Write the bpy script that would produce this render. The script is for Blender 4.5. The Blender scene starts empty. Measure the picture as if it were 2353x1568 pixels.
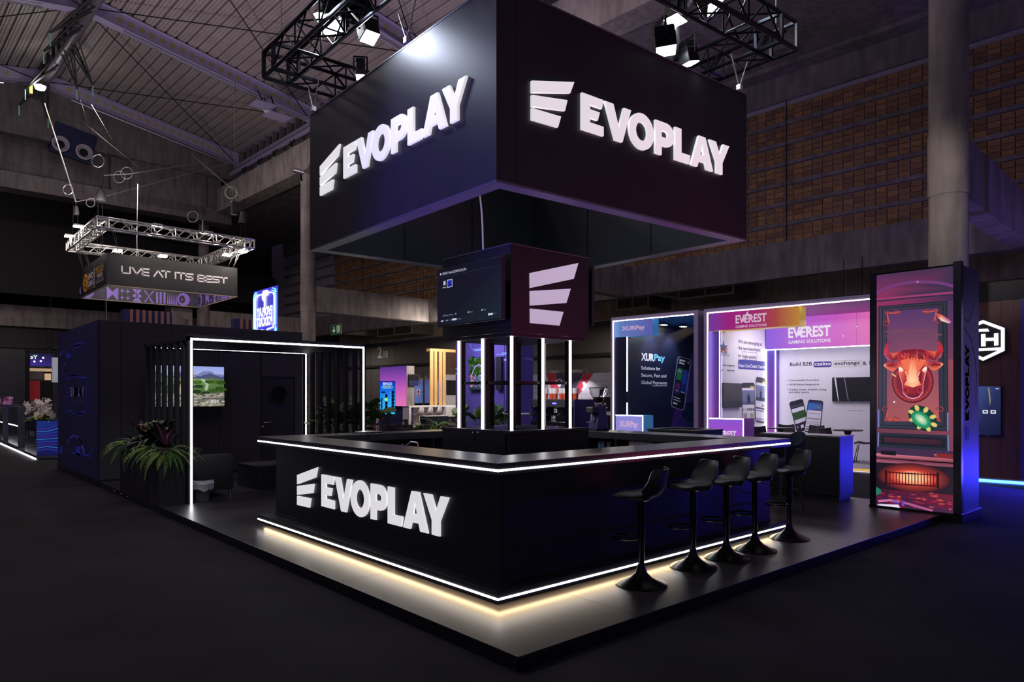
import bpy, bmesh, math, random
from mathutils import Matrix, Vector
random.seed(7)
sc = bpy.context.scene
COL = sc.collection
# ------------------------------------------------------------------ camera, world, exposure
F, CX, HY, CH = 1604.0, 1176.5, 908.0, 1.69          # focal length and horizon for a 2353x1568 frame, eye height
RX, RY, FX, FY = .7472, -.6645, .6645, .7472         # camera right / forward on the ground
cd = bpy.data.cameras.new('camera'); cam = bpy.data.objects.new('camera', cd); COL.objects.link(cam)
cam.location = (0, 0, CH); cam.rotation_euler = (math.pi/2, 0, -math.atan2(FX, FY))
cd.sensor_width = 36; cd.lens = F/2353*36; cd.shift_y = (HY-784)/2353; cd.clip_end = 300
sc.camera = cam
w = bpy.data.worlds.new('hall_dusk'); sc.world = w; w.use_nodes = True
w.node_tree.nodes['Background'].inputs[0].default_value = (.62, .50, .80, 1)
w.node_tree.nodes['Background'].inputs[1].default_value = .15
vs = sc.view_settings
vs.view_transform = 'Standard'; vs.look = 'None'; vs.exposure = 0.0; vs.gamma = 1.0; vs.use_curve_mapping = False
def lin(c):
    c = c/255.0
    return c/12.92 if c <= .04045 else ((c+.055)/1.055)**2.4
def rgb(r, g, b): return (lin(r), lin(g), lin(b))
def lamp(name, kind, loc, energy, color, target=None, size=.3, size_y=None, spot=60, blend=.6, parent=None):
    d = bpy.data.lights.new(name, kind); d.energy = energy; d.color = color
    if kind == 'AREA':
        d.size = size
        if size_y: d.shape = 'RECTANGLE'; d.size_y = size_y
    elif kind == 'SPOT': d.spot_size = math.radians(spot); d.spot_blend = blend; d.shadow_soft_size = size
    else: d.shadow_soft_size = size
    o = bpy.data.objects.new(name, d); COL.objects.link(o); o.location = loc
    if target is not None:
        o.rotation_euler = (Vector(target)-Vector(loc)).to_track_quat('-Z', 'Y').to_euler()
    return o
# unseen fill lights added high under the roof for a dim hall ambience
for x, y, e in ((3, 20, 260), (6, 30, 340), (-1, 12, 160), (9, 12, 120)):
    lamp('high_fill_light', 'AREA', (x, y, 12.6), e, (1, .86, .84), (x, y, 0), 1.2)
# warm working light left on under the gallery behind the neighbouring stands
for x, y, e in ((23, 9, 150), (23, 20, 170), (22.5, 32, 230), (22, 42, 160)):
    lamp('gallery_light', 'AREA', (x, y, 5.0), e, (1, .82, .62), (x, y, 0), 1.5)
# coloured washes; violet, red and cabin-blue spots added to tint sign box and cabin
lamp('violet_wash', 'SPOT', (-3.0, 9.0, .9), 3200, (.16, .10, 1), (4.2, 4.9, 3.9), .4, spot=26, blend=1)
lamp('blue_floor_line_light', 'AREA', (14.9, 2.2, .35), 120, (.03, .02, 1), (10.5, 3.6, .9), 4.0, .3)
lamp('violet_uplight', 'SPOT', (16.5, 1.0, 1.0), 700, (.22, .12, 1), (17.5, 4.0, 5.3), .3, spot=70, blend=1)
lamp('red_wash', 'SPOT', (9.5, .6, 1.0), 420, (1, .06, .30), (5.2, 4.5, 3.8), .6, spot=50, blend=1)
lamp('blue_cabin_wash', 'SPOT', (-6, 20, 3.5), 260, (.14, .13, 1), (2.8, 17, 1.8), .5, spot=40, blend=1)
# unseen spots added at truss height to brighten the roof and upper walls
for loc, e, c in (((5.5, 6.2, 6.3), 700, (.80, .66, 1)), ((4.9, 25.5, 7.0), 900, (1, .88, .90)), ((-2, 15, 6.5), 700, (1, .86, .90)), ((10.5, 17, 7.0), 700, (.9, .78, 1))):
    lamp('truss_uplight', 'SPOT', loc, e, c, (loc[0]+.5, loc[1]+.2, 14), .6, spot=165, blend=.6)
lamp('wall_fill_spot', 'SPOT', (13.0, 9.0, 5.0), 180, (.78, .64, 1), (20, 10, 9), .5, spot=120, blend=1)  # added fill spot that lifts the brick wall
lamp('column_light', 'SPOT', (6.0, 3.3, 5.9), 900, (1, .90, .84), (14.1, 4.1, 5.0), .15, spot=24, blend=1)
lamp('end_wall_fill', 'SPOT', (2, 30, 7.2), 700, (1, .88, .88), (0, 44, 6), .5, spot=90, blend=1)  # added fill, brightens the far parapet
lamp('far_bar_fill', 'AREA', (19.5, 26, 4.8), 260, (1, .90, .82), (19.5, 29.5, .5), 2.0)  # no fixture here; added so the white bar area reads bright
lamp('espresso_fill', 'AREA', (6.2, 7.4, 2.25), 14, (.92, .92, 1), (7.5, 7.3, 1.3), .5)  # added fill for the espresso machine
lamp('planter_light', 'SPOT', (2.2, 7.0, 5.2), 260, (.95, .95, 1), (3.0, 11.8, .9), .2, spot=34, blend=.9)

# ------------------------------------------------------------------ frames: S stand, H hall, E neighbouring stands
class Fr:
    def __init__(s, ox, oy, deg):
        s.ox, s.oy = ox, oy; a = math.radians(deg); s.c, s.s = math.cos(a), math.sin(a)
    def w(s, x, y, z=0): return (s.ox+s.c*x-s.s*y, s.oy+s.s*x+s.c*y, z)
    def loc(s, X, Y): X -= s.ox; Y -= s.oy; return (s.c*X+s.s*Y, -s.s*X+s.c*Y)
    def hit(s, px, py, ax, v):
        q = (px-CX)/F; e = (HY-py)/F; dx, dy = RX*q+FX, RY*q+FY
        lx, ly = s.c*dx+s.s*dy, -s.s*dx+s.c*dy; cx, cy = s.loc(0, 0)
        t = (v-cx)/lx if ax == 'x' else (v-cy)/ly if ax == 'y' else (v-CH)/e
        return (cx+t*lx, cy+t*ly, CH+t*e)
    def Y(s, px, x): return s.hit(px, 0, 'x', x)[1]
    def X(s, px, y): return s.hit(px, 0, 'y', y)[0]
    def Z(s, py, x, y):
        X, Y, _ = s.w(x, y); return CH+(HY-py)/F*(FX*X+FY*Y)
S = Fr(0, 0, 0); H = Fr(14.3, 0, 2.12); E = Fr(15.65, 6.15, 5.31)

# ------------------------------------------------------------------ materials
MATS = {}
def mat(name, col, rough=.5, metal=0., var=.12, scale=6., bump=0., emit=0., alpha=None, trans=0., spec=.5, ecol=None, coat=0., stretch=None):
    if name in MATS: return MATS[name]
    m = bpy.data.materials.new(name); m.use_nodes = True; nt = m.node_tree; b = nt.nodes['Principled BSDF']
    b.inputs['Roughness'].default_value = rough; b.inputs['Metallic'].default_value = metal
    b.inputs['Specular IOR Level'].default_value = spec
    if coat: b.inputs['Coat Weight'].default_value = coat
    if trans: b.inputs['Transmission Weight'].default_value = trans; b.inputs['IOR'].default_value = 1.45
    if alpha is not None: b.inputs['Alpha'].default_value = alpha
    if emit:
        b.inputs['Emission Color'].default_value = (*(ecol or col), 1); b.inputs['Emission Strength'].default_value = emit
    if var or bump:
        tc = nt.nodes.new('ShaderNodeTexCoord'); n = nt.nodes.new('ShaderNodeTexNoise')
        n.inputs['Scale'].default_value = scale; n.inputs['Detail'].default_value = 5
        src = tc.outputs['Object']
        if stretch:
            mp = nt.nodes.new('ShaderNodeMapping'); mp.inputs['Scale'].default_value = stretch
            nt.links.new(src, mp.inputs['Vector']); src = mp.outputs['Vector']
        nt.links.new(src, n.inputs['Vector'])
        if var:
            r = nt.nodes.new('ShaderNodeValToRGB'); r.color_ramp.elements[0].position = .3; r.color_ramp.elements[1].position = .7
            r.color_ramp.elements[0].color = (*[c*(1-var) for c in col], 1); r.color_ramp.elements[1].color = (*[min(1, c*(1+var)) for c in col], 1)
            nt.links.new(n.outputs['Fac'], r.inputs['Fac']); nt.links.new(r.outputs['Color'], b.inputs['Base Color'])
        else: b.inputs['Base Color'].default_value = (*col, 1)
        if bump:
            bp = nt.nodes.new('ShaderNodeBump'); bp.inputs['Strength'].default_value = bump; bp.inputs['Distance'].default_value = .02
            nt.links.new(n.outputs['Fac'], bp.inputs['Height']); nt.links.new(bp.outputs['Normal'], b.inputs['Normal'])
    else: b.inputs['Base Color'].default_value = (*col, 1)
    MATS[name] = m; return m
def concrete(name, col, scale=1.2):
    if name in MATS: return MATS[name]
    m = mat(name, col, .85, var=.22, scale=scale, bump=.12); nt = m.node_tree
    b = nt.nodes['Principled BSDF']; base = b.inputs['Base Color'].links[0].from_socket
    tc = nt.nodes.new('ShaderNodeTexCoord'); n = nt.nodes.new('ShaderNodeTexNoise'); n.inputs['Scale'].default_value = 5; n.inputs['Detail'].default_value = 8
    mp = nt.nodes.new('ShaderNodeMapping'); mp.inputs['Scale'].default_value = (1, 1, .18)
    nt.links.new(tc.outputs['Object'], mp.inputs['Vector']); nt.links.new(mp.outputs['Vector'], n.inputs['Vector'])
    r = nt.nodes.new('ShaderNodeValToRGB'); r.color_ramp.elements[0].position = .35; r.color_ramp.elements[0].color = (.66, .66, .66, 1)
    r.color_ramp.elements[1].position = .62; r.color_ramp.elements[1].color = (1, 1, 1, 1)
    mx = nt.nodes.new('ShaderNodeMix'); mx.data_type = 'RGBA'; mx.blend_type = 'MULTIPLY'; mx.inputs['Factor'].default_value = 1
    nt.links.new(n.outputs['Fac'], r.inputs['Fac']); nt.links.new(base, mx.inputs[6]); nt.links.new(r.outputs['Color'], mx.inputs[7])
    nt.links.new(mx.outputs[2], b.inputs['Base Color']); return m
def attr_mat(name, emit=None, rough=.45, base=.0):
    if name in MATS: return MATS[name]
    m = bpy.data.materials.new(name); m.use_nodes = True; nt = m.node_tree; b = nt.nodes['Principled BSDF']
    a = nt.nodes.new('ShaderNodeVertexColor'); a.layer_name = 'Col'; b.inputs['Roughness'].default_value = rough
    if emit:
        b.inputs['Base Color'].default_value = (.01, .01, .012, 1)
        nt.links.new(a.outputs['Color'], b.inputs['Emission Color']); b.inputs['Emission Strength'].default_value = emit
    else: nt.links.new(a.outputs['Color'], b.inputs['Base Color'])
    MATS[name] = m; return m
BLACK = mat('black_laminate', rgb(31, 31, 36), .42, var=.10, scale=3)
BLACKM = mat('matte_black_panel', rgb(36, 36, 42), .6, var=.10, scale=2)
FLOORB = mat('black_stage_laminate', rgb(50, 48, 52), .34, var=.12, scale=1.5)
TOPB = mat('brushed_dark_worktop', rgb(44, 44, 50), .33, var=.15, scale=14, stretch=(1, 1, 1))
TRIMB = mat('black_edge_trim', rgb(26, 25, 30), .3, var=.05)
CARPET = mat('dark_carpet', rgb(42, 41, 45), .95, var=.22, scale=1.1, bump=.25, spec=.1)
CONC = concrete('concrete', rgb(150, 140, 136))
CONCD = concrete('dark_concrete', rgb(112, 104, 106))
CHROME = mat('chrome', rgb(225, 225, 230), .12, 1, var=0)
STEELB = mat('black_metal', rgb(30, 30, 33), .32, .7, var=.05)
TRUSSB = mat('black_truss_metal', rgb(42, 44, 52), .28, .85, var=.05)
ALU = mat('aluminium', rgb(215, 212, 210), .3, .9, var=.06)
STRIP = mat('white_led_strip', (1, .98, 1), .5, var=0, emit=9)
STRIPK = mat('white_led_tube', (1, .97, 1), .5, var=0, emit=7)
WARM = mat('warm_led_strip', (1, .74, .42), .5, var=0, emit=22)
LETTER = mat('lit_acrylic_letter', (.9, .9, .95), .4, var=.02, emit=.66, ecol=(.98, .97, 1))
LOGOF = mat('white_logo_print', rgb(205, 196, 226), .5, var=.03, emit=.42, ecol=(.86, .78, 1))
LENS = mat('lit_lamp_lens', (1, .98, .95), .4, var=0, emit=40)
LENSC = mat('lit_floodlight_lens', (.9, .95, 1), .4, var=0, emit=60)
PLAST = mat('black_plastic', rgb(40, 40, 44), .42, var=.05)
RUBBER = mat('dark_rubber', rgb(28, 28, 30), .7, var=.05)
LEATH = mat('black_leatherette', rgb(44, 44, 49), .5, var=.1, scale=30, bump=.05)
GLASS = mat('clear_glass', (1, 1, 1), .03, var=0, trans=1)
DGLASS = mat('dark_glass', rgb(16, 17, 22), .06, var=0, spec=.6)
WHITE = mat('white_gloss', rgb(232, 228, 232), .35, var=.03)
WOOD = mat('pale_wood', rgb(214, 170, 112), .5, var=.18, scale=9, stretch=(8, 8, 1))
NAVY = mat('navy_panel', rgb(34, 38, 64), .5, var=.08)
LILAC = mat('lilac_painted_board', rgb(186, 172, 208), .5, var=.04)

# ------------------------------------------------------------------ mesh building
class MB:
    def __init__(s, fr=S): s.v = []; s.f = []; s.fr = fr; s.mi = []; s.k = 0
    def _f(s, *ix):
        s.f.append(ix); s.mi.append(s.k)
    def pt(s, x, y, z): s.v.append(s.fr.w(x, y, z)); return len(s.v)-1
    def box(s, x0, x1, y0, y1, z0, z1):
        a, b = sorted((x0, x1)); c, d = sorted((y0, y1)); e, g = sorted((z0, z1))
        i = [s.pt(x, y, z) for z in (e, g) for y in (c, d) for x in (a, b)]
        for q in ((0, 2, 3, 1), (4, 5, 7, 6), (0, 1, 5, 4), (2, 6, 7, 3), (0, 4, 6, 2), (1, 3, 7, 5)): s._f(*[i[j] for j in q])
        return s
    def hexa(s, p):                                   # eight corners in box order
        i = [s.pt(*q) for q in p]
        for q in ((0, 2, 3, 1), (4, 5, 7, 6), (0, 1, 5, 4), (2, 6, 7, 3), (0, 4, 6, 2), (1, 3, 7, 5)): s._f(*[i[j] for j in q])
        return s
    def ring(s, o, n, z0, z1):                        # square ring, o / n = (x0,x1,y0,y1) outer / inner
        L = []
        for (a, b, c, d) in (o, n):
            for z in (z0, z1): L.append([s.pt(x, y, z) for x, y in ((a, c), (b, c), (b, d), (a, d))])
        ob, ot, nb, nt = L
        for j in range(4):
            k = (j+1) % 4
            s._f(ob[j], ob[k], ot[k], ot[j]); s._f(nb[k], nb[j], nt[j], nt[k]); s._f(ot[j], ot[k], nt[k], nt[j]); s._f(ob[k], ob[j], nb[j], nb[k])
        return s
    def cyl(s, p0, p1, r0, r1=None, n=10, caps=True):
        r1 = r0 if r1 is None else r1
        a, b = Vector(p0), Vector(p1); d = (b-a).normalized()
        u = d.orthogonal().normalized(); w = d.cross(u)
        A = []; B = []
        for j in range(n):
            t = 2*math.pi*j/n; q = u*math.cos(t)+w*math.sin(t)
            A.append(s.pt(*(a+q*r0))); B.append(s.pt(*(b+q*r1)))
        for j in range(n):
            k = (j+1) % n; s._f(A[j], A[k], B[k], B[j])
        if caps: s._f(*A[::-1]); s._f(*B)
        return s
    def tube(s, pts, r, n=6, closed=False):
        P = [Vector(p) for p in pts]; R = []; m = len(P); u = None
        for i in range(m):
            if closed: d = P[(i+1) % m]-P[i-1]
            else: d = P[min(i+1, m-1)]-P[max(i-1, 0)]
            d.normalize()
            if u is None: u = d.orthogonal().normalized()
            else:
                u = u-d*u.dot(d); u.normalize()
            w = d.cross(u); rr = r[i] if isinstance(r, (list, tuple)) else r
            R.append([s.pt(*(P[i]+(u*math.cos(2*math.pi*j/n)+w*math.sin(2*math.pi*j/n))*rr)) for j in range(n)])
        for i in range(m if closed else m-1):
            A, B = R[i], R[(i+1) % m]
            for j in range(n): k = (j+1) % n; s._f(A[j], A[k], B[k], B[j])
        if not closed: s._f(*R[0][::-1]); s._f(*R[-1])
        return s
    def lathe(s, prof, c=(0, 0, 0), n=20):
        R = []
        for r, z in prof:
            if r < 1e-5: R.append([s.pt(c[0], c[1], c[2]+z)])
            else: R.append([s.pt(c[0]+r*math.cos(2*math.pi*j/n), c[1]+r*math.sin(2*math.pi*j/n), c[2]+z) for j in range(n)])
        for A, B in zip(R, R[1:]):
            for j in range(n):
                k = (j+1) % n
                if len(A) == 1 and len(B) == 1: continue
                if len(A) == 1: s._f(A[0], B[k], B[j])
                elif len(B) == 1: s._f(A[j], A[k], B[0])
                else: s._f(A[j], A[k], B[k], B[j])
        return s
    def prism(s, poly, z0, z1):
        A = [s.pt(x, y, z0) for x, y in poly]; B = [s.pt(x, y, z1) for x, y in poly]; n = len(poly)
        s._f(*A[::-1]); s._f(*B)
        for j in range(n): k = (j+1) % n; s._f(A[j], A[k], B[k], B[j])
        return s
    def slab(s, P, Q):                                # two matching loops of points, closed between
        A = [s.pt(*p) for p in P]; B = [s.pt(*q) for q in Q]; n = len(A)
        s._f(*A[::-1]); s._f(*B)
        for j in range(n): k = (j+1) % n; s._f(A[j], A[k], B[k], B[j])
        return s
    def grid(s, rows):                                # rows of points -> quads
        R = [[s.pt(*p) for p in r] for r in rows]
        for A, B in zip(R, R[1:]):
            for j in range(len(A)-1): s._f(A[j], A[j+1], B[j+1], B[j])
        return s
    def mesh(s, name, mats, off=(0, 0, 0), smooth=False, bevel=0, fix=True, solid=0):
        me = bpy.data.meshes.new(name)
        me.from_pydata([(a-off[0], b-off[1], c-off[2]) for a, b, c in s.v], [], s.f)
        mats = mats if isinstance(mats, (list, tuple)) else [mats]
        for m in mats: me.materials.append(m)
        if len(mats) > 1: me.polygons.foreach_set('material_index', s.mi)
        if bevel or fix or solid:
            b = bmesh.new(); b.from_mesh(me)
            if solid:
                bmesh.ops.recalc_face_normals(b, faces=b.faces)
                bmesh.ops.solidify(b, geom=b.faces[:], thickness=solid)
            if fix: bmesh.ops.recalc_face_normals(b, faces=b.faces)
            if bevel:
                ed = [e for e in b.edges if len(e.link_faces) == 2 and e.calc_face_angle(0) > .5]
                bmesh.ops.bevel(b, geom=ed, offset=bevel, segments=2, affect='EDGES', profile=.5)
            b.to_mesh(me); b.free()
        if smooth:
            me.polygons.foreach_set('use_smooth', [True]*len(me.polygons)); me.set_sharp_from_angle(angle=math.radians(38))
        return me
def root_loc(o):
    while o.parent: o = o.parent
    return o.get('_l', (0, 0, 0)) if False else LOCS.get(o, (0, 0, 0))
LOCS = {}
def tag(o, label=None, cat=None, group=None, kind=None):
    if label: o['label'] = label
    if cat: o['category'] = cat
    if group: o['group'] = group
    if kind: o['kind'] = kind
    return o
def thing(name, label, cat, loc=(0, 0, 0), group=None, kind=None):
    o = bpy.data.objects.new(name, None); COL.objects.link(o); o.empty_display_size = .1
    o.location = loc; LOCS[o] = tuple(loc)
    return tag(o, label, cat, group, kind)
def part(name, mb, mats, parent=None, smooth=False, bevel=0, label=None, kind=None, fix=True, solid=0):
    off = root_loc(parent) if parent else (0, 0, 0)
    me = mb.mesh(name, mats, off, smooth, bevel, fix, solid) if isinstance(mb, MB) else mb
    o = bpy.data.objects.new(name, me); COL.objects.link(o)
    if parent: o.parent = parent
    if label: o['label'] = label
    if kind: o['kind'] = kind
    return o
def solo(name, mb, mats, label, cat, group=None, kind=None, **k):
    return tag(part(name, mb, mats, **k), label, cat, group, kind)
def struct(name, mb, mats, label=None, **k):
    return tag(part(name, mb, mats, **k), label, None, None, 'structure')
def dup(root, loc, rotz=0, label=None, group=None, scale=None):
    def cp(o, par):
        c = o.copy(); COL.objects.link(c)
        if par: c.parent = par
        for ch in o.children: cp(ch, c)
        return c
    r = cp(root, None); r.location = loc; r.rotation_euler = (0, 0, rotz)
    if scale: r.scale = (scale,)*3
    if label: r['label'] = label
    if group: r['group'] = group
    return r
def box(name, b, mats, parent=None, fr=S, **k): return part(name, MB(fr).box(*b), mats, parent, **k)

# ------------------------------------------------------------------ flat shapes: letters, text, pictures
TXT = {}
def text2d(s, bold=0.):
    k = (s, bold)
    if k in TXT: return TXT[k]
    c = bpy.data.curves.new('t', 'FONT'); c.body = s; c.size = 1; c.offset = bold; c.resolution_u = 3
    o = bpy.data.objects.new('t', c); me = bpy.data.meshes.new_from_object(o)
    v = [(p.co.x, p.co.y) for p in me.vertices]; f = [tuple(p.vertices) for p in me.polygons]
    bpy.data.objects.remove(o); bpy.data.curves.remove(c); bpy.data.meshes.remove(me)
    if v:
        x0 = min(p[0] for p in v); x1 = max(p[0] for p in v)
        v = [(p[0]-x0, p[1]) for p in v]; wd = x1-x0
    else: wd = 0
    TXT[k] = (v, f, wd); return TXT[k]
def shape_mesh(splines, depth, bev=0.):
    c = bpy.data.curves.new('c', 'CURVE'); c.dimensions = '2D'; c.fill_mode = 'BOTH'; c.extrude = depth/2-bev; c.bevel_depth = bev; c.bevel_resolution = 1; c.offset = -bev
    for pts in splines:
        sp = c.splines.new('POLY'); sp.points.add(len(pts)-1)
        for q, p in zip(sp.points, pts): q.co = (p[0], p[1], 0, 1)
        sp.use_cyclic_u = True
    o = bpy.data.objects.new('c', c); me = bpy.data.meshes.new_from_object(o)
    bpy.data.objects.remove(o); bpy.data.curves.remove(c)
    v = [tuple(p.co) for p in me.vertices]; f = [tuple(p.vertices) for p in me.polygons]; bpy.data.meshes.remove(me); return v, f
def arc(cx, cy, rx, ry, a0, a1, n=10):
    return [(cx+rx*math.cos(math.radians(a0+(a1-a0)*i/n)), cy+ry*math.sin(math.radians(a0+(a1-a0)*i/n))) for i in range(n+1)]
GLY = [
 (0.00, [[(0, 0), (0, 1), (.835, 1), (.76, .74), (.3, .74), (.3, .62), (.68, .62), (.60, .38), (.3, .38), (.3, .26), (.83, .26), (.83, 0)]]),
 (0.88, [[(0, 1), (.34, 1), (.56, .38), (.77, 1), (1.07, 1), (.71, 0), (.41, 0)]]),
 (1.87, [arc(.535, .5, .535, .53, 0, 348, 29), arc(.535, .5, .25, .27, 0, 348, 29)[::-1]]),
 (3.01, [[(0, 0), (0, 1), (.48, 1)]+arc(.50, .645, .37, .355, 85, -85, 10)+[(.48, .29), (.28, .29), (.28, 0)],
         ([(.28, .74), (.45, .74)]+arc(.46, .645, .12, .095, 80, -80, 6)+[(.45, .55), (.28, .55)])[::-1]]),
 (3.92, [[(0, 0), (0, 1), (.30, 1), (.30, .27), (.735, .27), (.67, 0)]]),
 (4.68, [[(0, 0), (.40, 1), (.74, 1), (1.14, 0), (.80, 0), (.73, .19), (.40, .19), (.33, 0)], [(.57, .74), (.48, .42), (.66, .42)]]),
 (5.62, [[(0, 1), (.35, 1), (.55, .62), (.74, 1), (1.07, 1), (.70, .37), (.70, 0), (.37, 0), (.37, .37)]])]
BARS = [[(-1.757, .52), (-1.757, .83), (-.28, 1.2), (-.43, .86)], [(-1.757, .165), (-1.757, .465), (-.53, .65), (-.62, .34)], [(-1.757, -.17), (-1.757, .13), (-.76, .155), (-.867, -.155)]]
def place_shape(name, splines, o, r, u, n, h, x0, parent, m, depth=.03, bev=.004):
    v, f = shape_mesh([[(p[0]*h, p[1]*h) for p in sp] for sp in splines], depth, bev)
    mb = MB(); o, r, u, n = Vector(o), Vector(r), Vector(u), Vector(n)
    for a, b, c in v: mb.pt(*(o+r*(a+x0*h)+u*b+n*(c+depth/2)))
    for q in f: mb._f(*q)
    return part(name, mb, m, parent)
def logo(parent, o, r, n, h, bars=True, word=True, depth=.03, m=None):
    """o: base line at the left edge of the word, r: reading direction, n: outward normal"""
    u = (0, 0, 1); m = m or LETTER
    if bars:
        for b in BARS: place_shape('logo_bar', [b], o, r, u, n, h, 0, parent, m, depth)
    if word:
        for x0, sp in GLY: place_shape('letter', sp, o, r, u, n, h, x0, parent, m, depth)
class Pic:
    """flat picture on a plane: u to the viewer's right, v up, in metres"""
    def __init__(s, o, r, n, w, h, u=(0, 0, 1), eps=.0004):
        s.o, s.r, s.u, s.n = Vector(o), Vector(r), Vector(u), Vector(n); s.w, s.h = w, h; s.V = []; s.Fc = []; s.C = []; s.L = 1; s.eps = eps
    def P(s, a, b): return s.o+s.r*a+s.u*b+s.n*(s.L*s.eps)
    def poly(s, pts, col, rel=True):
        k = len(s.V)
        for a, b in pts: s.V.append(tuple(s.P(a*s.w, b*s.h) if rel else s.P(a, b)))
        s.Fc.append(tuple(range(k, k+len(pts)))); s.C.append([col]*len(pts) if not isinstance(col, list) else col); return s
    def rect(s, a0, b0, a1, b1, c, c2=None, horiz=False):
        col = c if c2 is None else ([c, c2, c2, c] if horiz else [c, c, c2, c2])
        return s.poly([(a0, b0), (a1, b0), (a1, b1), (a0, b1)], col)
    def hgrad(s, a0, b0, a1, b1, stops):
        for (t0, c0), (t1, c1) in zip(stops, stops[1:]): s.rect(a0+(a1-a0)*t0, b0, a0+(a1-a0)*t1, b1, c0, c1, True)
        return s
    def vgrad(s, a0, b0, a1, b1, stops):
        for (t0, c0), (t1, c1) in zip(stops, stops[1:]): s.rect(a0, b0+(b1-b0)*t0, a1, b0+(b1-b0)*t1, c0, c1)
        return s
    def ell(s, cu, cv, ru, rv, cin, cout=None, n=24, rot=0):
        """metres"""
        cout = cout or cin; k = len(s.V); cr, sr = math.cos(rot), math.sin(rot); s.V.append(tuple(s.P(cu, cv)))
        for j in range(n):
            a, b = ru*math.cos(2*math.pi*j/n), rv*math.sin(2*math.pi*j/n); s.V.append(tuple(s.P(cu+a*cr-b*sr, cv+a*sr+b*cr)))
        for j in range(n): s.Fc.append((k, k+1+j, k+1+(j+1) % n)); s.C.append([cin, cout, cout])
        return s
    def line(s, pts, wd, col, closed=False):
        """metres"""
        q = pts+[pts[0]] if closed else pts
        for (a, b), (c, d) in zip(q, q[1:]):
            L = math.hypot(c-a, d-b) or 1; nx, ny = -(d-b)/L*wd/2, (c-a)/L*wd/2; ex, ey = (c-a)/L*wd/3, (d-b)/L*wd/3
            s.poly([(a+nx-ex, b+ny-ey), (a-nx-ex, b-ny-ey), (c-nx+ex, d-ny+ey), (c+nx+ex, d+ny+ey)], col, False)
        return s
    def text(s, t, u, v, size, col, bold=0., fit=None, flip=False, rot=0, center=False):
        """metres; fit: total width"""
        V, Fc, wd = text2d(t, bold); k = len(s.V); sx = (fit/wd) if fit and wd else size
        if center: u -= wd*sx/2
        cr, sr = math.cos(rot), math.sin(rot)
        for a, b in V:
            a = (wd-a)*sx if flip else a*sx; b *= size; s.V.append(tuple(s.P(u+a*cr-b*sr, v+a*sr+b*cr)))
        for f in Fc: s.Fc.append(tuple(i+k for i in f)); s.C.append([col]*len(f))
        return s
    def rrect(s, a, b, c, d, r, col, n=5):
        """metres"""
        p = arc(c-r, d-r, r, r, 0, 90, n)+arc(a+r, d-r, r, r, 90, 180, n)+arc(a+r, b+r, r, r, 180, 270, n)+arc(c-r, b+r, r, r, 270, 360, n)
        return s.poly(p, col, False)
    def up(s): s.L += 1; return s
    def build(s, name, parent, m, label=None):
        off = root_loc(parent) if parent else (0, 0, 0)
        me = bpy.data.meshes.new(name); me.from_pydata([(a-off[0], b-off[1], c-off[2]) for a, b, c in s.V], [], s.Fc); me.materials.append(m)
        at = me.color_attributes.new('Col', 'FLOAT_COLOR', 'CORNER'); flat = []
        for c in s.C:
            for q in c: flat += [q[0], q[1], q[2], 1.]
        at.data.foreach_set('color', flat)
        return part(name, me, m, parent, label=label)
EMIT = attr_mat('lit_screen_picture', 1.0, .25); PRINT = attr_mat('printed_graphic', None, .55); LIGHTBOX = attr_mat('backlit_fabric_print', .8, .6)
# ================================================================== THE HALL
struct('floor', MB().box(-14, 46, -12, 62, -.2, 0), CARPET, 'dark grey exhibition carpet covering the hall floor')
ROOFM = mat('ribbed_roof_sheet', rgb(150, 138, 138), .55, var=.10, scale=1.5)
ROOFD = mat('ribbed_roof_seam', rgb(96, 88, 92), .6, var=.1)
BEAMM = mat('painted_steel_beam', rgb(150, 140, 172), .5, var=.06)
HOLE = mat('lit_hole_tint', rgb(150, 136, 96), .7, var=.05)  # yellowish light inside the rafter holes put into the disc colour
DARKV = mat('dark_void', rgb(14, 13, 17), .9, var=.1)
DARKW = mat('dark_wall_cladding', rgb(70, 68, 74), .7, var=.1)
EX, RXX, ZE, ZR = .3, -8.3, 14.05, 15.55      # eave, ridge (hall frame), heights of the roof sheet
def roofz(x): return ZE+(ZR-ZE)*(EX-x)/(EX-RXX) if x > RXX else ZR-(ZR-ZE)*(RXX-x)/(EX-RXX)
ce = thing('ceiling', 'pitched ribbed metal roof over the hall', None, kind='structure')
NP = 23
for side in (0, 1):
    for k in range(NP):
        t0, t1 = k/NP, (k+1)/NP
        xa, xb = (EX+(RXX-EX)*t0, EX+(RXX-EX)*t1) if side == 0 else (2*RXX-EX+(EX-RXX)*t0, 2*RXX-EX+(EX-RXX)*t1)
        za, zb = roofz(xa), roofz(xb); g = (xb-xa)*.10; gz = (zb-za)*.10
        m = MB(H); y0, y1 = -10, 37
        m.hexa([(xa+g, y0, za+gz), (xb-g, y0, zb-gz), (xa+g, y1, za+gz), (xb-g, y1, zb-gz), (xa+g, y0, za+.09), (xb-g, y0, zb+.09), (xa+g, y1, za+.09), (xb-g, y1, zb+.09)])
        for q in (.36, .66):                                        # two shallow ribs on every sheet
            xq = xa+(xb-xa)*q; zq = za+(zb-za)*q
            m.box(xq-.018, xq+.018, y0, y1, zq-.03, zq+.02)
        part('roof_panel', m, ROOFM, ce, fix=False)
m = MB(H)
for a, b in ((EX, RXX), (2*RXX-EX, RXX)):
    m.hexa([(a, -10, ZE+.06), (b, -10, ZR+.06), (a, 37, ZE+.06), (b, 37, ZR+.06), (a, -10, ZE+.2), (b, -10, ZR+.2), (a, 37, ZE+.2), (b, 37, ZR+.2)])
part('roof_deck', m, ROOFD, ce)
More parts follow.
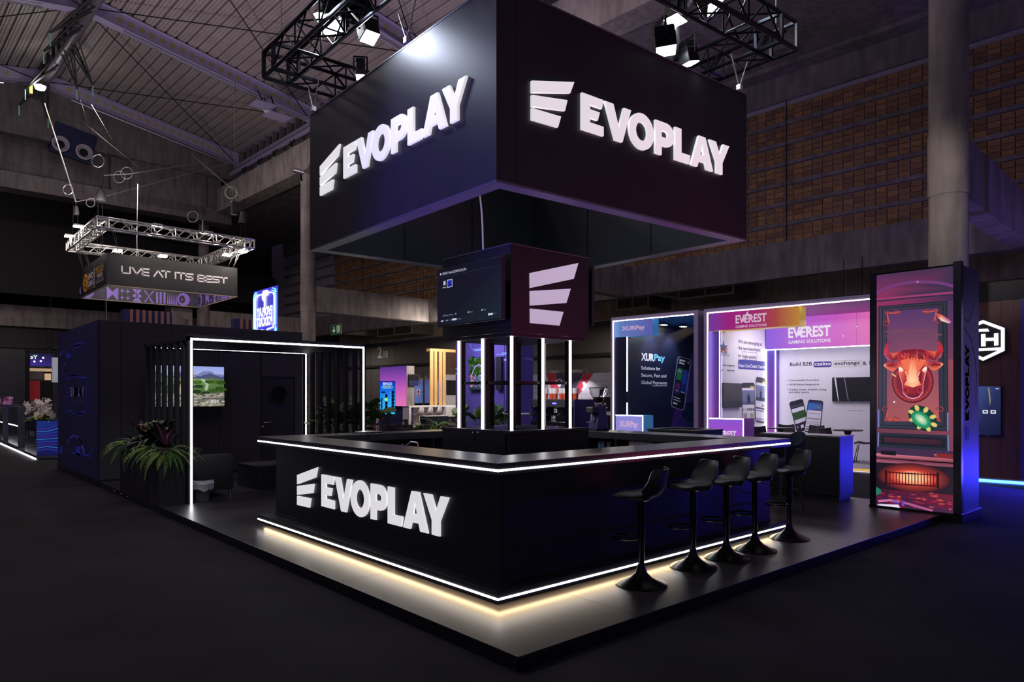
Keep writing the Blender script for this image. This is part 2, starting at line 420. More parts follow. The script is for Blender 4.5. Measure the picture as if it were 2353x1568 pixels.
# perforated rafters with their service tubes
for yb in (4.8, 12.6, 20.4, 28.2, 36.0):
    rf = thing('roof_beam', 'perforated lilac grey roof beam under the ribbed roof', None, kind='structure')
    for x0, x1 in ((EX, RXX), (2*RXX-EX, RXX)):
        z0, z1 = ZE-.03, ZR-.03; m = MB(H); t = .10
        m.hexa([(x0, yb-t, z0-.56), (x1, yb-t, z1-.56), (x0, yb+t, z0-.56), (x1, yb+t, z1-.56), (x0, yb-t, z0), (x1, yb-t, z1), (x0, yb+t, z0), (x1, yb+t, z1)])
        for dz in (-.56, -.02): m.hexa([(x0, yb-.2, z0+dz-.03), (x1, yb-.2, z1+dz-.03), (x0, yb+.2, z0+dz-.03), (x1, yb+.2, z1+dz-.03), (x0, yb-.2, z0+dz), (x1, yb-.2, z1+dz), (x0, yb+.2, z0+dz), (x1, yb+.2, z1+dz)])
        part('web', m, BEAMM, rf)
        part('cable_duct', MB(H).tube([(x0+(x1-x0)*.05, yb-.1, z0+(z1-z0)*.05-.72), (x0+(x1-x0)*.86, yb-.1, z0+(z1-z0)*.86-.72)], .035, 6), ALU, rf)
        if yb > 12:
            for k in range(20):
                q = .09+.82*k/20; xx = x0+(x1-x0)*q; zz = z0+(z1-z0)*q-.29
                part('hole', MB(H).cyl((xx, yb-.105, zz), (xx, yb-.09, zz), .105, n=14), HOLE, rf)
# bracing cables between the rafters
CABLE = mat('dark_steel_cable', rgb(36, 36, 36), .5, .4, var=0)
for y0, y1 in ((12.6, 20.4), (20.4, 28.2), (28.2, 36.0)):
    for a, b in (((EX-.2, y0), (RXX, y1)), ((EX-.2, y1), (RXX, y0)), ((2*RXX-EX, y0), (RXX, y1)), ((2*RXX-EX, y1), (RXX, y0))):
        struct('roof_cable', MB(H).tube([(a[0], a[1], roofz(a[0])-.5), (b[0], b[1], roofz(b[0])-.45)], .02, 5), CABLE, 'thin dark bracing cable crossing under the roof')
# ridge tube with black straps, eave truss
rt = thing('ridge_beam', 'dark tubular beam along the roof ridge with black straps', None, kind='structure')
part('tube', MB(H).tube([(RXX, 6, 14.6), (RXX, 36.5, 14.6)], .16, 10), mat('dark_grey_tube', rgb(92, 86, 96), .5, .2, var=.1), rt, smooth=True)
m = MB(H)
for k in range(30): y = 6+k; m.box(RXX-.05, RXX+.05, y-.04, y+.04, 14.6, 15.5)
part('hanger', m, CABLE, rt)
for y, dx in ((26.6, -1.1), (28.2, -1.0), (30.0, .9), (30.8, .55), (32.2, -.9), (34.2, -.8), (35, .35)):
    m = MB(H); e = (RXX+dx, y+.9, 13.55)
    for s in (-.25, .25): m.tube([(RXX-.17, y+s, 14.62), e], .035, 4); m.tube([(RXX+.17, y+s, 14.62), e], .035, 4)
    part('strap', m, RUBBER, rt)
    part('tag', MB(H).box(e[0]-.02, e[0]+.02, e[1]-.02, e[1]+.02, e[2]-.42, e[2]), mat('mint_strap_tag', rgb(120, 190, 170), .6, var=0), rt)
et = thing('eave_beam', 'steel eave girder with flat stiffeners over the column line', None, kind='structure')
m = MB(H); m.box(EX-.05, EX+.25, -8, 36.4, 13.35, 13.5); m.box(EX-.05, EX+.25, -8, 36.4, 14.1, 14.25)
part('chord', m, BEAMM, et)
box('eave_closure', (EX+.3, EX+.42, -8, 43, 12.2, 14.4), ROOFD, et, H)
part('tube', MB(H).tube([(EX-.25, -8, 13.0), (EX-.25, 36.3, 13.0)], .11, 8), BEAMM, et, smooth=True)
for k in range(26): y = 17+k*.75; box('stiffener', (EX-.02, EX+.2, y-.03, y+.03, 13.5, 14.1), ROOFD, et, H)
for y in (29.5, 31.2, 32.8, 34.6):
    e = (EX-.6, y-.5, 12.45); m = MB(H)
    for s in (-.2, .25): m.tube([(EX-.25, y+s, 13.0), e], .035, 4)
    part('strap', m, RUBBER, et)
    part('tag', MB(H).box(e[0]-.02, e[0]+.02, e[1]-.02, e[1]+.02, e[2]-.32, e[2]), MATS['mint_strap_tag'], et)
# concrete frame: columns, beams, gallery fascias, slabs
ZF0, ZF1 = 5.24, 6.33
for y in (4.15, 16.05, 28.0, 40.0):
    c = MB(H).cyl((0, y, 0), (0, y, ZF0), .31, n=28); c.cyl((0, y, ZF0), (0, y, ZF1), .325, n=28); c.cyl((0, y, ZF1), (0, y, 12), .31, n=28)
    struct('concrete_column', c, CONC, {4.15: 'round concrete column rising behind the tall video tower', 28.0: 'round concrete column between the striped stand and the gallery beam'}.get(y, 'round concrete column of the hall'), smooth=True)
    struct('concrete_beam', MB(H).box(.25, 6.2, y-.22, y+.22, ZF0, ZF1), CONC, 'concrete beam from a column to the gallery edge')
    struct('concrete_beam', MB(H).box(6.5, 11.5, y-.22, y+.22, ZF0+.3, ZF1), CONC, 'concrete beam under the gallery')
struct('concrete_beam', MB(H).box(-.4, .4, -8, 37, 11.1, 12.3), CONC, 'long concrete roof beam over the column line')
wr = thing('wall_right', 'brick infill wall with concrete bands above the gallery edge', None, kind='structure')
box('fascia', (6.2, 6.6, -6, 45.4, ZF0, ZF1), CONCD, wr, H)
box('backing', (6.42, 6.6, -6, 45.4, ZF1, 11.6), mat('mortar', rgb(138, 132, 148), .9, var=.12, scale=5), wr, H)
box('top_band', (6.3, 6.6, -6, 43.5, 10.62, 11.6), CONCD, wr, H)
BR = [mat('orange_brick_%s' % n, c, .85, var=.18, scale=9, bump=.1) for n, c in (('plain', rgb(130, 96, 66)), ('dark', rgb(112, 82, 60)), ('pale', rgb(144, 106, 70)))]
BP, BH, PIT = .29, .158, .61
bb = {}
for i in range(3):
    mbk = MB(H).box(0, .05, 0, BP-.03, 0, BH-.022)
    me = mbk.mesh('brick', BR[i]); bb[i] = me
bm_rest = MB(H); bm_rest.k = 0; cand = []
for band in range(7):
    zb = ZF1+.02+band*PIT
    if band: box('concrete_band', (6.34, 6.5, -6, 43.5, zb-.125, zb-.005), CONCD, wr, H)
    for k in range(-10, 128):
        y = k*BP
        if -10 < y < 37:
            for r in range(3): cand.append((k, y, zb+r*BH+.005))
def shown_brick(y, z):
    X, Y, _ = H.w(6.4, y); q = (RX*X+RY*Y)/(FX*X+FY*Y)*F+CX; d = FX*X+FY*Y; v = HY-(z-CH)*F/d
    return (1716 < q < 2128 or 2226 < q < 2353) and 0 < v < 620, d
ci = sorted(cand, key=lambda c: (not shown_brick(c[1], c[2])[0], shown_brick(c[1], c[2])[1]))
for n, (k, y, z) in enumerate(ci):
    if n < 290:
        o = part('brick', bb[random.choice((0, 0, 1, 2))], [], wr)
        p = H.w(6.375+random.uniform(-.004, .006), y, z); q0 = H.w(0, 0, 0); o.location = (p[0]-q0[0], p[1]-q0[1], p[2])
    else:
        bm_rest.k = random.choice((0, 0, 1, 2)); x = 6.375+random.uniform(-.004, .006)
        i = [bm_rest.pt(a, b, c) for (a, b, c) in ((x, y, z), (x, y+BP-.03, z), (x, y+BP-.03, z+BH-.022), (x, y, z+BH-.022), (6.425, y, z), (6.425, y+BP-.03, z), (6.425, y+BP-.03, z+BH-.022), (6.425, y, z+BH-.022))]
        for q in ((0, 1, 2, 3), (0, 4, 5, 1), (3, 2, 6, 7), (0, 3, 7, 4), (1, 5, 6, 2)): bm_rest._f(*[i[j] for j in q])
part('bricks', bm_rest, BR, wr, kind='stuff', fix=False)
for y in (10.05, 22, 34): box('expansion_joint', (6.33, 6.345, y-.012, y+.012, ZF1, 11.5), DARKV, wr, H)
# concrete ceiling over the aisle with two sunk openings
cs = thing('ceiling', 'flat concrete ceiling strip with sunk square openings', None, kind='structure')
ZC = 11.5
def rect_at(pts):
    q = [H.hit(a, b, 'z', ZC) for a, b in pts]; return (min(p[0] for p in q), max(p[0] for p in q), min(p[1] for p in q), max(p[1] for p in q))
oa = rect_at(((1725, 99), (1836, 94), (1758, 125)))
ob = (oa[0], oa[1], oa[2]+1.62, oa[3]+1.62); oc = (oa[0], oa[1], oa[2]-7, oa[3]-7)
holes = sorted((oa, ob, oc), key=lambda o: o[2]); y = -8; m = MB(H)
for h in holes:
    m.box(-.2, 6.45, y, h[2], ZC, ZC+.5); m.box(-.2, h[0], h[2], h[3], ZC, ZC+.5); m.box(h[1], 6.45, h[2], h[3], ZC, ZC+.5); y = h[3]
m.box(-.2, 6.45, y, 43.5, ZC, ZC+.5)
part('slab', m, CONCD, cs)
for h in holes:
    i = .22; m = MB(H); g = (h[0]+i, h[1]-i, h[2]+i, h[3]-i)
    lo = [(h[0], h[2]), (h[1], h[2]), (h[1], h[3]), (h[0], h[3])]; hi = [(g[0], g[2]), (g[1], g[2]), (g[1], g[3]), (g[0], g[3])]
    for j in range(4):
        k = (j+1) % 4; a = [m.pt(*lo[j], ZC), m.pt(*lo[k], ZC), m.pt(*hi[k], ZC+.3), m.pt(*hi[j], ZC+.3)]; m._f(*a)
    part('splay', m, CONCD, cs, fix=False)
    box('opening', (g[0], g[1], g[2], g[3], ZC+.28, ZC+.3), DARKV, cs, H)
box('rib', (5.7, 6.3, -8, 43, ZC-.12, ZC), CONCD, cs, H)
# space under the gallery
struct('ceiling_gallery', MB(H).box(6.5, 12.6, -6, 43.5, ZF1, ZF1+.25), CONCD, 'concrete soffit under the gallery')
wb = thing('wall_gallery', 'dark clad rear wall under the gallery', None, kind='structure')
box('lintel', (11.5, 11.9, -6, 60, ZF0, ZF1), concrete('warm_concrete', rgb(166, 152, 134)), wb, H)
for k in range(22):
    y = -6+k*3; box('panel', (12, 12.2, y+.02, y+2.98, 0, 3.6), DARKW, wb, H); box('panel', (11.95, 12.15, y+.02, y+2.98, 3.64, ZF0), DARKW, wb, H)
box('rail', (11.85, 12, -6, 60, 3.55, 3.7), DARKV, wb, H)
m = Pic(H.w(11.93, 0, 0), [*[a-b for a, b in zip(H.w(0, -1), H.w(0, 0))]], [*[a-b for a, b in zip(H.w(-1, 0), H.w(0, 0))]], 1, 1)
yy = H.Y(868, 11.93); zz = H.Z(823, 11.93, yy)
m.text('2', -yy, zz, 1.05, rgb(170, 168, 175), .02); m.text('.18', -yy+.5, zz, .62, rgb(170, 168, 175), .012)
m.build('hall_number', wb, PRINT)
# end wall far down the hall: gallery, gable band, dark recess
we = thing('wall_end', 'far end wall of the hall with a glazed gallery', None, kind='structure')
YB = 44.2
box('parapet', (-30, 6.2, YB, YB+.4, ZF0, ZF1), concrete('pale_concrete', rgb(168, 154, 150)), we, H)
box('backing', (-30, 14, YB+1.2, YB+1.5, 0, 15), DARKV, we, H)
box('upper_cladding', (-30, 6.2, YB+.3, YB+.7, 7.55, 9.4), mat('dark_upper_cladding', rgb(40, 38, 46), .7, var=.1), we, H)
box('concrete_band', (-30, 3, YB+.1, YB+.6, 9.4, 10.5), CONCD, we, H)
box('lower_cladding', (-30, 6.2, YB+.5, YB+.8, 0, ZF0), mat('grey_lower_cladding', rgb(66, 62, 68), .7, var=.1), we, H)
for z in (4.15, 3.35, 2.9): box('rail', (-30, 6.2, YB+.36, YB+.5, z, z+.12), DARKW, we, H)
for x in (-11.6, -9.0, -6.4, -3.8): box('mullion', (x, x+.13, YB+.36, YB+.5, 2.9, ZF0), DARKW, we, H)
for n, x0 in enumerate((-14.2, -11.6, -9.0, -6.4, -3.8), 1):
    wn = thing('window_%d' % n, 'glazed gallery bay above the far parapet', None, kind='structure')
    m = MB(H); m.box(x0, x0+.1, YB, YB+.12, ZF1, 7.55); m.box(x0, x0+2.6, YB, YB+.12, 7.42, 7.55); part('frame', m, DARKW, wn)
    box('pane', (x0+.1, x0+2.6, YB+.05, YB+.07, ZF1, 7.42), DGLASS, wn, H)
    m = MB(H); a, b, c, d = x0+.2, x0+1.9, 7.62, 8.05
    for q in ((a, b, c, c+.03), (a, b, d, d+.03), (a, a+.03, c, d), (b, b+.03, c, d)): m.box(q[0], q[1], YB+.27, YB+.3, q[2], q[3])
    part('outline', m, mat('mauve_outline', rgb(110, 94, 104), .7, var=0), wn)
gw = thing('wall_gable', 'concrete gable band under the end of the roof', None, kind='structure')
YG = 36.9
box('upper_band', (-26, .4, YG, YG+.6, 12.9, 16), CONCD, gw, H)
m = MB(H)
m.box(-26, .4, YG+.9, YG+1.2, 11.2, 13)
for x in (-13.5, -11.2, -5.2, -.9): m.box(x, x+.8, YG+.35, YG+1, 11.3, 13)
m.box(-4.4, -.9, YG+.2, YG+1, 10.9, 12.9); m.box(-26, .4, YG+.2, YG+1.2, 10.6, 11.3)
part('lower_band', m, CONCD, gw)
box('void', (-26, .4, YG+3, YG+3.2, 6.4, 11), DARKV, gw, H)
struct('concrete_column', MB(H).box(-1.6, -.5, 40.2, 41.2, 0, 11), CONC, 'square concrete pier of the far gallery')
struct('concrete_column', MB(H).cyl((-2.1, 38.6, 3.4), (-2.1, 38.6, 5.6), .62, .8, 20), CONC, 'tapered concrete pier head below the hanging black sign', smooth=True)
# twin round air nozzles in a blue panel
sp = thing('ceiling_speaker', 'dark blue panel with two round cones on the concrete gable', 'speaker')
cq = [H.hit(px, py, 'y', YG-.05) for px, py in ((128, 278), (226, 315), (207, 378), (114, 345))]
part('panel', MB(H).slab(cq, [(a, b+.2, c) for a, b, c in cq]), mat('deep_blue_panel', rgb(22, 26, 66), .6, var=.08), sp)
for px, py in ((139, 331), (193, 350)):
    a, b, c = H.hit(px, py, 'y', YG-.1); R = .34; m = MB(H)
    rows = []
    for r, d in ((R, 0), (R*1.02, -.06), (R*.85, -.08), (R*.5, .06), (R*.4, .1)):
        rows.append([(a+r*math.cos(t*math.pi/12), b+d, c+r*math.sin(t*math.pi/12)) for t in range(25)])
    part('cone', m.grid(rows), mat('grey_cone', rgb(170, 162, 176), .5, var=0), sp, smooth=True, fix=False)
    part('throat', MB(H).cyl((a, b-.02, c), (a, b+.1, c), R*.42, n=20), DARKV, sp)
# air ducts hung under the gallery
def duct(label, px0, px1, pxs, pyb, x, h):
    y0, y1 = H.Y(px1, x), H.Y(px0, x); zb = H.Z(pyb, x, (y0+y1)/2)
    d = thing('air_duct', label, 'duct', H.w(x, (y0+y1)/2, zb)); L = 1.6
    box('duct_body', (x, x+L, y0, y1, zb, zb+h), mat('grey_duct', rgb(92, 86, 82), .5, .3, var=.1), d, H)
    m = MB(H)
    for y in (y0, (y0+y1)/2, y1): m.box(x-.02, x, y-.04, y+.04, zb, zb+h)
    m.box(x-.02, x, y0, y1, zb-.01, zb+.05); part('edge_frame', m, mat('cream_duct_frame', rgb(176, 164, 146), .5, .2, var=0), d)
    m = MB(H)
    for k in range(7): q = y0+(y1-y0)*(k+.5)/7; m.box(x-.015, x-.005, q-.01, q+.01, zb+.05, zb+h)
    part('grille', m, DARKW, d)
    m = MB(H)
    for y in (y0+.2, y1-.2): m.cyl((x+.4, y, zb+h), (x+.4, y, ZF1), .012, n=5)
    part('hanger', m, STEELB, d)
duct('long grey air duct over the pink and orange stand header', 1560, 1685, 1762, 682, 8.6, .62)
duct('grey air duct above the blue and lilac stand header', 1418, 1490, 1560, 709, 9.6, .5)
duct('grey air duct beyond the green exit sign', 868, 946, 826, 771, 9.6, .6)
# exit sign on the gallery fascia
yx = [H.Y(p, 6.17) for p in (761, 784)]; zt = H.Z(744, 6.17, yx[1]); zbm = H.Z(768, 6.17, yx[1])
es = thing('exit_sign', 'green emergency exit sign with down arrow on the concrete fascia', 'sign', H.w(6.17, yx[0], zbm))
box('sign_plate', (6.15, 6.2, yx[1], yx[0], zbm, zt), mat('sign_cream_border', rgb(200, 205, 180), .5, var=0), es, H)
W_, H_ = yx[0]-yx[1], zt-zbm
rr = [a-b for a, b in zip(H.w(0, -1), H.w(0, 0))]; nn = [a-b for a, b in zip(H.w(-1, 0), H.w(0, 0))]
p = Pic(H.w(6.145, yx[0], zbm), rr, nn, W_, H_, eps=.002)
p.rect(.04, .05, .96, .95, rgb(10, 62, 48)).up()
c = rgb(205, 215, 180)
p.rect(.28, .45, .36, .8, c).poly([(.16, .48), (.48, .48), (.32, .16)], c).rect(.6, .18, .88, .84, c).up()
p.ell(.72*W_, .74*H_, .05*W_, .06*H_, rgb(10, 62, 48)).poly([(.66, .68), (.78, .66), (.74, .45), (.84, .22), (.78, .2), (.7, .4), (.64, .2), (.6, .22), (.67, .46)], rgb(10, 62, 48))
p.build('pictogram', es, attr_mat('exit_sign_glow', .5, .5))
# fluorescent and security bits
solo('hall_floodlight', MB(H).lathe([(0, 0), (.16, 0), (.2, .12), (0, .2)], H.loc(*S.hit(92, 205, 'z', 13.6)[:2])+(13.6,), 14), LENS, 'glaring oval floodlight hung below the roof ridge', 'lamp')
yl = solo('warning_tag', MB().box(*[v+d for v in (S.hit(71, 206, 'z', 13.6)[0],) for d in (-.05, .05)], *[v+d for v in (S.hit(71, 206, 'z', 13.6)[1],) for d in (-.05, .05)], 13.45, 13.75), mat('yellow_tag', rgb(250, 220, 40), .5, var=0, emit=.3), 'small yellow tag beside the glaring floodlight', 'tag')
for px, py, l in ((608, 243, 'grey square panel antenna under the near roof beam, farther from the wall'), (638, 268, 'grey square panel antenna under the near roof beam, next to the wall')):
    X, Y, Z = H.hit(px, py, 'y', 27.2)
    t = thing('panel_antenna', l, 'antenna', H.w(X, Y, Z)); box('plate', (X-.45, X+.45, Y-.35, Y+.35, Z-.03, Z+.03), BEAMM, t, H)
    part('bracket', MB(H).cyl((X, Y, Z), (X, Y+.6, roofz(X)-.58), .03, n=6), STEELB, t)
X, Y, Z = H.hit(618, 253, 'y', 27.6)
t = thing('roof_lamp', 'small pale oval lamp under the near roof beam', 'lamp', H.w(X, Y, Z))
part('lamp_body', MB(H).lathe([(0, -.1), (.2, -.08), (.24, 0), (.2, .06), (0, .08)], (X, Y, Z), 16), WHITE, t, smooth=True)
part('bracket', MB(H).cyl((X, Y, Z), (X, Y+.5, roofz(X)-.58), .03, n=6), STEELB, t)
# ================================================================== THE BLACK STAND
PZ = .09
pf = thing('platform_floor', 'raised black stage platform of the stand with screwed edge trim', None, kind='structure')
PX0, PX1, PY0, PY1 = 2.852, 11.25, 3.15, 14.68
box('platform_base', (PX0+.012, PX1-.01, PY0+.012, PY1, 0, PZ-.012), TRIMB, pf)
nx, ny = 7, 5; dx, dy = (PX1-PX0-.03)/nx, (PY1-PY0-.03)/ny
for i in range(nx):
    for j in range(ny):
        part('floor_panel', MB().box(PX0+.016+i*dx, PX0+.013+(i+1)*dx, PY0+.016+j*dy, PY0+.013+(j+1)*dy, PZ-.012, PZ), FLOORB, pf)
m = MB()
m.box(PX0, PX0+.012, PY0, PY1, 0, PZ+.004).box(PX0, PX1, PY0, PY0+.012, 0, PZ+.004).box(PX1-.012, PX1, PY0, PY1, 0, PZ+.004)
part('edge_trim', m, TRIMB, pf, bevel=.004)
for k in range(26):
    y = PY0+.16+k*.44; part('screw', MB().cyl((PX0-.003, y, .045), (PX0+.005, y, .045), .006, n=6), CHROME, pf)
for k in range(17):
    x = PX0+.12+k*.47; part('screw', MB().cyl((x, PY0-.003, .045), (x, PY0+.005, .045), .006, n=6), CHROME, pf)

# ------------------------------------------------------------------ bar counter: a square ring round the kiosk
BX0, BX1, BY0, BY1 = 3.331, 7.789, 3.903, 8.396
IX0, IX1, IY0, IY1 = 3.835, 7.295, 4.41, 7.93
TZ0, TZ1 = 1.093, 1.185
bar = thing('bar_counter', 'square black bar counter with white light lines and a lit sign', 'counter', (5.56, 6.15, PZ))
for n, (o, i) in enumerate((((BX0, BX0), (IX0, IX0)),)): pass
def mitre(name, z0, z1, o, n, m, parent, bev):
    a, b, c, d = o; e, f, g, h = n
    L = [((a, c), (b, c), (f, g), (e, g)), ((b, c), (b, d), (f, h), (f, g)), ((b, d), (a, d), (e, h), (f, h)), ((a, d), (a, c), (e, g), (e, h))]
    for q in L: part(name, MB().prism(q, z0, z1), m, parent, bevel=bev)
mitre('worktop', TZ0, TZ1, (BX0, BX1, BY0, BY1), (IX0, IX1, IY0, IY1), TOPB, bar, .003)
mitre('plinth', .145, .237, (BX0, BX1, BY0, BY1), (BX0+.34, BX1-.34, BY0+.34, BY1-.34), BLACK, bar, .003)
x0, x1, y0, y1 = BX0+.166, BX1-.16, BY0+.167, BY1-.15
ys = S.Y(834, x0); xs = S.X(1699, y0)
for name, b in (('front_panel', (x0, x0+.03, y0, ys-.0015, .237, TZ0)), ('front_panel', (x0, x0+.03, ys+.0015, y1, .237, TZ0)),
                ('side_panel', (x0+.031, xs-.0015, y0, y0+.03, .237, TZ0)), ('side_panel', (xs+.0015, x1, y0, y0+.03, .237, TZ0)),
                ('end_panel', (x1-.03, x1, y0+.031, y1-.031, .237, TZ0)), ('end_panel', (x0+.031, x1, y1-.03, y1, .237, TZ0)),
                ('skirting', (x0, x1, y0-.012, y0, .237, .262)), ('skirting', (x0-.012, x0, y0, y1, .237, .262))):
    part(name, MB().box(*b), BLACK, bar, bevel=.0015)
part('toe_kick', MB().ring((BX0+.45, BX1-.45, BY0+.45, BY1-.45), (BX0+.48, BX1-.48, BY0+.48, BY1-.48), PZ, .145), BLACKM, bar)
sz, lz = 1.132, .1846
for z in (sz, lz):
    part('led_strip', MB().box(BX0-.004, BX0+.004, BY0-.004, BY1-.004, z-.0075, z+.0075), STRIP, bar)
    part('led_strip', MB().box(BX0, BX1-.004, BY0-.004, BY0+.004, z-.0075, z+.0075), STRIP, bar)
part('glow_strip', MB().box(BX0+.05, BX0+.075, BY0+.05, BY1-.06, .132, .142), WARM, bar)
part('glow_strip', MB().box(BX0+.076, BX1-.06, BY0+.05, BY0+.075, .132, .142), WARM, bar)
# inside: shelves and dividers behind the worktops
part('shelf', MB().box(IX0-.2, IX1+.2, IY1, IY1+.26, .78, .80), BLACK, bar)
part('shelf', MB().box(IX1, IX1+.26, IY0, IY1, .78, .80), BLACK, bar)
part('shelf', MB().box(IX0-.26, IX0, IY0, IY1, .78, .80), BLACK, bar)
for x in (3.86, 4.72, 5.6, 6.45, 7.25): part('divider', MB().box(x-.01, x+.01, IY1, IY1+.27, .15, TZ0), BLACK, bar)
for y in (4.45, 5.3, 6.1, 6.95, 7.85): part('divider', MB().box(IX1, IX1+.27, y-.01, y+.01, .15, TZ0), BLACK, bar)
for y in (4.45, 6.2, 7.85): part('divider', MB().box(IX0-.27, IX0, y-.01, y+.01, .15, TZ0), BLACK, bar)
yl_, yr_ = S.Y(742, x0), S.Y(1034.5, x0); hh = (yl_-yr_)/6.69
zb = (S.Z(1165, x0, yl_)+S.Z(1234.6, x0, yr_))/2-.003
logo(bar, (x0, yl_, zb), (0, -1, 0), (-1, 0, 0), hh, depth=.022)

# ------------------------------------------------------------------ central kiosk
KX, KY, HB, HP = 5.535, 6.17, .615, .478
ki = thing('service_kiosk', 'tall black kiosk tower with lit posts inside the bar ring', 'kiosk', (KX, KY, PZ))
CBZ = 1.305
kb = box('base_cabinet', (KX-HB, KX+HB, KY-HB, KY+HB, PZ, CBZ-.035), BLACK, ki, bevel=.003)
box('cabinet_top', (KX-HB-.006, KX+HB+.006, KY-HB-.006, KY+HB+.006, CBZ-.035, CBZ), TOPB, ki, bevel=.003)
yk = S.Y(1095.5, KX-HB)
for a, b, py in ((yk+.002, yk+.5, 1089), (yk-.5, yk-.002, 1101)):
    d = box('door', (KX-HB-.014, KX-HB-.001, a, b, PZ+.08, CBZ-.045), BLACK, ki, bevel=.002)
    q = S.hit(py, 995.5, 'x', KX-HB-.014)
    part('knob', MB().cyl((KX-HB-.014, q[1], q[2]), (KX-HB-.04, q[1], q[2]), .014, n=10), CHROME, d, smooth=True)
    part('catch', MB().box(KX-HB-.02, KX-HB-.014, q[1]-.016, q[1]+.016, q[2]-.062, q[2]-.052), CHROME, d)
posts = [(-1, -1), (1, -1), (1, 1), (-1, 1), (0, -1), (1, 0), (0, 1), (-1, 0)]
for i, j in posts:
    x, y = KX+i*(HP-.03), KY+j*(HP-.03)
    box('post', (x-.03, x+.03, y-.03, y+.03, CBZ, 2.36), STEELB, ki)
    sx = x-.034*(1 if i <= 0 and not (i == 0) else 0)-(.034 if i < 0 else 0)*0
    if j == -1 and i >= 0: cx, cy = x-.012 if i else x-.01, y-.036
    elif i == -1 and j == -1: cx, cy = x-.03, y-.03
    elif i == -1: cx, cy = x-.036, y+.012
    else: cx, cy = (x+.036, y) if i == 1 and j == 0 else (x, y+.036)
    box('led_tube', (cx-.012, cx+.012, cy-.012, cy+.012, CBZ-.01, 2.38), STRIPK, ki)
m = MB(); q = HP-.03
for a in (-q, q): m.box(KX-q, KX+q, KY+a-.015, KY+a+.015, 1.815, 1.845); m.box(KX+a-.015, KX+a+.015, KY-q, KY+q, 1.8155, 1.8455)
part('rail', m, STEELB, ki)
box('lower_lip', (KX-HB+.04, KX+HB-.04, KY-HB+.04, KY+HB-.04, 2.325, 2.36), BLACK, ki)
KZ = 3.302
box('upper_box', (KX-HB, KX+HB, KY-HB, KY+HB, 2.36, KZ), BLACK, ki, bevel=.004)
for b in ((KX-HB-.003, KX-HB+.004, KY-HB, KY+HB), (KX-HB, KX+HB, KY-HB-.003, KY-HB+.004)): box('edge_trim', (*b, KZ-.006, KZ+.008), mat('thin_silver_edge', rgb(120, 124, 134), .35, .7, var=0), ki)
# logo on the right face, measured on that face
fy = KY-HB-.002
def kp(px, py): a = S.hit(px, py, 'y', fy); return (a[0], a[2])
for poly in (((1364, 350), (2042, 210), (1978, 430), (1366, 558)), ((1366, 598), (1936, 566), (1876, 764), (1368, 802)), ((1368, 840), (1836, 888), (1780, 1078), (1370, 1042))):
    pts = [kp(990+a/6.033, 570+b/6.033) for a, b in poly]
    x_, z_ = pts[0]
    place_shape('logo_bar', [[(a-x_, b-z_) for a, b in pts]], (x_, fy, z_), (1, 0, 0), (0, 0, 1), (0, -1, 0), 1, 0, ki, LOGOF, .006, .001)

# televisions mounted on the kiosk
def tv(name, label, o, r, n, w, h, pic, cat='television', thick=.045, group=None):
    """o lower-left corner of the front as seen"""
    o, r, n = Vector(o), Vector(r), Vector(n)
    t = thing(name, label, cat, tuple(o), group)
    def bx(a0, a1, b0, b1, d0, d1):
        m = MB(); P = [o+r*a+Vector((0, 0, b))-n*d for b in (b0, b1) for d in (d0, d1) for a in (a0, a1)]
        return m.hexa([tuple(p) for p in P])
    part('housing', bx(0, w, 0, h, 0, thick), PLAST, t, bevel=.003)
    part('mount', bx(w*.35, w*.65, h*.3, h*.7, thick, thick+.09), STEELB, t)
    part('bezel', bx(0, w, 0, .012, -.003, 0), PLAST, t)
    part('maker_plate', bx(w*.46, w*.54, -.006, .002, -.004, .0), CHROME, t)
    b = .012
    p = Pic(o+r*b+Vector((0, 0, b+.004))+n*.001, r, n, w-2*b, h-2*b-.004)
    pic(p); p.build('screen', t, EMIT); return t
xt = KX-HB-.14
ya, yb2 = S.Y(1004.8, xt), S.Y(1154, xt); za = (S.Z(752.3, xt, ya)+S.Z(733.8, xt, yb2))/2; zb_ = (S.Z(621.7, xt, ya)+S.Z(586, xt, yb2))/2
def menu(p):
    g = [rgb(10, 13, 30), rgb(10, 12, 26), rgb(8, 8, 18), rgb(8, 8, 20)]
    p.rect(0, 0, 1, 1, [g[0], rgb(18, 34, 40), g[2], g[3]]).up()
    W, Hh = p.w, p.h; c = rgb(200, 205, 220)
    p.rect(0, .865, 1, .868, rgb(50, 60, 100)).up()
    p.rect(.04, .91, .062, .945, c).text('FROM USB - Video for ICE CONF 2025_Final_HDm...', .085*W, .905*Hh, .04, c, 0, fit=.40*W)
    p.rect(.10, .715, .135, .79, rgb(180, 190, 225)).text('System Vol...', .085*W, .665*Hh, .024, c, 0, fit=.06*W)
    p.rect(.16, .66, .25, .80, rgb(190, 195, 225)).up().rect(.168, .672, .242, .788, rgb(16, 18, 110), rgb(30, 40, 190)).up()
    for a, b, col, t in ((.09, .155, rgb(210, 80, 90), 'Playback Options'), (.30, .16, rgb(70, 200, 150), ''), (.50, .155, rgb(200, 200, 130), 'Photo'), (.71, .16, rgb(140, 190, 230), 'Music')):
        p.rect(a, b, a+.016, b+.024, col)
        if t: p.text(t, (a+.024)*W, b*Hh, .026, rgb(120, 130, 165), 0)
    for a in (.065, .085, .16): p.ell(a*W, .075*Hh, .009*W, .014*Hh, c)
    p.text('Change', .10*W, .065*Hh, .024, rgb(80, 90, 120)).text('Playback', .175*W, .065*Hh, .024, rgb(80, 90, 120))
    p.rect(.245, .06, .32, .095, rgb(190, 195, 215)).text('Settings', .33*W, .065*Hh, .024, rgb(110, 120, 150)).rect(.81, .065, .88, .10, rgb(190, 195, 215)).text('Back', .89*W, .075*Hh, .024, rgb(80, 90, 120))
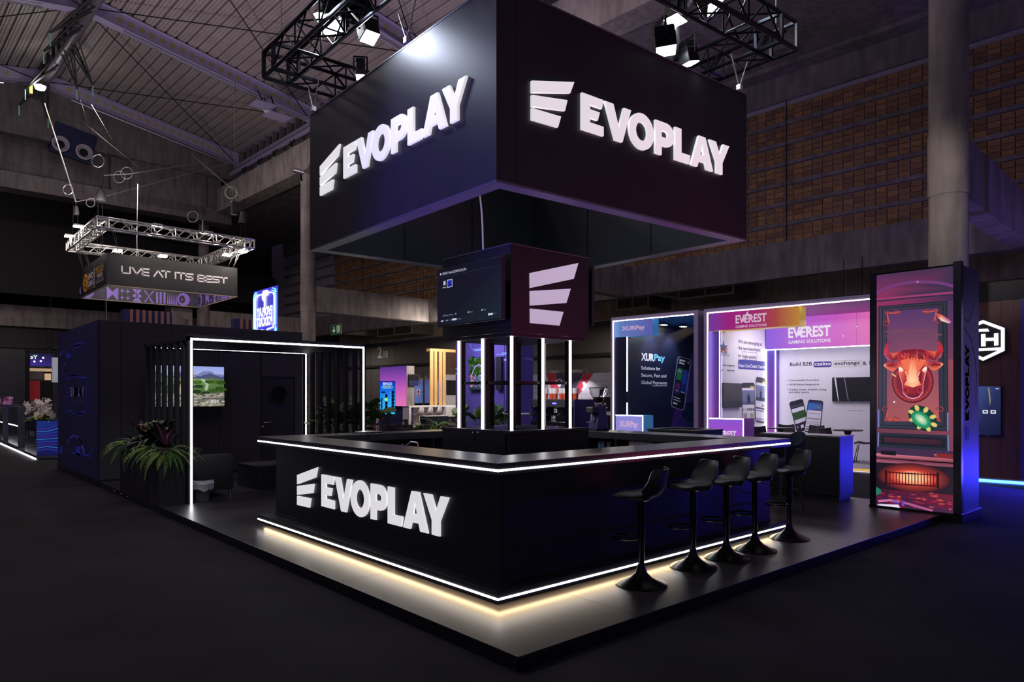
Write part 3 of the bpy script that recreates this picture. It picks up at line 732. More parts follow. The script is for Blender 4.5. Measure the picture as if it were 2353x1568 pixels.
tv('television', 'large dark television showing a file menu on the kiosk tower', (xt, ya, za), (0, -1, 0), (-1, 0, 0), ya-yb2, zb_-za, menu)
yq = S.Y(1366, KX+HB+.145)
tv('television', 'dark television seen edge-on on the far side of the kiosk tower', (KX+HB+.145, yq, 2.52), (0, 1, 0), (1, 0, 0), 1.2, .72, lambda p: p.rect(0, 0, 1, 1, rgb(12, 12, 22)))

# ------------------------------------------------------------------ hanging sign box above the bar
HZ0, HZ1 = 3.47, 5.12
P0 = Vector(S.hit(1140.5, 414.2, 'z', HZ0)); P1 = Vector(S.hit(712.4, 574.9, 'z', HZ0)); P2 = Vector(S.hit(1715.5, 550.5, 'z', HZ0)); P3 = P1+P2-P0
UU = Vector((0, 0, 1)); eL = (P1-P0).normalized(); eR = (P2-P0).normalized(); LL, LR = (P1-P0).length, (P2-P0).length
hb = thing('hanging_sign_box', 'huge black square sign box hanging over the bar with lit white lettering', 'sign', tuple((P0+P2+P1+P3)/4))
def pp(a, b, z): return tuple(P0+eL*a+eR*b+UU*(z-HZ0))
def hbx(name, a0, a1, b0, b1, z0, z1, m, bev=0, **k):
    return part(name, MB().hexa([pp(a, b, z) for z in (z0, z1) for b in (b0, b1) for a in (a0, a1)]), m, hb, bevel=bev, **k)
T = .03; r = .145; g = .0015
sb = (Vector(S.hit(1170, 430, 'z', HZ0))-P0).dot(eR)
SIGNB = mat('satin_black_cladding', rgb(40, 40, 47), .38, var=.25, scale=1.6, stretch=(1, 1, .25))
TEAL = mat('dark_teal_lining', rgb(44, 50, 60), .55, var=.15, scale=2)
q2 = LR*.965
hbx('front_panel', 0, LL, 0, T, HZ0, HZ1, SIGNB)
hbx('side_panel', 0, T, T+g, sb-g, HZ0, HZ1, SIGNB); hbx('side_panel', 0, T, sb+g, q2-g, HZ0, HZ1, SIGNB); hbx('side_panel', 0, T, q2+g, LR, HZ0, HZ1, SIGNB)
hbx('rear_panel', LL-T, LL, T+g, LR, HZ0, HZ1, SIGNB); hbx('rear_panel', T+g, LL-T-g, LR-T, LR, HZ0, HZ1, SIGNB)
SOFF = mat('grey_soffit_rim', rgb(132, 134, 142), .45, var=.06)
for b in ((0, LL, 0, r), (0, LL, LR-r, LR), (0, r, r+g, LR-r-g), (LL-r, LL, r+g, LR-r-g)): hbx('soffit_rim', *b, HZ0-.012, HZ0-.001, SOFF)
for b in ((r, LL-r, r-.015, r), (r, LL-r, LR-r, LR-r+.015), (r-.015, r, r, LR-r), (LL-r, LL-r+.015, r, LR-r)): hbx('lining_panel', *b, HZ0-.006, HZ1-.02, TEAL)
for k in (.33, .66):
    hbx('lining_joint', LL-r-.004, LL-r, r+(LR-2*r)*k-.004, r+(LR-2*r)*k+.004, HZ0, HZ1-.03, STEELB); hbx('lining_joint', r+(LL-2*r)*k-.004, r+(LL-2*r)*k+.004, LR-r-.004, LR-r, HZ0, HZ1-.03, STEELB)
EDGE = MATS['thin_silver_edge']
for b in ((-.004, LL, -.004, .004), (-.004, .004, 0, LR)): hbx('edge_trim', *b, HZ0-.014, HZ0+.006, EDGE)
for b in ((-.004, LL, -.004, .006), (-.004, .006, 0, LR)): hbx('edge_trim', *b, HZ1-.004, HZ1+.008, EDGE)
def onface(px, py, e):                                   # distance along a box face and height
    q = (px-CX)/F; d = Vector((RX*q+FX, RY*q+FY)); den = d.x*e.y-d.y*e.x
    t = (P0.x*e.y-P0.y*e.x)/den; hit_ = d*t; s = (hit_-Vector((P0.x, P0.y))).dot(Vector((e.x, e.y)))
    return s, CH+(HY-py)/F*t
nL = Vector((-eL.y, eL.x, 0)); nL = nL if nL.dot(eR) < 0 else -nL
nR = Vector((-eR.y, eR.x, 0)); nR = nR if nR.dot(eL) < 0 else -nR
sa, z_a = onface(793.9, 411.5, eL); sb_, z_b = onface(1076.7, 175, eL); h_ = (sa-sb_)/6.69
logo(hb, P0+eL*sa+UU*(z_a-HZ0), -eL, nL, h_)
sa, z_a = onface(1332.8, 299, eR); sb_, z_b = onface(1671, 403, eR); h2_ = (sb_-sa)/6.69
logo(hb, P0+eR*sa+UU*(z_a-HZ0), eR, nR, h2_)
# cable hanging from the box to the kiosk
pts = [S.hit(1082, 452, 'z', 4.9)]
a = Vector(S.hit(1117, 574, 'z', KZ)); b = Vector((a.x-.25, a.y+.1, 4.75))
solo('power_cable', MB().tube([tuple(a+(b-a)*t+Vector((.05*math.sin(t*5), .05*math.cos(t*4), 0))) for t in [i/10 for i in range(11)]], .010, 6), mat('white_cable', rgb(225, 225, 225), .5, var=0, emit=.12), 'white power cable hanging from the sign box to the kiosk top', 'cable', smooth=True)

# ------------------------------------------------------------------ trusses
def truss(parent, A, B, sec, up, side, m, rc=.022, rb=.011, step=.3, names=('chord', 'brace')):
    A, B, up, side = Vector(A), Vector(B), Vector(up), Vector(side); L = (B-A).length; d = (B-A).normalized(); h = sec/2
    cs_ = [up*h+side*h, up*h-side*h, -up*h-side*h, -up*h+side*h]
    for c in cs_: part(names[0], MB().cyl(tuple(A+c), tuple(B+c), rc, n=8), m, parent, smooth=True)
    n = max(2, round(L/step)); mb = MB()
    for f in range(4):
        a, b = cs_[f], cs_[(f+1) % 4]
        for k in range(n):
            p, q = A+d*(L*k/n), A+d*(L*(k+1)/n)
            mb.cyl(tuple(p+(a if k % 2 else b)), tuple(q+(b if k % 2 else a)), rb, n=5, caps=False)
            if k % 2 == 0: mb.cyl(tuple(p+a), tuple(p+b), rb, n=5, caps=False)
    part(names[1]+'_lattice', mb, m, parent, kind='stuff', smooth=True)
def corner_block(parent, c, sec, up, s1, s2, m, rc=.026):
    c, up, s1, s2 = Vector(c), Vector(up), Vector(s1), Vector(s2); h = sec/2; mb = MB(); V = {}
    for i in (-1, 1):
        for j in (-1, 1):
            for k in (-1, 1): V[i, j, k] = c+s1*h*i+s2*h*j+up*h*k
    for a in V:
        for ax in range(3):
            if a[ax] == -1:
                b = list(a); b[ax] = 1; mb.cyl(tuple(V[a]), tuple(V[tuple(b)]), rc, n=6)
    part('corner_frame', mb, m, parent, smooth=True)
tz, ts = 5.66, .30
tr = thing('lighting_truss', 'black square lighting truss hanging above the big sign box', 'truss', tuple((P0+P3)/2+UU*(tz-HZ0)))
ex = .02
C0, C1, C2, C3 = [Vector(pp(a, b, tz)) for a, b in ((-.35, -.35), (LL+ex, -.35), (-.35, LR+ex), (LL+ex, LR+ex))]
for a, b, sd, d in ((C0, C1, eR, eL), (C0, C2, eL, eR), (C1, C3, eL, eR), (C2, C3, eR, eL)):
    truss(tr, a+d*(ts/2), b-d*(ts/2), ts, UU, sd, TRUSSB)
for c in (C0, C1, C2, C3): corner_block(tr, c, ts, UU, eL, eR, TRUSSB)
m = MB()
for c in (C0, C1, C2, C3): m.cyl(tuple(c+UU*.15), tuple(c+UU*6.5), .006, n=5)
part('hoist_wire', m, ALU, tr)
for a, b, l in ((LL-.1, 0, 'on the sign box corner above the pergola'), (0, LR-.14, 'on the sign box corner towards the video tower'), (1.4, 0, 'on the sign box edge between the floodlights'), (LL-.1, LR-.1, 'on the far sign box corner')):
    w_ = thing('bridle_wire', 'white V-shaped wire bridle '+l, 'wire', pp(a, b, HZ1)); e = eL if b == 0 else eR; s = 1
    base = Vector(pp(a, b, HZ1+.05)); top = base+UU*(tz-ts/2-HZ1-.05)
    for k in (-.16, .16): part('wire', MB().tube([tuple(base), tuple(top+e*k)], .008, 5), ALU, w_)
    part('shackle', MB().box(*[v for i in range(3) for v in (base[i]-.025, base[i]+.025 if i < 2 else base[i]+.03)]), WHITE, w_)
# floodlights on the truss
def flood(label, px, py, z, target, size, energy, body=True):
    o = Vector(S.hit(px, py, 'z', z)); d = (Vector(target)-o).normalized(); u = Vector((0, 0, 1)); s = d.cross(u).normalized(); v = s.cross(d)
    t = thing('floodlight', label, 'floodlight', tuple(o), 'floodlights on the black truss'); w = size/2
    def bx(a, b, c0, c1): return MB().hexa([tuple(o+s*x+v*y+d*q) for q in (c0, c1) for y in (-b, b) for x in (-a, a)])
    part('lamp_body', bx(w*1.1, w*1.1, -.16, -.004), STEELB, t, bevel=.01)
    part('lens', bx(w, w, -.004, .004), LENSC, t)
    mb = MB()
    for k in range(9): x = -w+2*w*k/8; mb.hexa([tuple(o+s*(x+e)+v*y+d*q) for q in (-.22, -.16) for y in (-w, w) for e in (-.006, .006)])
    part('cooling_fins', mb, STEELB, t, kind='stuff')
    part('yoke', MB().tube([tuple(o-s*(w+.03)-d*.08), tuple(o-s*(w+.03)-d*.08+u*(w+.12)), tuple(o+s*(w+.03)-d*.08+u*(w+.12)), tuple(o+s*(w+.03)-d*.08)], .012, 6), STEELB, t)
    lamp('floodlight_beam', 'SPOT', tuple(o+d*.03), energy, (.80, .87, 1), target, .12, spot=95, blend=.9)
mid = lambda a, b, z: pp(a, b, z)
flood('square floodlight glaring on the truss corner above the pergola side', 755, 52, 5.95, (1.6, 6.4, 3.0), .26, 150)
flood('small floodlight seen through the truss over the pergola-side face', 850, 87, 5.55, pp(1.7, .05, 4.2), .16, 60)
flood('tiny floodlight peeping over the top edge of the pergola-side face', 828, 178, 5.3, pp(2.4, 0, 4.0), .09, 60)
flood('floodlight hanging inside the truss over the stool-side face, above a black bag', 1552, 48, 5.6, pp(.05, 2.2, 4.2), .17, 60)
flood('floodlight under a black bag at the top edge of the stool-side face', 1530, 118, 5.28, pp(0, 2.4, 3.6), .2, 50)
flood('slim floodlight beside the truss corner towards the video tower', 1585, 147, 5.22, pp(0, 3.0, 3.8), .14, 30)
flood('floodlight clamped outside the truss, highest towards the brick wall', 1648, 2, 5.98, (9, 1.0, 2.0), .26, 60)
lamp('sign_face_flood', 'SPOT', pp(2.1, -.55, 5.62), 130, (.72, .80, 1), pp(1.0, .0, 4.75), .12, spot=75, blend=1)
o = Vector(S.hit(1530, 90, 'z', 5.5))
bag = thing('chain_bag', 'black cloth chain bag hanging below the truss beside a floodlight', 'bag', tuple(o))
rows = []
for z, k in ((.0, 1.15), (-.1, 1.1), (-.22, 1.18), (-.33, 1.0), (-.36, .6)):
    rows.append([(o.x+.13*k*(1+.08*math.sin(i*2.1+z*20))*math.cos(i*math.pi/6), o.y+.13*k*(1+.08*math.cos(i*1.7))*math.sin(i*math.pi/6), o.z+z+.14) for i in range(13)])
part('bag_cloth', MB().grid(rows), RUBBER, bag, smooth=True, fix=False)
part('strap', MB().tube([(o.x-.12, o.y, o.z+.12), (o.x, o.y, o.z+.3), (o.x+.12, o.y, o.z+.12)], .012, 5), RUBBER, bag)
o = Vector(S.hit(790, 10, 'z', 6.1))
ho = thing('chain_hoist', 'dark finned motor block on the truss beside the brightest floodlight', 'hoist', tuple(o))
part('motor', MB().cyl(tuple(o-eR*.28), tuple(o+eR*.28), .15, n=16), STEELB, ho, smooth=True)
m = MB()
for k in range(10): c = o-eR*(.25-.055*k); m.cyl(tuple(c), tuple(c+eR*.012), .17, n=16)
part('cooling_fins', m, STEELB, ho, kind='stuff')
part('hook', MB().tube([tuple(o-UU*.15), tuple(o-UU*.3)], .02, 6), STEELB, ho)
# ================================================================== PERGOLA AND CABIN
GX0, GX1, GY0, GY1, GZ = 3.25, 6.19, 10.80, 13.14, 2.56
pg = thing('pergola', 'black slatted pergola edged with white light lines', 'pergola', ((GX0+GX1)/2, (GY0+GY1)/2, PZ))
for n, (x, y) in enumerate(((GX0, GY0), (GX1, GY0), (GX0, GY1), (GX1, GY1))):
    a, b = (x, x+.075) if x == GX0 else (x-.075, x); c, d = (y, y+.09) if y == GY0 else (y-.09, y)
    box('post', (a, b, c, d, PZ, GZ), BLACKM, pg, bevel=.003)
for y in ((GY0, GY0+.09), (GY1-.09, GY1)): box('header_beam', (GX0, GX1, *y, GZ-.07, GZ+.02), BLACKM, pg, bevel=.003)
for x in ((GX0, GX0+.075), (GX1-.075, GX1)): box('side_beam', (*x, GY0+.09, GY1-.09, GZ-.06, GZ+.02), BLACKM, pg, bevel=.003)
for k in range(15):
    y = GY0+.14+k*.144; box('roof_slat', (GX0+.075, GX1-.075, y, y+.1, GZ-.05, GZ-.01), BLACKM, pg)
ys_ = [GY0+.09+(GY1-GY0-.18)*(k+.75)/6.5 for k in range(6)]
for x in (GX0+.01, GX1-.06):
    for y in ys_: box('side_slat', (x, x+.05, y-.07, y+.035, PZ, GZ-.06), BLACKM, pg)
for y, f in ((GY0, -1), (GY1-.05, -1)):
    xa, xb = GX0+.047, GX1-.047
    yy0 = y-.006 if y == GY0 else y-.04; yy1 = y+.006 if y == GY0 else y-.03
    if y != GY0: box('inner_frame', (GX0+.075, GX1-.075, GY1-.1, GY1-.09, GZ-.09, GZ-.07), BLACKM, pg)
    for b in (((xa-.014, xa+.014, PZ, GZ-.03),) if y == GY0 else ())+((xb-.014, xb+.014, PZ, GZ-.03), (xa+.014, xb-.014, GZ-.06, GZ-.034)):
        box('led_strip', (b[0], b[1], yy0, yy1, b[2], b[3]), STRIP, pg)
# black cabin behind the lounge
CX0, CX1, CY0, CY1, CZ = 2.849, 6.83, 14.70, 18.78, 3.08
cb = thing('booth_cabin', 'black panelled meeting cabin behind the pergola with printed side wall', 'cabin', ((CX0+CX1)/2, (CY0+CY1)/2, 0))
CABP = mat('cabin_panel', rgb(60, 59, 66), .62, var=.06, scale=1.5)
xs_ = [CX0+.03, S.X(278, CY0), S.X(395, CY0), S.X(503, CY0), S.X(599, CY0)]
for a, b in zip(xs_, xs_[1:]): box('wall_panel', (a+.004, b-.004, CY0, CY0+.05, PZ, CZ), CABP, cb)
dx0, dx1 = S.X(600.7, CY0), S.X(676.4, CY0); dz = 2.08
box('wall_panel', (dx0, dx1, CY0, CY0+.05, dz+.01, CZ), CABP, cb); box('wall_panel', (dx1+.004, CX1, CY0, CY0+.05, PZ, CZ), CABP, cb)
dr = box('door', (dx0+.006, dx1-.006, CY0+.004, CY0+.045, PZ+.01, dz), BLACKM, cb, bevel=.004)
q = S.hit(640, 906, 'y', CY0); R = .20
part('porthole_ring', MB().lathe([(R, 0), (R*1.08, .02), (R*.86, .03), (R*.84, 0)], (0, 0, 0), 28), RUBBER, dr, smooth=True).matrix_local = Matrix.Translation((q[0]-cb.location.x, CY0-cb.location.y+.004, q[2]-cb.location.z)) @ Matrix.Rotation(math.pi/2, 4, 'X') @ Matrix.Translation([v for v in LOCS[cb]])
part('porthole_glass', MB().cyl((q[0], CY0+.0, q[2]), (q[0], CY0+.006, q[2]), R*.85, n=28), DGLASS, dr)
q = S.hit(606, 972, 'y', CY0-.05)
part('handle', MB().tube([(q[0], CY0+.01, q[2]), (q[0], CY0-.05, q[2]), (q[0]+.16, CY0-.05, q[2])], .011, 8), CHROME, dr, smooth=True)
q2_ = S.hit(606, 980, 'y', CY0); part('lock', MB().cyl((q[0], CY0+.01, q2_[2]), (q[0], CY0-.008, q2_[2]), .022, n=14), CHROME, dr)
box('door_frame', (dx0-.02, dx0+.004, CY0-.008, CY0+.05, PZ, dz+.02), BLACKM, cb); box('door_frame', (dx1-.004, dx1+.02, CY0-.008, CY0+.05, PZ, dz+.02), BLACKM, cb); box('door_frame', (dx0, dx1, CY0-.008, CY0+.05, dz+.0, dz+.02), BLACKM, cb)
box('printed_wall', (CX0, CX0+.03, CY0, CY1, .12, CZ), mat('dark_violet_print', rgb(50, 46, 74), .6, var=.1, scale=.6), cb)
box('corner_profile', (CX0-.004, CX0+.006, CY0-.004, CY0+.01, .1, CZ+.01), TRIMB, cb)
box('side_wall', (CX1-.05, CX1, CY0+.05, CY1, PZ, CZ), CABP, cb); box('rear_wall', (CX0, CX1, CY1, CY1+.05, PZ, CZ), CABP, cb)
box('roof', (CX0+.04, CX1-.05, CY0+.05, CY1, CZ-.15, CZ-.1), BLACKM, cb)
box('base', (CX0-.015, CX1, CY0-.015, CY1+.05, 0, .12), TRIMB, cb, bevel=.004)
for k in range(8): part('screw', MB().cyl((CX0-.018, CY0+.3+k*.5, .06), (CX0-.01, CY0+.3+k*.5, .06), .006, n=6), CHROME, cb)
def w2(p, pts, wd=.02, c=rgb(56, 74, 190)): p.line(pts, wd, c)
p = Pic((CX0-.002, CY1, .12), (0, -1, 0), (-1, 0, 0), CY1-CY0, CZ-.12)
def cp_(a, b):                                          # crop pixel -> metres on the printed wall
    q = S.hit(130+a/4.61, 780+b/4.61, 'x', CX0); return (CY1-q[1], q[2]-.12)
def Lc(pts, wd=.03, c=rgb(70, 92, 220)): p.line([cp_(*q) for q in pts], wd, c)
Lc([(32, 158), (48, 158)], .07); Lc([(60, 136), (92, 128), (100, 152), (112, 152)]); Lc([(110, 175), (136, 174)], .1); Lc([(136, 180), (168, 178), (188, 72), (262, 56)], .03); Lc([(190, 72), (262, 54)], .08); Lc([(286, 42), (294, 40)], .06)
Lc([(98, 418), (134, 416), (140, 386), (230, 380), (236, 408), (318, 402), (316, 770), (274, 768), (266, 790), (230, 790)]); Lc([(98, 418), (98, 780), (112, 780), (118, 752), (156, 756), (166, 786), (188, 786)]); Lc([(230, 790), (266, 792)], .07); Lc([(140, 386), (228, 382)], .06)
Lc([(32, 1130), (62, 1136), (68, 1172)]); Lc([(34, 1166), (58, 1180)], .16); Lc([(70, 1168), (124, 1172)], .015); Lc([(210, 1184), (248, 1190)], .2); Lc([(176, 1204), (262, 1232), (266, 1210), (356, 1240), (382, 1160)], .045)
p.up(); Lc([(62, 400), (64, 330), (74, 272), (92, 258), (102, 280)], .04, rgb(120, 112, 190)); Lc([(62, 400), (66, 480), (86, 540)], .015, rgb(60, 58, 110))
Lc([(112, 1110), (140, 1050), (190, 1020), (236, 1046), (270, 1110)], .06, rgb(110, 100, 190)); Lc([(240, 1050), (262, 1100), (296, 1200)], .09, rgb(150, 140, 215)); Lc([(296, 1200), (320, 1320), (338, 1440)], .04, rgb(52, 36, 120))
p.up(); a, b = cp_(150, 606), cp_(290, 604); h0 = cp_(150, 510)[1]-a[1]
for x0, sp in GLY:
    k = (b[0]-a[0])/6.69
    s_ = sp[0]
    if len(sp) == 1: p.poly([(a[0]+(x0+u)*k, a[1]+v*h0) for u, v in s_], rgb(190, 182, 205), False)
    else:
        v_, f_ = shape_mesh(sp, .001)
        for f in f_: p.poly([(a[0]+(x0+v_[i][0])*k, a[1]+v_[i][1]*h0) for i in f], rgb(190, 182, 205), False)
for poly in (((118, 520), (144, 494), (140, 520), (120, 548)), ((118, 560), (138, 548), (136, 572), (118, 582)), ((118, 594), (134, 590), (132, 614), (118, 614))): p.poly([cp_(*q) for q in poly], rgb(56, 80, 190), False)
t0, t1 = cp_(148, 684), cp_(284, 686); p.text('LEADING IGAMING PROVIDER', t0[0], t0[1], .17, rgb(110, 106, 130), 0, fit=t1[0]-t0[0])
p.build('wall_graphics', cb, PRINT)
# landscape television on the cabin wall
def scape(p):
    W, Hh = p.w, p.h; sk = rgb(150, 168, 225); R = random.Random(3)
    p.vgrad(0, .62, 1, 1, ((0, rgb(182, 192, 232)), (1, rgb(150, 165, 228)))).up()
    def ridge(y0, amp, base, col, col2, n=24):
        ys = [y0+amp*(R.random()-.5)+amp*.8*math.sin(i*.7+y0*9) for i in range(n+1)]
        for i in range(n): p.poly([(i/n, base), ((i+1)/n, base), ((i+1)/n, ys[i+1]), (i/n, ys[i])], [col2, col2, col, col])
        p.up()
    ridge(.84, .05, .6, rgb(118, 124, 178), rgb(130, 136, 190)); ridge(.78, .06, .5, rgb(70, 78, 118), rgb(86, 104, 128)); ridge(.70, .05, .4, rgb(88, 96, 92), rgb(70, 104, 66))
    p.poly([(.0, .72), (.55, .7), (1, .66), (1, .3), (0, .3)], [rgb(80, 112, 60), rgb(120, 150, 92), rgb(86, 120, 66), rgb(48, 84, 32), rgb(60, 90, 34)]).up()
    p.poly([(.66, .69), (.72, .68), (.78, .55), (.76, .4), (.72, .4), (.74, .55)], rgb(170, 186, 160)).up()
    for i in range(26):
        x, y = R.random(), .32+.3*R.random(); g = R.randint(50, 120); p.ell(x*W, y*Hh, .09, .035, rgb(g*.7, g, 30), rgb(g*.4, g*.75, 22), 8)
    p.up()
    p.poly([(0, .0), (1, .0), (1, .36), (.6, .28), (.3, .33), (0, .3)], rgb(120, 118, 108)).up()
    for r_ in range(9):
        for c_ in range(18):
            x, y = c_/18+(r_ % 2)*.02, r_*.036; g = R.randint(70, 205); p.rect(x, y, x+.045, y+.028, rgb(g, g*.97, g*.88))
    p.up().poly([(.235, .0), (.26, .0), (.275, .5), (.26, 1), (.22, 1), (.25, .5)], rgb(225, 225, 235))
    p.poly([(.36, .3), (.39, .3), (.44, .62), (.54, .78), (.62, .8), (.62, .83), (.5, .8), (.4, .64)], rgb(190, 180, 150)).up()
    p.text('2024', .80*W, .09*Hh, .085, rgb(235, 235, 240), .01)
tv('television', 'wide television showing a green mountain landscape on the cabin wall', (S.X(345, 14.62), 14.62, 1.445), (1, 0, 0), (0, -1, 0), S.X(516, 14.62)-S.X(345, 14.62), .83, scape, thick=.05)
# neon podcast sign on the cabin roof (seen from behind, so mirrored)
nx_ = 6.86; na, nb = S.Y(583, nx_), S.Y(638, nx_)
ns = thing('neon_sign', 'blue speech-bubble neon sign with mirrored lettering on the cabin roof', 'sign', (nx_, nb, CZ))
nw = na-nb; nz1 = 4.32; nh = nz1-CZ-.02
box('acrylic_panel', (nx_, nx_+.02, nb+.02, na, CZ, nz1-.02), mat('blue_lit_acrylic', (.03, .03, .5), .3, var=.3, scale=4, emit=.5, ecol=(.09, .08, .9)), ns)
box('foot', (nx_-.05, nx_+.07, nb+.2, nb+.3, CZ-.02, CZ+.06), STEELB, ns); box('foot', (nx_-.05, nx_+.07, na-.3, na-.2, CZ-.02, CZ+.06), STEELB, ns)
NEW = mat('white_neon', (1, 1, 1), .5, var=0, emit=4); NEC = mat('cyan_neon', (.2, .9, 1), .5, var=0, emit=2.2)
def npt(a, b): return (nx_-.02, na-a*nw, CZ+.02+b*nh)
def neon(pts, m, r=.012): part('neon_tube', MB().tube([npt(*q) for q in pts], r, 6), m, ns, smooth=True)
def bub(i): return [(.52+.0, .03)]+[(.42-i*.0, .10+i)]+[(.14+i, .10+i), (.06+i, .15+i), (.04+i, .22+i), (.04+i, .82-i), (.07+i, .90-i), (.15+i, .94-i), (.82-i, .94-i), (.92-i, .91-i), (.95-i, .85-i), (.95-i, .2+i), (.9-i, .12+i), (.62, .10+i), (.52, .03)]
neon(bub(.06), NEW); neon([q for q in bub(.025)][1:8], NEC); neon([q for q in bub(.025)][8:12], NEC); neon(bub(-.01)[3:8], NEC); neon(bub(-.01)[8:11], NEC); neon(bub(-.01)[11:13], NEC); neon([(.66, .06), (.92, .08), (.98, .14)], NEC)
neon([(.6, .93), (.46, .93), (.42, .88), (.42, .78), (.47, .74)], NEW, .016); neon([(.50, .62), (.50, .84), (.58, .84), (.6, .87), (.6, .93)], NEW, .016)
p = Pic(npt(0, 0), (0, -1, 0), (-1, 0, 0), nw, nh, eps=.004)
p.text('EVOPLAY', .17*nw, .44*nh, .27*nh*.9, rgb(245, 245, 255), .045, fit=.66*nw, flip=True); p.text('PODCAST', .17*nw, .24*nh, .27*nh*.9, rgb(245, 245, 255), .045, fit=.66*nw, flip=True)
p.build('lettering', ns, attr_mat('white_neon_lettering', 2.2, .5))

# ================================================================== VIDEO TOWER
TX0, TX1, TY0, TY1, TZ = 10.49, 11.29, 2.937, 4.046, 3.43
tw = thing('led_video_tower', 'tall video tower showing a glowing red bull head over a fireplace', 'tower', ((TX0+TX1)/2, (TY0+TY1)/2, 0))
box('base', (TX0-.02, TX1+.03, TY0-.03, TY1+.03, 0, PZ+.035), TRIMB, tw, bevel=.004)
box('body', (TX0+.03, TX1-.0, TY0+.0, TY1-.0, PZ+.035, TZ-.02), mat('tower_vinyl', rgb(56, 55, 70), .45, var=.08), tw)
sl, sr_ = S.Y(2015, TX0), S.Y(2191, TX0)
box('edge_post', (TX0-.02, TX0+.08, sl+.001, TY1+.02, PZ+.01, TZ), mat('navy_foil_edge', rgb(34, 36, 52), .25, var=.1), tw, bevel=.004)
box('edge_post', (TX0-.02, TX0+.08, TY0-.015, sr_-.001, PZ+.01, TZ+.02), MATS['navy_foil_edge'], tw, bevel=.004)
zt0, zt1 = PZ+.055, TZ-.035
bez = box('screen_housing', (TX0-.004, TX0+.04, sr_, sl, PZ+.04, TZ-.01), STEELB, tw)
W_, H_ = sl-sr_, zt1-zt0
p = Pic((TX0-.005, sl, zt0), (0, -1, 0), (-1, 0, 0), W_, H_)
def pu(a, b, hi=True):                                  # photo pixel -> picture metres
    q = S.hit(a, b, 'x', TX0); return (sl-q[1], q[2]-zt0)
def c1(a, b): return pu(1980+a/5.228, 600+b/5.228)      # upper crop
def c2(a, b): return pu(1980+a/4.9, 880+b/4.9)          # lower crop
def PG(pts, col, f=c1): p.poly([f(*q) for q in pts], col, False)
def LN(pts, wd, col, f=c1): p.line([f(*q) for q in pts], wd, col)
wallA, wallB = rgb(120, 62, 84), rgb(70, 52, 92)
p.poly([(0, .2), (1, .2), (1, .62), (0, .62)], [rgb(92, 52, 74), rgb(120, 62, 80), rgb(146, 72, 84), rgb(150, 66, 92)]).poly([(0, .62), (1, .62), (1, .86), (0, .86)], [rgb(150, 66, 92), rgb(110, 60, 88), rgb(72, 50, 92), rgb(110, 56, 100)]).poly([(0, .86), (1, .86), (1, 1), (0, 1)], [rgb(150, 50, 98), rgb(60, 44, 78), rgb(56, 44, 72), rgb(84, 48, 90)]).up()
LN([(186, 382), (300, 328), (440, 280), (600, 256), (760, 250), (900, 258), (1010, 278), (1100, 304)], .035, rgb(112, 60, 120)); PG([(186, 400), (360, 340), (560, 290), (760, 278), (960, 290), (1100, 330), (1100, 372), (640, 412), (186, 460)], [rgb(130, 50, 92)]*2+[rgb(60, 46, 74)]*6+[rgb(140, 50, 96)]); p.ell(*c1(672, 250), .016, .016, rgb(255, 220, 220), rgb(200, 120, 130), 10)
p.up(); LN([(186, 462), (640, 420), (1100, 380)], .03, rgb(150, 60, 110)); LN([(186, 485), (640, 440), (1100, 405)], .02, rgb(52, 42, 66)); p.up()
# framed panel
fr_o = [c1(212, 548), c1(1024, 486), c2(975, 540), c2(190, 508)]; fr_i = [c1(300, 600), c1(922, 556), c2(880, 440), c2(280, 440)]
p.poly(fr_o, [rgb(70, 58, 82), rgb(48, 50, 62), rgb(44, 52, 66), rgb(50, 56, 76)], False).up(); p.line(fr_o, .012, rgb(30, 34, 44), True)
fm = [((a[0]+b[0]*.0+ (b[0]-a[0])*.45), (a[1]+(b[1]-a[1])*.45)) for a, b in zip(fr_o, fr_i)]; p.line(fm, .014, rgb(34, 36, 46), True)
p.poly(fr_i, [rgb(84, 54, 104), rgb(80, 56, 104), rgb(176, 92, 92), rgb(160, 80, 84)], False).up(); p.line(fr_i, .012, rgb(56, 40, 62), True)
for q0 in (c2(194, 306), ): p.line([q0, c2(194, 500)], .014, rgb(110, 140, 210))
p.line([c2(972, 340), c2(972, 540)], .014, rgb(120, 140, 220)); p.up()
R_ = random.Random(5)
for i in range(26):                                     # torn wallpaper
    a = c1(340+560*R_.random(), 820+120*R_.random()); p.ell(a[0], a[1], .05+.07*R_.random(), .008+.012*R_.random(), rgb(118, 74, 96), rgb(110, 66, 92), 8)
p.up()
def scroll(a, b, sx, sy, f):
    o_ = f(a, b); c = rgb(196, 80, 74); d = rgb(96, 40, 58)
    for k, (cx_, cy_) in enumerate(((0, .14), (.14, 0))):
        pts = [(o_[0]+sx*(cx_+(.045-.006*j*.5)*math.cos(j*.7)), o_[1]-sy*(cy_+.02+(.045-.006*j*.5)*math.sin(j*.7))) for j in range(9)]
        p.line(pts, .014, d); p.line([(u+.003, v+.003) for u, v in pts], .007, c)
        p.line([(o_[0]+sx*.02, o_[1]-sy*.02), (o_[0]+sx*(cx_*.5+.03), o_[1]-sy*(cy_*.5+.03)), pts[0]], .02, c)
    for j in range(5): p.ell(o_[0]+sx*(.02+.018*math.cos(j*1.3)), o_[1]-sy*(.02+.018*math.sin(j*1.3)), .014, .011, c, d, 8)
scroll(290, 610, 1, 1, c1); scroll(920, 575, -1, 1, c1); scroll(262, 430, 1, -1, c2); scroll(890, 440, -1, -1, c2); p.up()
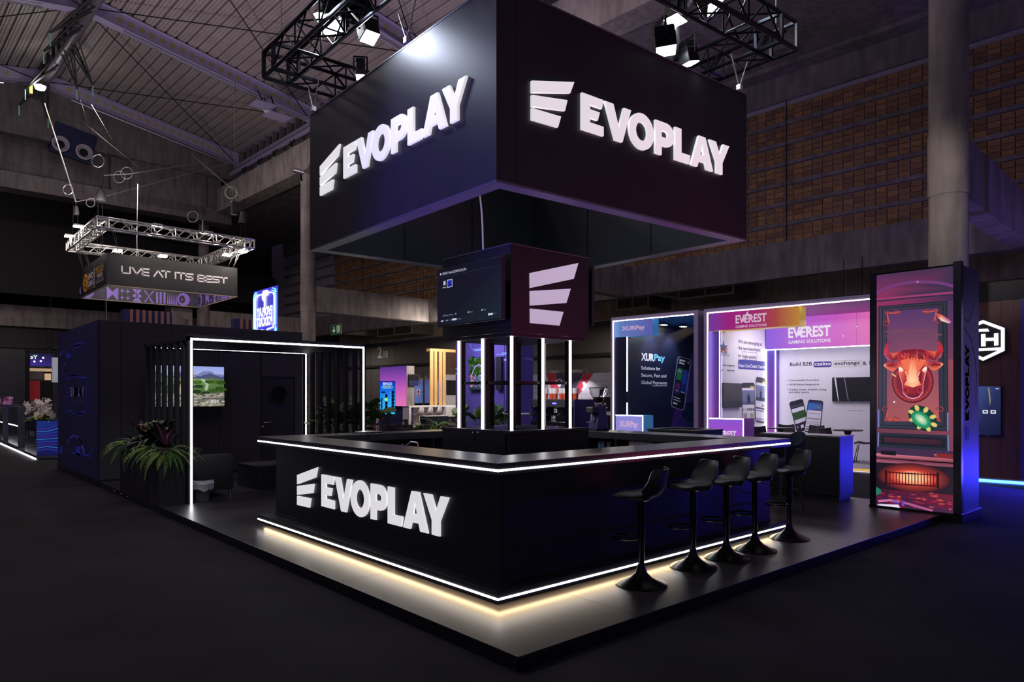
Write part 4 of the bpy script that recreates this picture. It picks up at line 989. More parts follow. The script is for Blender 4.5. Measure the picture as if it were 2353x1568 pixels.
# bull plaque and head
cc = pu(2097, 878); p.ell(*cc, .262, .29, rgb(90, 24, 40), rgb(70, 16, 34), 40).up(); p.ell(*cc, .25, .275, rgb(170, 44, 58), rgb(150, 40, 54), 40).up(); p.ell(*cc, .205, .23, rgb(110, 26, 46), rgb(120, 32, 50), 36).up()
for j in range(40):
    t = j*math.pi/20; p.ell(cc[0]+.228*math.cos(t), cc[1]+.252*math.sin(t), .02, .012, rgb(214, 80, 74), rgb(130, 34, 50), 6, t+.7)
p.up()
deep, red, hot, pale = rgb(112, 22, 44), rgb(190, 44, 58), rgb(240, 110, 80), rgb(255, 190, 150)
PG([(342, 965), (318, 1030), (330, 1090), (380, 1112), (480, 1080), (470, 1170), (380, 1200), (310, 1180), (272, 1130), (268, 1070), (296, 1000)], [rgb(110, 30, 60), red, red, hot, red, deep, deep, rgb(200, 120, 150), rgb(180, 70, 110), red, red])
PG([(905, 940), (925, 1000), (920, 1070), (880, 1090), (760, 1070), (770, 1160), (880, 1196), (950, 1160), (984, 1080), (974, 1020), (940, 970)], [rgb(110, 30, 60), red, red, hot, red, deep, deep, rgb(200, 120, 150), red, red, red]); p.up()
PG([(262, 1254), (300, 1222), (380, 1216), (440, 1240), (430, 1290), (380, 1330), (310, 1300)], [pale, red, deep, red, hot, hot, hot]); PG([(986, 1240), (950, 1212), (860, 1208), (800, 1230), (812, 1290), (870, 1322), (940, 1290)], [pale, red, deep, red, hot, hot, hot]); p.up()
PG([(290, 1254), (380, 1236), (425, 1262), (376, 1305)], [deep, deep, rgb(150, 40, 50), hot]); PG([(960, 1244), (870, 1228), (815, 1256), (874, 1300)], [deep, deep, rgb(150, 40, 50), hot])
p.up()
PG([(440, 1110), (500, 1070), (620, 1058), (740, 1066), (800, 1100), (810, 1200), (780, 1300), (770, 1380), (740, 1480), (736, 1568), (690, 1620), (620, 1640), (550, 1624), (500, 1580), (495, 1490), (460, 1400), (450, 1310), (428, 1210)],
   [red, deep, red, deep, red, red, hot, red, red, red, deep, deep, deep, red, red, red, hot, red]); p.up()
PG([(470, 1200), (600, 1160), (640, 1160), (780, 1196), (740, 1260), (690, 1330), (680, 1420), (720, 1490), (620, 1520), (510, 1490), (556, 1420), (545, 1330), (500, 1270)], [hot, hot, hot, hot, hot, hot, pale, hot, pale, hot, pale, hot, hot]); p.up()
PG([(590, 1180), (640, 1180), (660, 1320), (660, 1440), (615, 1480), (570, 1440), (575, 1320)], [hot, hot, pale, rgb(255, 210, 160), pale, rgb(255, 210, 160), pale])
for a in (445, 790): 
    s_ = 1 if a < 600 else -1; PG([(a, 1270), (a+s_*40, 1284), (a+s_*70, 1312), (a+s_*40, 1340), (a+s_*6, 1318)], [rgb(255, 240, 235), rgb(255, 235, 225), hot, pale, rgb(255, 240, 235)])
p.up()
for j in range(22): a = 470+300*R_.random(); b = 1075+95*R_.random(); LN([(a, b), (a+14, b+18), (a+4, b+34)], .008, R_.choice((hot, deep, rgb(230, 90, 70))))
LN([(530, 1330), (555, 1390), (545, 1420)], .012, pale); LN([(705, 1330), (676, 1390), (686, 1420)], .012, pale); p.up()
for a in (530, 700): q = c1(a, 1550); p.ell(q[0], q[1], .04, .045, rgb(70, 14, 30), red, 14)
LN([(505, 1590), (560, 1640), (620, 1655), (690, 1636), (736, 1580)], .012, rgb(230, 170, 200)); LN([(450, 1330), (495, 1490), (500, 1580)], .008, rgb(230, 160, 190)); LN([(782, 1310), (742, 1470), (738, 1570)], .008, rgb(230, 160, 190)); p.up()
LN([(370, 1358), (414, 1388)], .016, rgb(255, 190, 120))
# flying chips
q = c2(690, 400); p.ell(q[0], q[1], .205, .145, rgb(20, 92, 66), rgb(12, 50, 40), 28, -.75).up()
for j in range(8):
    t = j*math.pi/4+.3; ct, st = math.cos(-.75), math.sin(-.75); ax, by = .165*math.cos(t), .115*math.sin(t); p.ell(q[0]+ax*ct-by*st, q[1]+ax*st+by*ct, .045, .03, rgb(232, 214, 130), rgb(200, 180, 110), 8, t-.75)
p.up().ell(q[0]-.02, q[1]-.02, .14, .095, rgb(60, 190, 130), rgb(30, 130, 92), 24, -.75).up().ell(q[0]-.02, q[1]-.015, .095, .055, rgb(235, 240, 215), rgb(90, 180, 130), 20, -.75)
PG([(905, 630), (960, 640), (1070, 710), (1084, 736), (1050, 752), (960, 720), (920, 680)], [rgb(210, 80, 90), red, rgb(150, 60, 110), rgb(170, 90, 170), rgb(240, 180, 200), rgb(255, 230, 200), hot]); p.up()
p.ell(*c2(370, 216), .012, .012, rgb(255, 240, 240), None, 8)
# lower moulding, mantel and fireplace
PG([(190, 560), (978, 590), (982, 768), (186, 720)], [rgb(40, 44, 60)]*4, c2); p.up(); PG([(220, 590), (950, 622), (952, 735), (218, 690)], [rgb(30, 30, 44)]*4, c2); PG([(258, 612), (905, 645), (905, 705), (258, 668)], [rgb(128, 62, 70), rgb(110, 52, 66), rgb(84, 46, 60), rgb(100, 52, 62)], c2); p.line([c2(196, 565), c2(190, 715)], .014, rgb(110, 140, 200)); p.line([c2(976, 595), c2(980, 765)], .014, rgb(110, 140, 200)); p.up()
PG([(168, 720), (1036, 770), (1036, 860), (168, 800)], [rgb(66, 44, 76)]*4, c2); p.up()
PG([(168, 790), (1036, 858), (1036, 892), (168, 828)], [rgb(210, 120, 140), rgb(180, 96, 110), rgb(140, 70, 84), rgb(170, 92, 110)], c2); PG([(168, 850), (1036, 912), (1036, 950), (168, 892)], [rgb(120, 60, 80), rgb(110, 56, 76), rgb(150, 80, 100), rgb(170, 96, 120)], c2); p.up()
PG([(218, 762), (392, 770), (390, 820), (222, 806)], rgb(28, 24, 38), c2); PG([(815, 806), (860, 796), (1036, 806), (1036, 852), (850, 846)], [rgb(200, 120, 130)]+[rgb(130, 40, 44)]*4, c2); p.up()
PG([(168, 893), (1036, 950), (1036, 1260), (168, 1190)], [rgb(34, 24, 40), rgb(36, 26, 42), rgb(40, 28, 44), rgb(36, 22, 36)], c2); p.up()
q = c2(580, 1070); p.ell(q[0], q[1], .46, .20, rgb(240, 84, 64), rgb(44, 22, 36), 32).up(); p.ell(q[0], q[1]-.0, .30, .11, rgb(255, 190, 140), rgb(214, 50, 50), 28).up(); p.ell(q[0], q[1], .2, .09, rgb(255, 225, 170), rgb(255, 150, 110), 20).up()
for j in range(17):
    a = 290+560*j/16; LN([(a, 1000+18*j/16), (a, 1150+18*j/16)], .012, rgb(90, 18, 26), c2)
LN([(270, 1000), (440, 1016), (870, 1040)], .014, rgb(40, 14, 24), c2); LN([(280, 1130), (870, 1166)], .016, rgb(60, 16, 26), c2); LN([(276, 985), (276, 1150)], .02, rgb(24, 14, 24), c2); LN([(866, 1015), (866, 1190)], .02, rgb(24, 14, 24), c2); p.up()
PG([(168, 1190), (1036, 1262), (1036, 1486), (168, 1392)], [rgb(70, 24, 50), rgb(110, 34, 52), rgb(72, 40, 76), rgb(60, 34, 66)], c2); p.up()
for j in range(70):
    a = 200+820*R_.random(); b = 1205+170*R_.random()+60*(a/1000)*.8; q = c2(a, b); g = R_.random(); p.ell(q[0], q[1], .02+.05*R_.random(), .008+.014*R_.random(), R_.choice((rgb(190, 40, 60), rgb(230, 90, 80), rgb(140, 26, 66), rgb(60, 30, 54))), rgb(96, 26, 58), 8)
p.up(); PG([(172, 1380), (200, 1362), (420, 1372), (440, 1412), (172, 1390)], [rgb(200, 190, 240), rgb(225, 215, 245), rgb(225, 215, 245), rgb(240, 230, 240), rgb(150, 150, 220)], c2); LN([(200, 1330), (330, 1322), (420, 1340)], .03, rgb(200, 110, 160), c2); PG([(345, 1320), (400, 1325), (425, 1360), (370, 1352)], rgb(60, 70, 200), c2); PG([(455, 1335), (485, 1330), (488, 1385), (458, 1385)], rgb(110, 70, 200), c2); LN([(490, 1350), (800, 1440)], .03, rgb(180, 90, 140), c2); PG([(168, 1170), (220, 1200), (226, 1240), (168, 1270)], rgb(40, 120, 100), c2)
p.build('screen_picture', bez, EMIT)
# printed lettering on the narrow side
p = Pic((TX0+.08, TY0-.002, 0), (1, 0, 0), (0, -1, 0), TX1-TX0-.08, TZ)
def c3(a, b): q = S.hit(2200+a/2.8, 580+b/2.8, 'y', TY0); return (q[0]-TX0-.08, q[2])
a, b = c3(74, 1082), c3(74, 596); hgt = c3(52, 1082)
k = (b[1]-a[1])/6.69; hx = a[0]-hgt[0]
for x0, sp in GLY:
    v_, f_ = shape_mesh(sp, .001)
    for f in f_: p.poly([(a[0]-v_[i][1]*hx, a[1]+(x0+v_[i][0])*k) for i in f], rgb(120, 74, 100), False)
p.text('LEADING IGAMING PROVIDER', a[0]+.08, a[1], .05, rgb(92, 72, 100), 0, fit=(b[1]-a[1])*.98, rot=math.pi/2)
for j in range(3): p.poly([c3(50+9*j, 1110+12*j), c3(56+9*j, 1112+12*j), c3(60+7*j, 1210), c3(54+7*j, 1208)], rgb(70, 70, 120), False)
p.up(); p.line([c3(110, 326), c3(74, 448), c3(36, 420)], .012, rgb(40, 40, 58)); p.line([c3(36, 470), c3(90, 560), c3(116, 700), c3(124, 800)], .02, rgb(52, 50, 88)); p.line([c3(124, 780), c3(120, 980)], .02, rgb(120, 100, 140))
p.build('side_lettering', tw, PRINT)

# ================================================================== FURNITURE ON THE STAND
def cabinet(label, x0, x1, y0, y1, z1, open_top=False):
    t = thing('storage_cabinet', label, 'cabinet', ((x0+x1)/2, (y0+y1)/2, PZ))
    box('carcass', (x0+.02, x1, y0, y1, PZ+.06, z1-.03), BLACK, t); box('kick_board', (x0+.05, x1-.03, y0+.03, y1-.03, PZ, PZ+.06), BLACKM, t)
    if open_top:
        part('top_frame', MB().ring((x0-.01, x1+.01, y0-.01, y1+.01), (x0+.09, x1-.09, y0+.09, y1-.09), z1-.03, z1), TOPB, t)
        box('inset', (x0+.09, x1-.09, y0+.09, y1-.09, z1-.03, z1-.02), DARKV, t)
    else: box('cabinet_top', (x0-.01, x1+.01, y0-.01, y1+.01, z1-.03, z1), mat('satin_grey_top', rgb(112, 104, 112), .35, var=.08), t, bevel=.003)
    ym = (y0+y1)/2
    for a, b, k in ((y0+.004, ym-.002, -1), (ym+.002, y1-.004, 1)):
        d = box('door', (x0, x0+.019, a, b, PZ+.07, z1-.036), BLACK, t, bevel=.002)
        part('knob', MB().cyl((x0, ym+k*.06, z1-.10), (x0-.025, ym+k*.06, z1-.10), .013, n=10), CHROME, d, smooth=True)
    return t
cabinet('black two-door cabinet with a blue-lit end between the last stool and the video tower', 10.676, 11.157, 4.58, 5.86, 1.067)
cabinet('black cabinet with a recessed top standing behind the bar counter', 9.6, 10.42, 6.4, 7.32, 1.12, True)
# bar stools
def stool():
    t = thing('bar_stool', 'x', 'stool', (0, 0, 0), 'black bar stools along the counter')
    part('base', MB().lathe([(0, .0), (.215, .0), (.218, .006), (.205, .014), (.15, .034), (.09, .062), (.05, .1), (.034, .15), (.030, .17), (0, .17)], n=32), STEELB, t, smooth=True)
    part('column', MB().cyl((0, 0, .15), (0, 0, .42), .025, n=16), STEELB, t, smooth=True)
    part('sleeve', MB().cyl((0, 0, .40), (0, 0, .70), .031, n=16), STEELB, t, smooth=True)
    pts = [(.03, -.02, .385), (.07, -.10, .385), (.16, -.115, .385), (.235, -.07, .385), (.255, 0, .385), (.235, .07, .385), (.16, .115, .385), (.07, .10, .385), (.03, .02, .385)]
    part('footrest', MB().tube(pts, .011, 8), STEELB, t, smooth=True)
    part('collar', MB().lathe([(0, .69), (.05, .70), (.1, .735), (0, .745)], n=18), STEELB, t, smooth=True)
    part('lever', MB().tube([(-.04, .05, .70), (-.12, .12, .665), (-.17, .17, .645)], .005, 5), STEELB, t)
    # shell: seat facing +x, back at -x
    prof = [(.215, .742, .10), (.20, .752, .155), (.14, .748, .185), (.06, .740, .200), (-.03, .738, .207), (-.10, .748, .21), (-.15, .775, .213), (-.185, .83, .21), (-.20, .90, .195), (-.212, .955, .17), (-.222, .985, .12)]
    rows = []
    for i, (x, z, hw) in enumerate(prof):
        row = []
        for j in range(13):
            s = -1+j/6; up = (abs(s)**2.2)*(.014 if i < 3 else .03+.02*min(1, max(0, (4-abs(i-5))/4)))
            fw = abs(s)**2*(.075 if i > 5 else .02*(i/5)); row.append((x+fw, s*hw, z+up*(1 if i < 8 else .0)))
        rows.append(row)
    part('shell', MB().grid(rows), PLAST, t, smooth=True, solid=.014)
    rows = []
    for x, z, hw in ((.20, .765, .10), (.19, .772, .145), (.10, .772, .175), (0, .766, .185), (-.08, .768, .18), (-.12, .776, .14)):
        rows.append([(x, -hw+2*hw*j/8, z-.012*(abs(j-4)/4)**2) for j in range(9)])
    part('cushion', MB().grid(rows), LEATH, t, smooth=True, solid=.022)
    return t
st = stool()
SP = [(4.735, 3.68, 108, 'black bar stool nearest the lit counter corner, its back turned'), (5.571, 3.73, 150, 'second black bar stool from the lit counter corner'), (6.125, 3.72, 148, 'third black bar stool from the lit counter corner'), (6.667, 3.72, 146, 'fourth black bar stool from the lit counter corner'), (7.48, 3.76, 140, 'fifth black bar stool, beside the counter end and the two-door cabinet')]
for i, (x, y, a, l) in enumerate(SP):
    o = st if i == 0 else dup(st, (x, y, PZ)); o.location = (x, y, PZ); o.rotation_euler = (0, 0, math.radians(a)); o['label'] = l
# navy tub bar chair beyond the counter end
t = thing('tub_chair', 'navy upholstered tub bar chair on slanted legs behind the counter end', 'chair', (0, 0, 0))
FAB = mat('navy_fabric', rgb(34, 46, 70), .85, var=.15, scale=20, bump=.1)
rows = []
for z, k in ((.62, .86), (.66, 1.0), (.74, 1.05), (.82, 1.08), (.92, 1.08)):
    rows.append([(.25*k*math.cos(a), .25*k*math.sin(a), z+(max(0, math.cos(a-math.pi))**1.5*.17 if z > .7 else 0)) for a in [math.radians(60+240*j/16) for j in range(17)]])
part('backrest', MB().grid(rows), FAB, t, smooth=True, solid=.05)
part('seat', MB().lathe([(0, .60), (.22, .60), (.25, .64), (.24, .70), (.2, .72), (0, .72)], n=24), FAB, t, smooth=True)
for a in (45, 135, 225, 315):
    c, s = math.cos(math.radians(a)), math.sin(math.radians(a)); part('leg', MB().cyl((.15*c, .15*s, .61), (.26*c, .26*s, 0), .02, .013, 8), mat('dark_wood', rgb(46, 36, 34), .5, var=.2, scale=12), t, smooth=True)
part('foot_ring', MB().tube([(.21*math.cos(a*math.pi/8), .21*math.sin(a*math.pi/8), .28) for a in range(16)], .008, 6, True), STEELB, t)
t.location = (9.25, 4.72, PZ); t.rotation_euler = (0, 0, math.radians(150))
# lounge sofa, coffee table, waste bin
so = thing('lounge_sofa', 'black leatherette sofa on chrome legs inside the pergola', 'sofa', (3.7, 12.0, PZ))
part('armrest', MB().box(3.42, 4.06, 11.2, 11.36, .2, .76), LEATH, so, bevel=.03, smooth=True); part('armrest', MB().box(3.42, 4.06, 12.66, 12.82, .2, .76), LEATH, so, bevel=.03, smooth=True)
part('backrest', MB().box(3.42, 3.62, 11.37, 12.65, .2, .86), LEATH, so, bevel=.03, smooth=True); part('seat_cushion', MB().box(3.63, 4.04, 11.37, 12.0, .3, .52), LEATH, so, bevel=.03, smooth=True); part('seat_cushion', MB().box(3.63, 4.04, 12.01, 12.65, .3, .52), LEATH, so, bevel=.03, smooth=True)
part('seat_base', MB().box(3.6, 4.02, 11.3, 12.7, .2, .3), LEATH, so)
for x in (3.47, 4.02):
    for y in (11.26, 12.76): part('leg', MB().cyl((x, y, .2), (x, y, PZ), .022, n=12), CHROME, so, smooth=True)
ct = thing('coffee_table', 'low black cube table between the sofa and the counter end', 'table', (4.95, 12.0, PZ))
part('table_body', MB().box(4.608, 5.3, 11.585, 12.53, PZ, .464), BLACKM, ct, bevel=.003); part('table_top', MB().box(4.6, 5.308, 11.577, 12.538, .464, .484), BLACKM, ct, bevel=.003)
bn = thing('waste_bin', 'grey waste bin lined with a crumpled clear plastic bag', 'bin', (3.50, 10.98, PZ))
bx, by = 3.50, 10.98
part('bucket', MB().lathe([(0, 0), (.10, 0), (.135, .27), (.125, .265), (.095, .02), (0, .02)], (bx, by, PZ), 22), mat('grey_plastic', rgb(92, 92, 98), .4, var=.05), bn, smooth=True)
R_ = random.Random(2); rows = []
for k, (r, z) in enumerate(((.115, .2), (.13, .275), (.15, .30), (.165, .27), (.160, .22), (.165, .17))):
    rows.append([(bx+(r+(R_.random()-.4)*.03)*math.cos(i*math.pi/13), by+(r+(R_.random()-.4)*.03)*math.sin(i*math.pi/13), PZ+z+(R_.random()-.5)*(.06 if k > 3 else .03)) for i in range(26)])
for r in rows: r.append(r[0])
part('liner_bag', MB().grid(rows), mat('milky_plastic_film', rgb(220, 222, 232), .25, var=0, alpha=.62), bn, smooth=True, fix=False)
# planters and plants
def planter(label, x0, x1, y0, y1, z1):
    t = thing('planter_box', label, 'planter', ((x0+x1)/2, (y0+y1)/2, PZ)); mb = MB().ring((x0, x1, y0, y1), (x0+.03, x1-.03, y0+.03, y1-.03), PZ, z1)
    part('box_wall', mb, BLACKM, t, bevel=.002); box('soil', (x0+.03, x1-.03, y0+.03, y1-.03, z1-.2, z1-.08), mat('potting_soil', rgb(44, 34, 28), .95, var=.3, scale=30, bump=.4), t); return t
planter('tall black planter box full of ferns on the platform edge', 2.875, 3.235, 10.86, 13.16, .92)
planter('tall black planter box beyond the pergola on the counter side', 6.24, 6.7, 10.86, 13.16, .92)
LF = [mat('leaf_'+n, c, .5, var=.25, scale=12) for n, c in (('fern', rgb(86, 128, 48)), ('dark', rgb(38, 58, 40)), ('mid', rgb(66, 100, 52)), ('lime', rgb(128, 150, 62)), ('purple', rgb(92, 38, 70)), ('yellow', rgb(150, 158, 60)))]
def frond_mesh(L, wd, n, droop, m, name='frond'):
    mb = MB(); P = []
    for i in range(n+1): t = i/n; P.append(Vector((L*t*(1-.12*t), 0, L*(.55*t-droop*t*t))))
    for i in range(n):
        a, b = P[i], P[i+1]; d = (b-a); w_ = wd*math.sin(math.pi*min(1, (i+.8)/n*.93+.05))
        mb.v += [tuple(a+Vector((0, .004, 0))), tuple(a-Vector((0, .004, 0))), tuple(b-Vector((0, .003, 0))), tuple(b+Vector((0, .003, 0)))]; k = len(mb.v); mb._f(k-4, k-3, k-2, k-1)
        for s in (-1, 1):
            o = a+d*.1; tip = o+Vector((d.x*1.1, s*w_, -.12*w_+d.z*.8)); q = o+d*.75; k = len(mb.v)
            mb.v += [tuple(o), tuple((o+tip)/2+Vector((-.3*d.x, 0, .01))), tuple(tip), tuple((q+tip)/2+Vector((.25*d.x, 0, .012)))]; mb._f(k, k+1, k+2, k+3)
    return mb.mesh(name, m, fix=False, smooth=True)
def blade_mesh(L, wd, droop, m, name='leaf', n=6, fold=.15, stem=.0):
    rows = []
    for i in range(n+1):
        t = i/n; x = stem+L*t*(1-.15*t); z = (stem+L*t)*.75-droop*L*t*t; w_ = wd*(math.sin(math.pi*(.06+.94*t)**.8)+.02)
        rows.append([(x, -w_, z+fold*w_), (x, 0, z), (x, w_, z+fold*w_)])
    mb = MB().grid(rows)
    if stem: mb.tube([(0, 0, 0), (stem, 0, stem*.75)], .004, 4)
    return mb.mesh(name, m, fix=False, smooth=True)
def monstera_mesh(S_, m):
    mb = MB(); c = Vector((S_*.9, 0, S_*.9)); pts = []
    N = 28
    for j in range(N):
        a = 2*math.pi*j/N; r = S_*.55*(1+.12*math.cos(a))*(.55 if j % 4 == 2 and abs(math.cos(a)) < .9 else 1); pts.append((r*math.cos(a), r*.85*math.sin(a)))
    o = mb.pt(*c); ids = [mb.pt(c.x+a*.85, b, c.z+a*.25-.25*b*b/S_) for a, b in pts]
    for j in range(N): mb._f(o, ids[j], ids[(j+1) % N])
    mb.tube([(0, 0, 0), tuple(c)], .006, 4); return mb.mesh('leaf', m, fix=False, smooth=True)
FM = [frond_mesh(.46, .055, 24, .95, LF[0]), frond_mesh(.38, .045, 22, .85, LF[3]), frond_mesh(.42, .05, 24, 1.15, LF[0])]
BM = {k: [blade_mesh(L, w_, d, LF[c]) for L, w_, d in v] for k, (c, v) in {'dracaena': (1, ((.5, .022, .9), (.42, .02, .7), (.46, .024, 1.2))), 'cordyline': (4, ((.4, .03, .5), (.36, .028, .3))), 'calathea': (1, ((.3, .075, .7), (.34, .08, .9), (.28, .07, .5))), 'strap': (2, ((.42, .03, .8), (.36, .026, .6))), 'yellow': (5, ((.3, .03, .6), (.26, .026, .4)))}.items()}
MM = [monstera_mesh(.26, LF[2]), monstera_mesh(.22, LF[3]), monstera_mesh(.3, LF[2])]
def plant(name, label, loc, meshes, n, seed, pn, tilt=(-.5, .5), a0=0, a1=360, sc_=1., z=0, group=None, big=0):
    R = random.Random(seed); t = thing(name, label, 'plant', loc, group)
    for k in range(n):
        o = part(pn, R.choice(meshes), [], t); a = math.radians(a0+(a1-a0)*(k+R.random()*.6)/n); s = sc_*(.75+.4*R.random())
        o.rotation_euler = (R.uniform(-.25, .25), -R.uniform(*tilt), a); o.scale = (s, s, s); o.location = (.03*math.cos(a), .03*math.sin(a), z+R.uniform(0, big))
    return t
zs = .84
plant('potted_fern', 'bright green fern spilling over the planter corner beside the light post', (3.02, 11.02, zs), FM, 34, 1, 'frond', (-.5, .5), 150, 420)
plant('potted_fern', 'green fern drooping over the platform side of the planter', (2.98, 11.5, zs), FM, 28, 2, 'frond', (-.5, .4), 90, 300)
plant('potted_fern', 'fern trailing at the cabin end of the planter', (2.98, 12.85, zs), FM, 24, 3, 'frond', (-.4, .4), 60, 300)
plant('potted_dracaena', 'dark strappy dracaena leaning over the planter beside the cabin', (3.0, 12.5, zs), BM['dracaena'], 24, 4, 'leaf', (-.4, .6), 0, 360, 1.15, 0, None, .1)
plant('potted_dracaena', 'dark strappy dracaena between the drooping ferns', (3.05, 11.95, zs), BM['dracaena'], 24, 5, 'leaf', (-.5, .6), 0, 360, 1.0, 0, None, .1)
plant('potted_calathea', 'broad dark-leaved calathea at the middle of the planter', (3.1, 12.2, zs+.05), BM['calathea'], 15, 6, 'leaf', (-.1, .7), 0, 360, 1.2, 0, None, .15)
plant('potted_calathea', 'tall broad dark leaves against the pergola slats', (3.12, 11.7, zs+.1), BM['calathea'], 12, 7, 'leaf', (.1, .8), 0, 360, 1.2, .05, None, .2)
plant('potted_cordyline', 'purple pointed cordyline shoot near the light post', (3.08, 11.3, zs+.05), BM['cordyline'], 9, 8, 'leaf', (.3, .9), 0, 360, 1.0, .06)
plant('potted_cordyline', 'small purple rosette at the cabin side of the planter', (3.0, 12.35, zs+.18), BM['cordyline'], 9, 9, 'leaf', (-.1, .5), 0, 360, .7, .1)
plant('potted_croton', 'yellow-green sprig standing above the dark leaves', (3.1, 12.05, zs+.25), BM['yellow'], 10, 10, 'leaf', (.2, .8), 0, 360, .8, .05)
for i, (x, y, l) in enumerate(((6.45, 11.15, 'glossy monstera nearest the lit pergola post'), (6.5, 11.7, 'tall monstera with split leaves behind the slats'), (6.42, 12.3, 'monstera with pale split leaves midway along the planter'), (6.5, 12.85, 'monstera at the cabin end of the planter'))):
    plant('potted_monstera', l, (x, y, zs), MM, 16, 20+i, 'leaf', (-.2, .7), 0, 360, 1.15, 0, None, .35)
plant('potted_fern', 'yellow-green fern under the monstera leaves', (6.4, 12.0, zs+.1), FM, 16, 26, 'frond', (-.2, .5), 0, 360, 1)
# ================================================================== NEIGHBOURING STANDS ALONG THE AISLE (frame E)
def dirs(fr, x, y): a = fr.w(0, 0); b = fr.w(x, y); return (b[0]-a[0], b[1]-a[1], 0)
EF, ER, EN, ES = dirs(E, -1, 0), dirs(E, 0, -1), dirs(E, 1, 0), dirs(E, 0, -1)      # facing -x reads along -y; facing -y reads along +x
def efront(x, y, z, w_, h_, **k): return Pic(E.w(x, y, z), ER, EF, w_, h_, **k)
def eside(x, y, z, w_, h_, **k): return Pic(E.w(x, y, z), EN, ES, w_, h_, **k)
PURW = mat('purple_wall', rgb(120, 84, 190), .55, var=.06); WHW = mat('white_display_wall', rgb(226, 224, 232), .6, var=.02)
y0 = E.Y(1624.9, 0); ZT = 3.76
ev = thing('exhibition_stand', 'pink and lilac open-front exhibition stand with mountain-logo headers', 'stand', E.w(1.5, 1.5, 0))
YR = -.75
box('header_frame', (0, .12, YR, y0+.09, ZT, ZT+.09), LILAC, ev, E); box('corner_post', (0, .12, y0, y0+.09, 0, ZT), LILAC, ev, E); box('side_fascia', (.12, 3.6, y0+.05, y0+.09, 0, ZT+.09), LILAC, ev, E)
box('led_strip', (-.006, .0, YR, y0, ZT-.028, ZT-.006), STRIP, ev, E); box('led_strip', (-.006, 0, y0-.022, y0, .12, ZT-.02), STRIP, ev, E)
box('soffit', (.12, 3.5, YR, y0, ZT+.02, ZT+.05), mat('pink_soffit', rgb(190, 90, 180), .6, var=.05), ev, E)
# near header light box
hy1, hy0 = E.Y(1628, -.02), E.Y(1836, -.02); hz = 3.285
hd = box('header_box', (.0, .40, hy0, hy1, hz, ZT-.03), mat('yellow_box_side', rgb(235, 200, 70), .5, var=.04, emit=.25), ev, E)
W_, H_ = hy1-hy0, ZT-.03-hz
p = efront(-.004, hy1, hz, W_, H_)
st_ = ((0, rgb(112, 60, 170)), (.22, rgb(160, 30, 130)), (.5, rgb(172, 26, 118)), (.75, rgb(176, 70, 70)), (1, rgb(200, 140, 60)))
p.hgrad(0, 0, 1, 1, st_).up()
def peak(p, u, v, s, col):
    p.poly([(u, v), (u+s*.18, v), (u+s*.36, v+s*.40), (u+s*.52, v+s*.22), (u+s*.60, v+s*.30), (u+s*.80, v+s*.12), (u+s*.62, v+s*.42), (u+s*.53, v+s*.34), (u+s*.38, v+s*.62)], col, False)
def everest(p, u, v, wd, col, sub=True):
    h_ = wd*.26; p.text('EVEREST', u, v, h_*1.36, col, .03, fit=wd).text('GAMING SOLUTIONS', u, v-wd*.15, wd*.085*1.36, col, .02, fit=wd); peak(p, u+wd*.20, v+h_*.15, wd*.5, col)
everest(p, W_*.315, H_*.34, W_*.345, rgb(224, 190, 214)); p.build('header_print', hd, LIGHTBOX)
# purple pillar and the white side wall
pa, pb = E.Y(1628, .1), E.Y(1653, .1)
p_ = box('pillar', (.1, .3, pb, pa, 0, hz), PURW, ev, E); p = efront(.097, pa, .1, pa-pb, hz-.1); p.vgrad(0, 0, 1, 1, ((0, rgb(160, 70, 160)), (.5, rgb(128, 74, 180)), (1, rgb(112, 84, 200)))); p.build('pillar_print', p_, PRINT)
box('led_strip', (.09, .1, pb-.02, pb, .9, hz), STRIP, ev, E)
wy = pb-.03; wx0, wx1 = .2, E.X(1758, wy)
sw = box('side_wall', (wx0, wx1+.1, wy, wy+.05, 0, ZT), WHW, ev, E)
p = eside(0, wy-.002, 0, 1, 1)
def sp_(px, py): q = E.hit(px, py, 'y', wy); return q[0], q[2]
def stx(t, px, py, px2, hpx, col, b=.012, f=sp_):
    a, c = f(px, py), f(px2, py); hh_ = f(px, py-hpx)[1]-a[1]; p.text(t, a[0], a[1], hh_*1.36, col, b, fit=c[0]-a[0])
BK = rgb(30, 28, 44)
def z1(a, b): return 1600+a/4.612, 660+b/4.612
stx('We are emerging as', *z1(444, 592), z1(692, 0)[0], 8.5, BK); stx('the new benchmark', *z1(444, 660), z1(680, 0)[0], 8.5, BK); stx('for', *z1(444, 742), z1(474, 0)[0], 8, BK); stx('high-quality', *z1(492, 750), z1(638, 0)[0], 8.5, BK)
a, b = sp_(*z1(488, 768)), sp_(*z1(642, 700)); p.line([(a[0], a[1]), (b[0], a[1]), (b[0], b[1]), (a[0], b[1])], .012, rgb(120, 110, 140), True)
a, b = sp_(*z1(444, 868)), sp_(*z1(730, 790)); p.rrect(a[0], a[1], b[0], b[1], .04, rgb(62, 64, 150)).up(); stx('Asian Live Dealer Casino', *z1(450, 846), z1(724, 0)[0], 8.5, rgb(235, 235, 245))
stx('TRISTAR', *z1(250, 706), z1(326, 0)[0], 5.5, rgb(80, 80, 110)); stx('LIVE CARD GAMES', *z1(252, 724), z1(350, 0)[0], 3, rgb(120, 120, 150)); stx('odds management', *z1(280, 834), z1(404, 0)[0], 4.2, BK); stx('metrics hub', *z1(326, 890), z1(404, 0)[0], 4.2, BK); stx('trading', *z1(252, 886), z1(282, 0)[0], 4.2, BK)
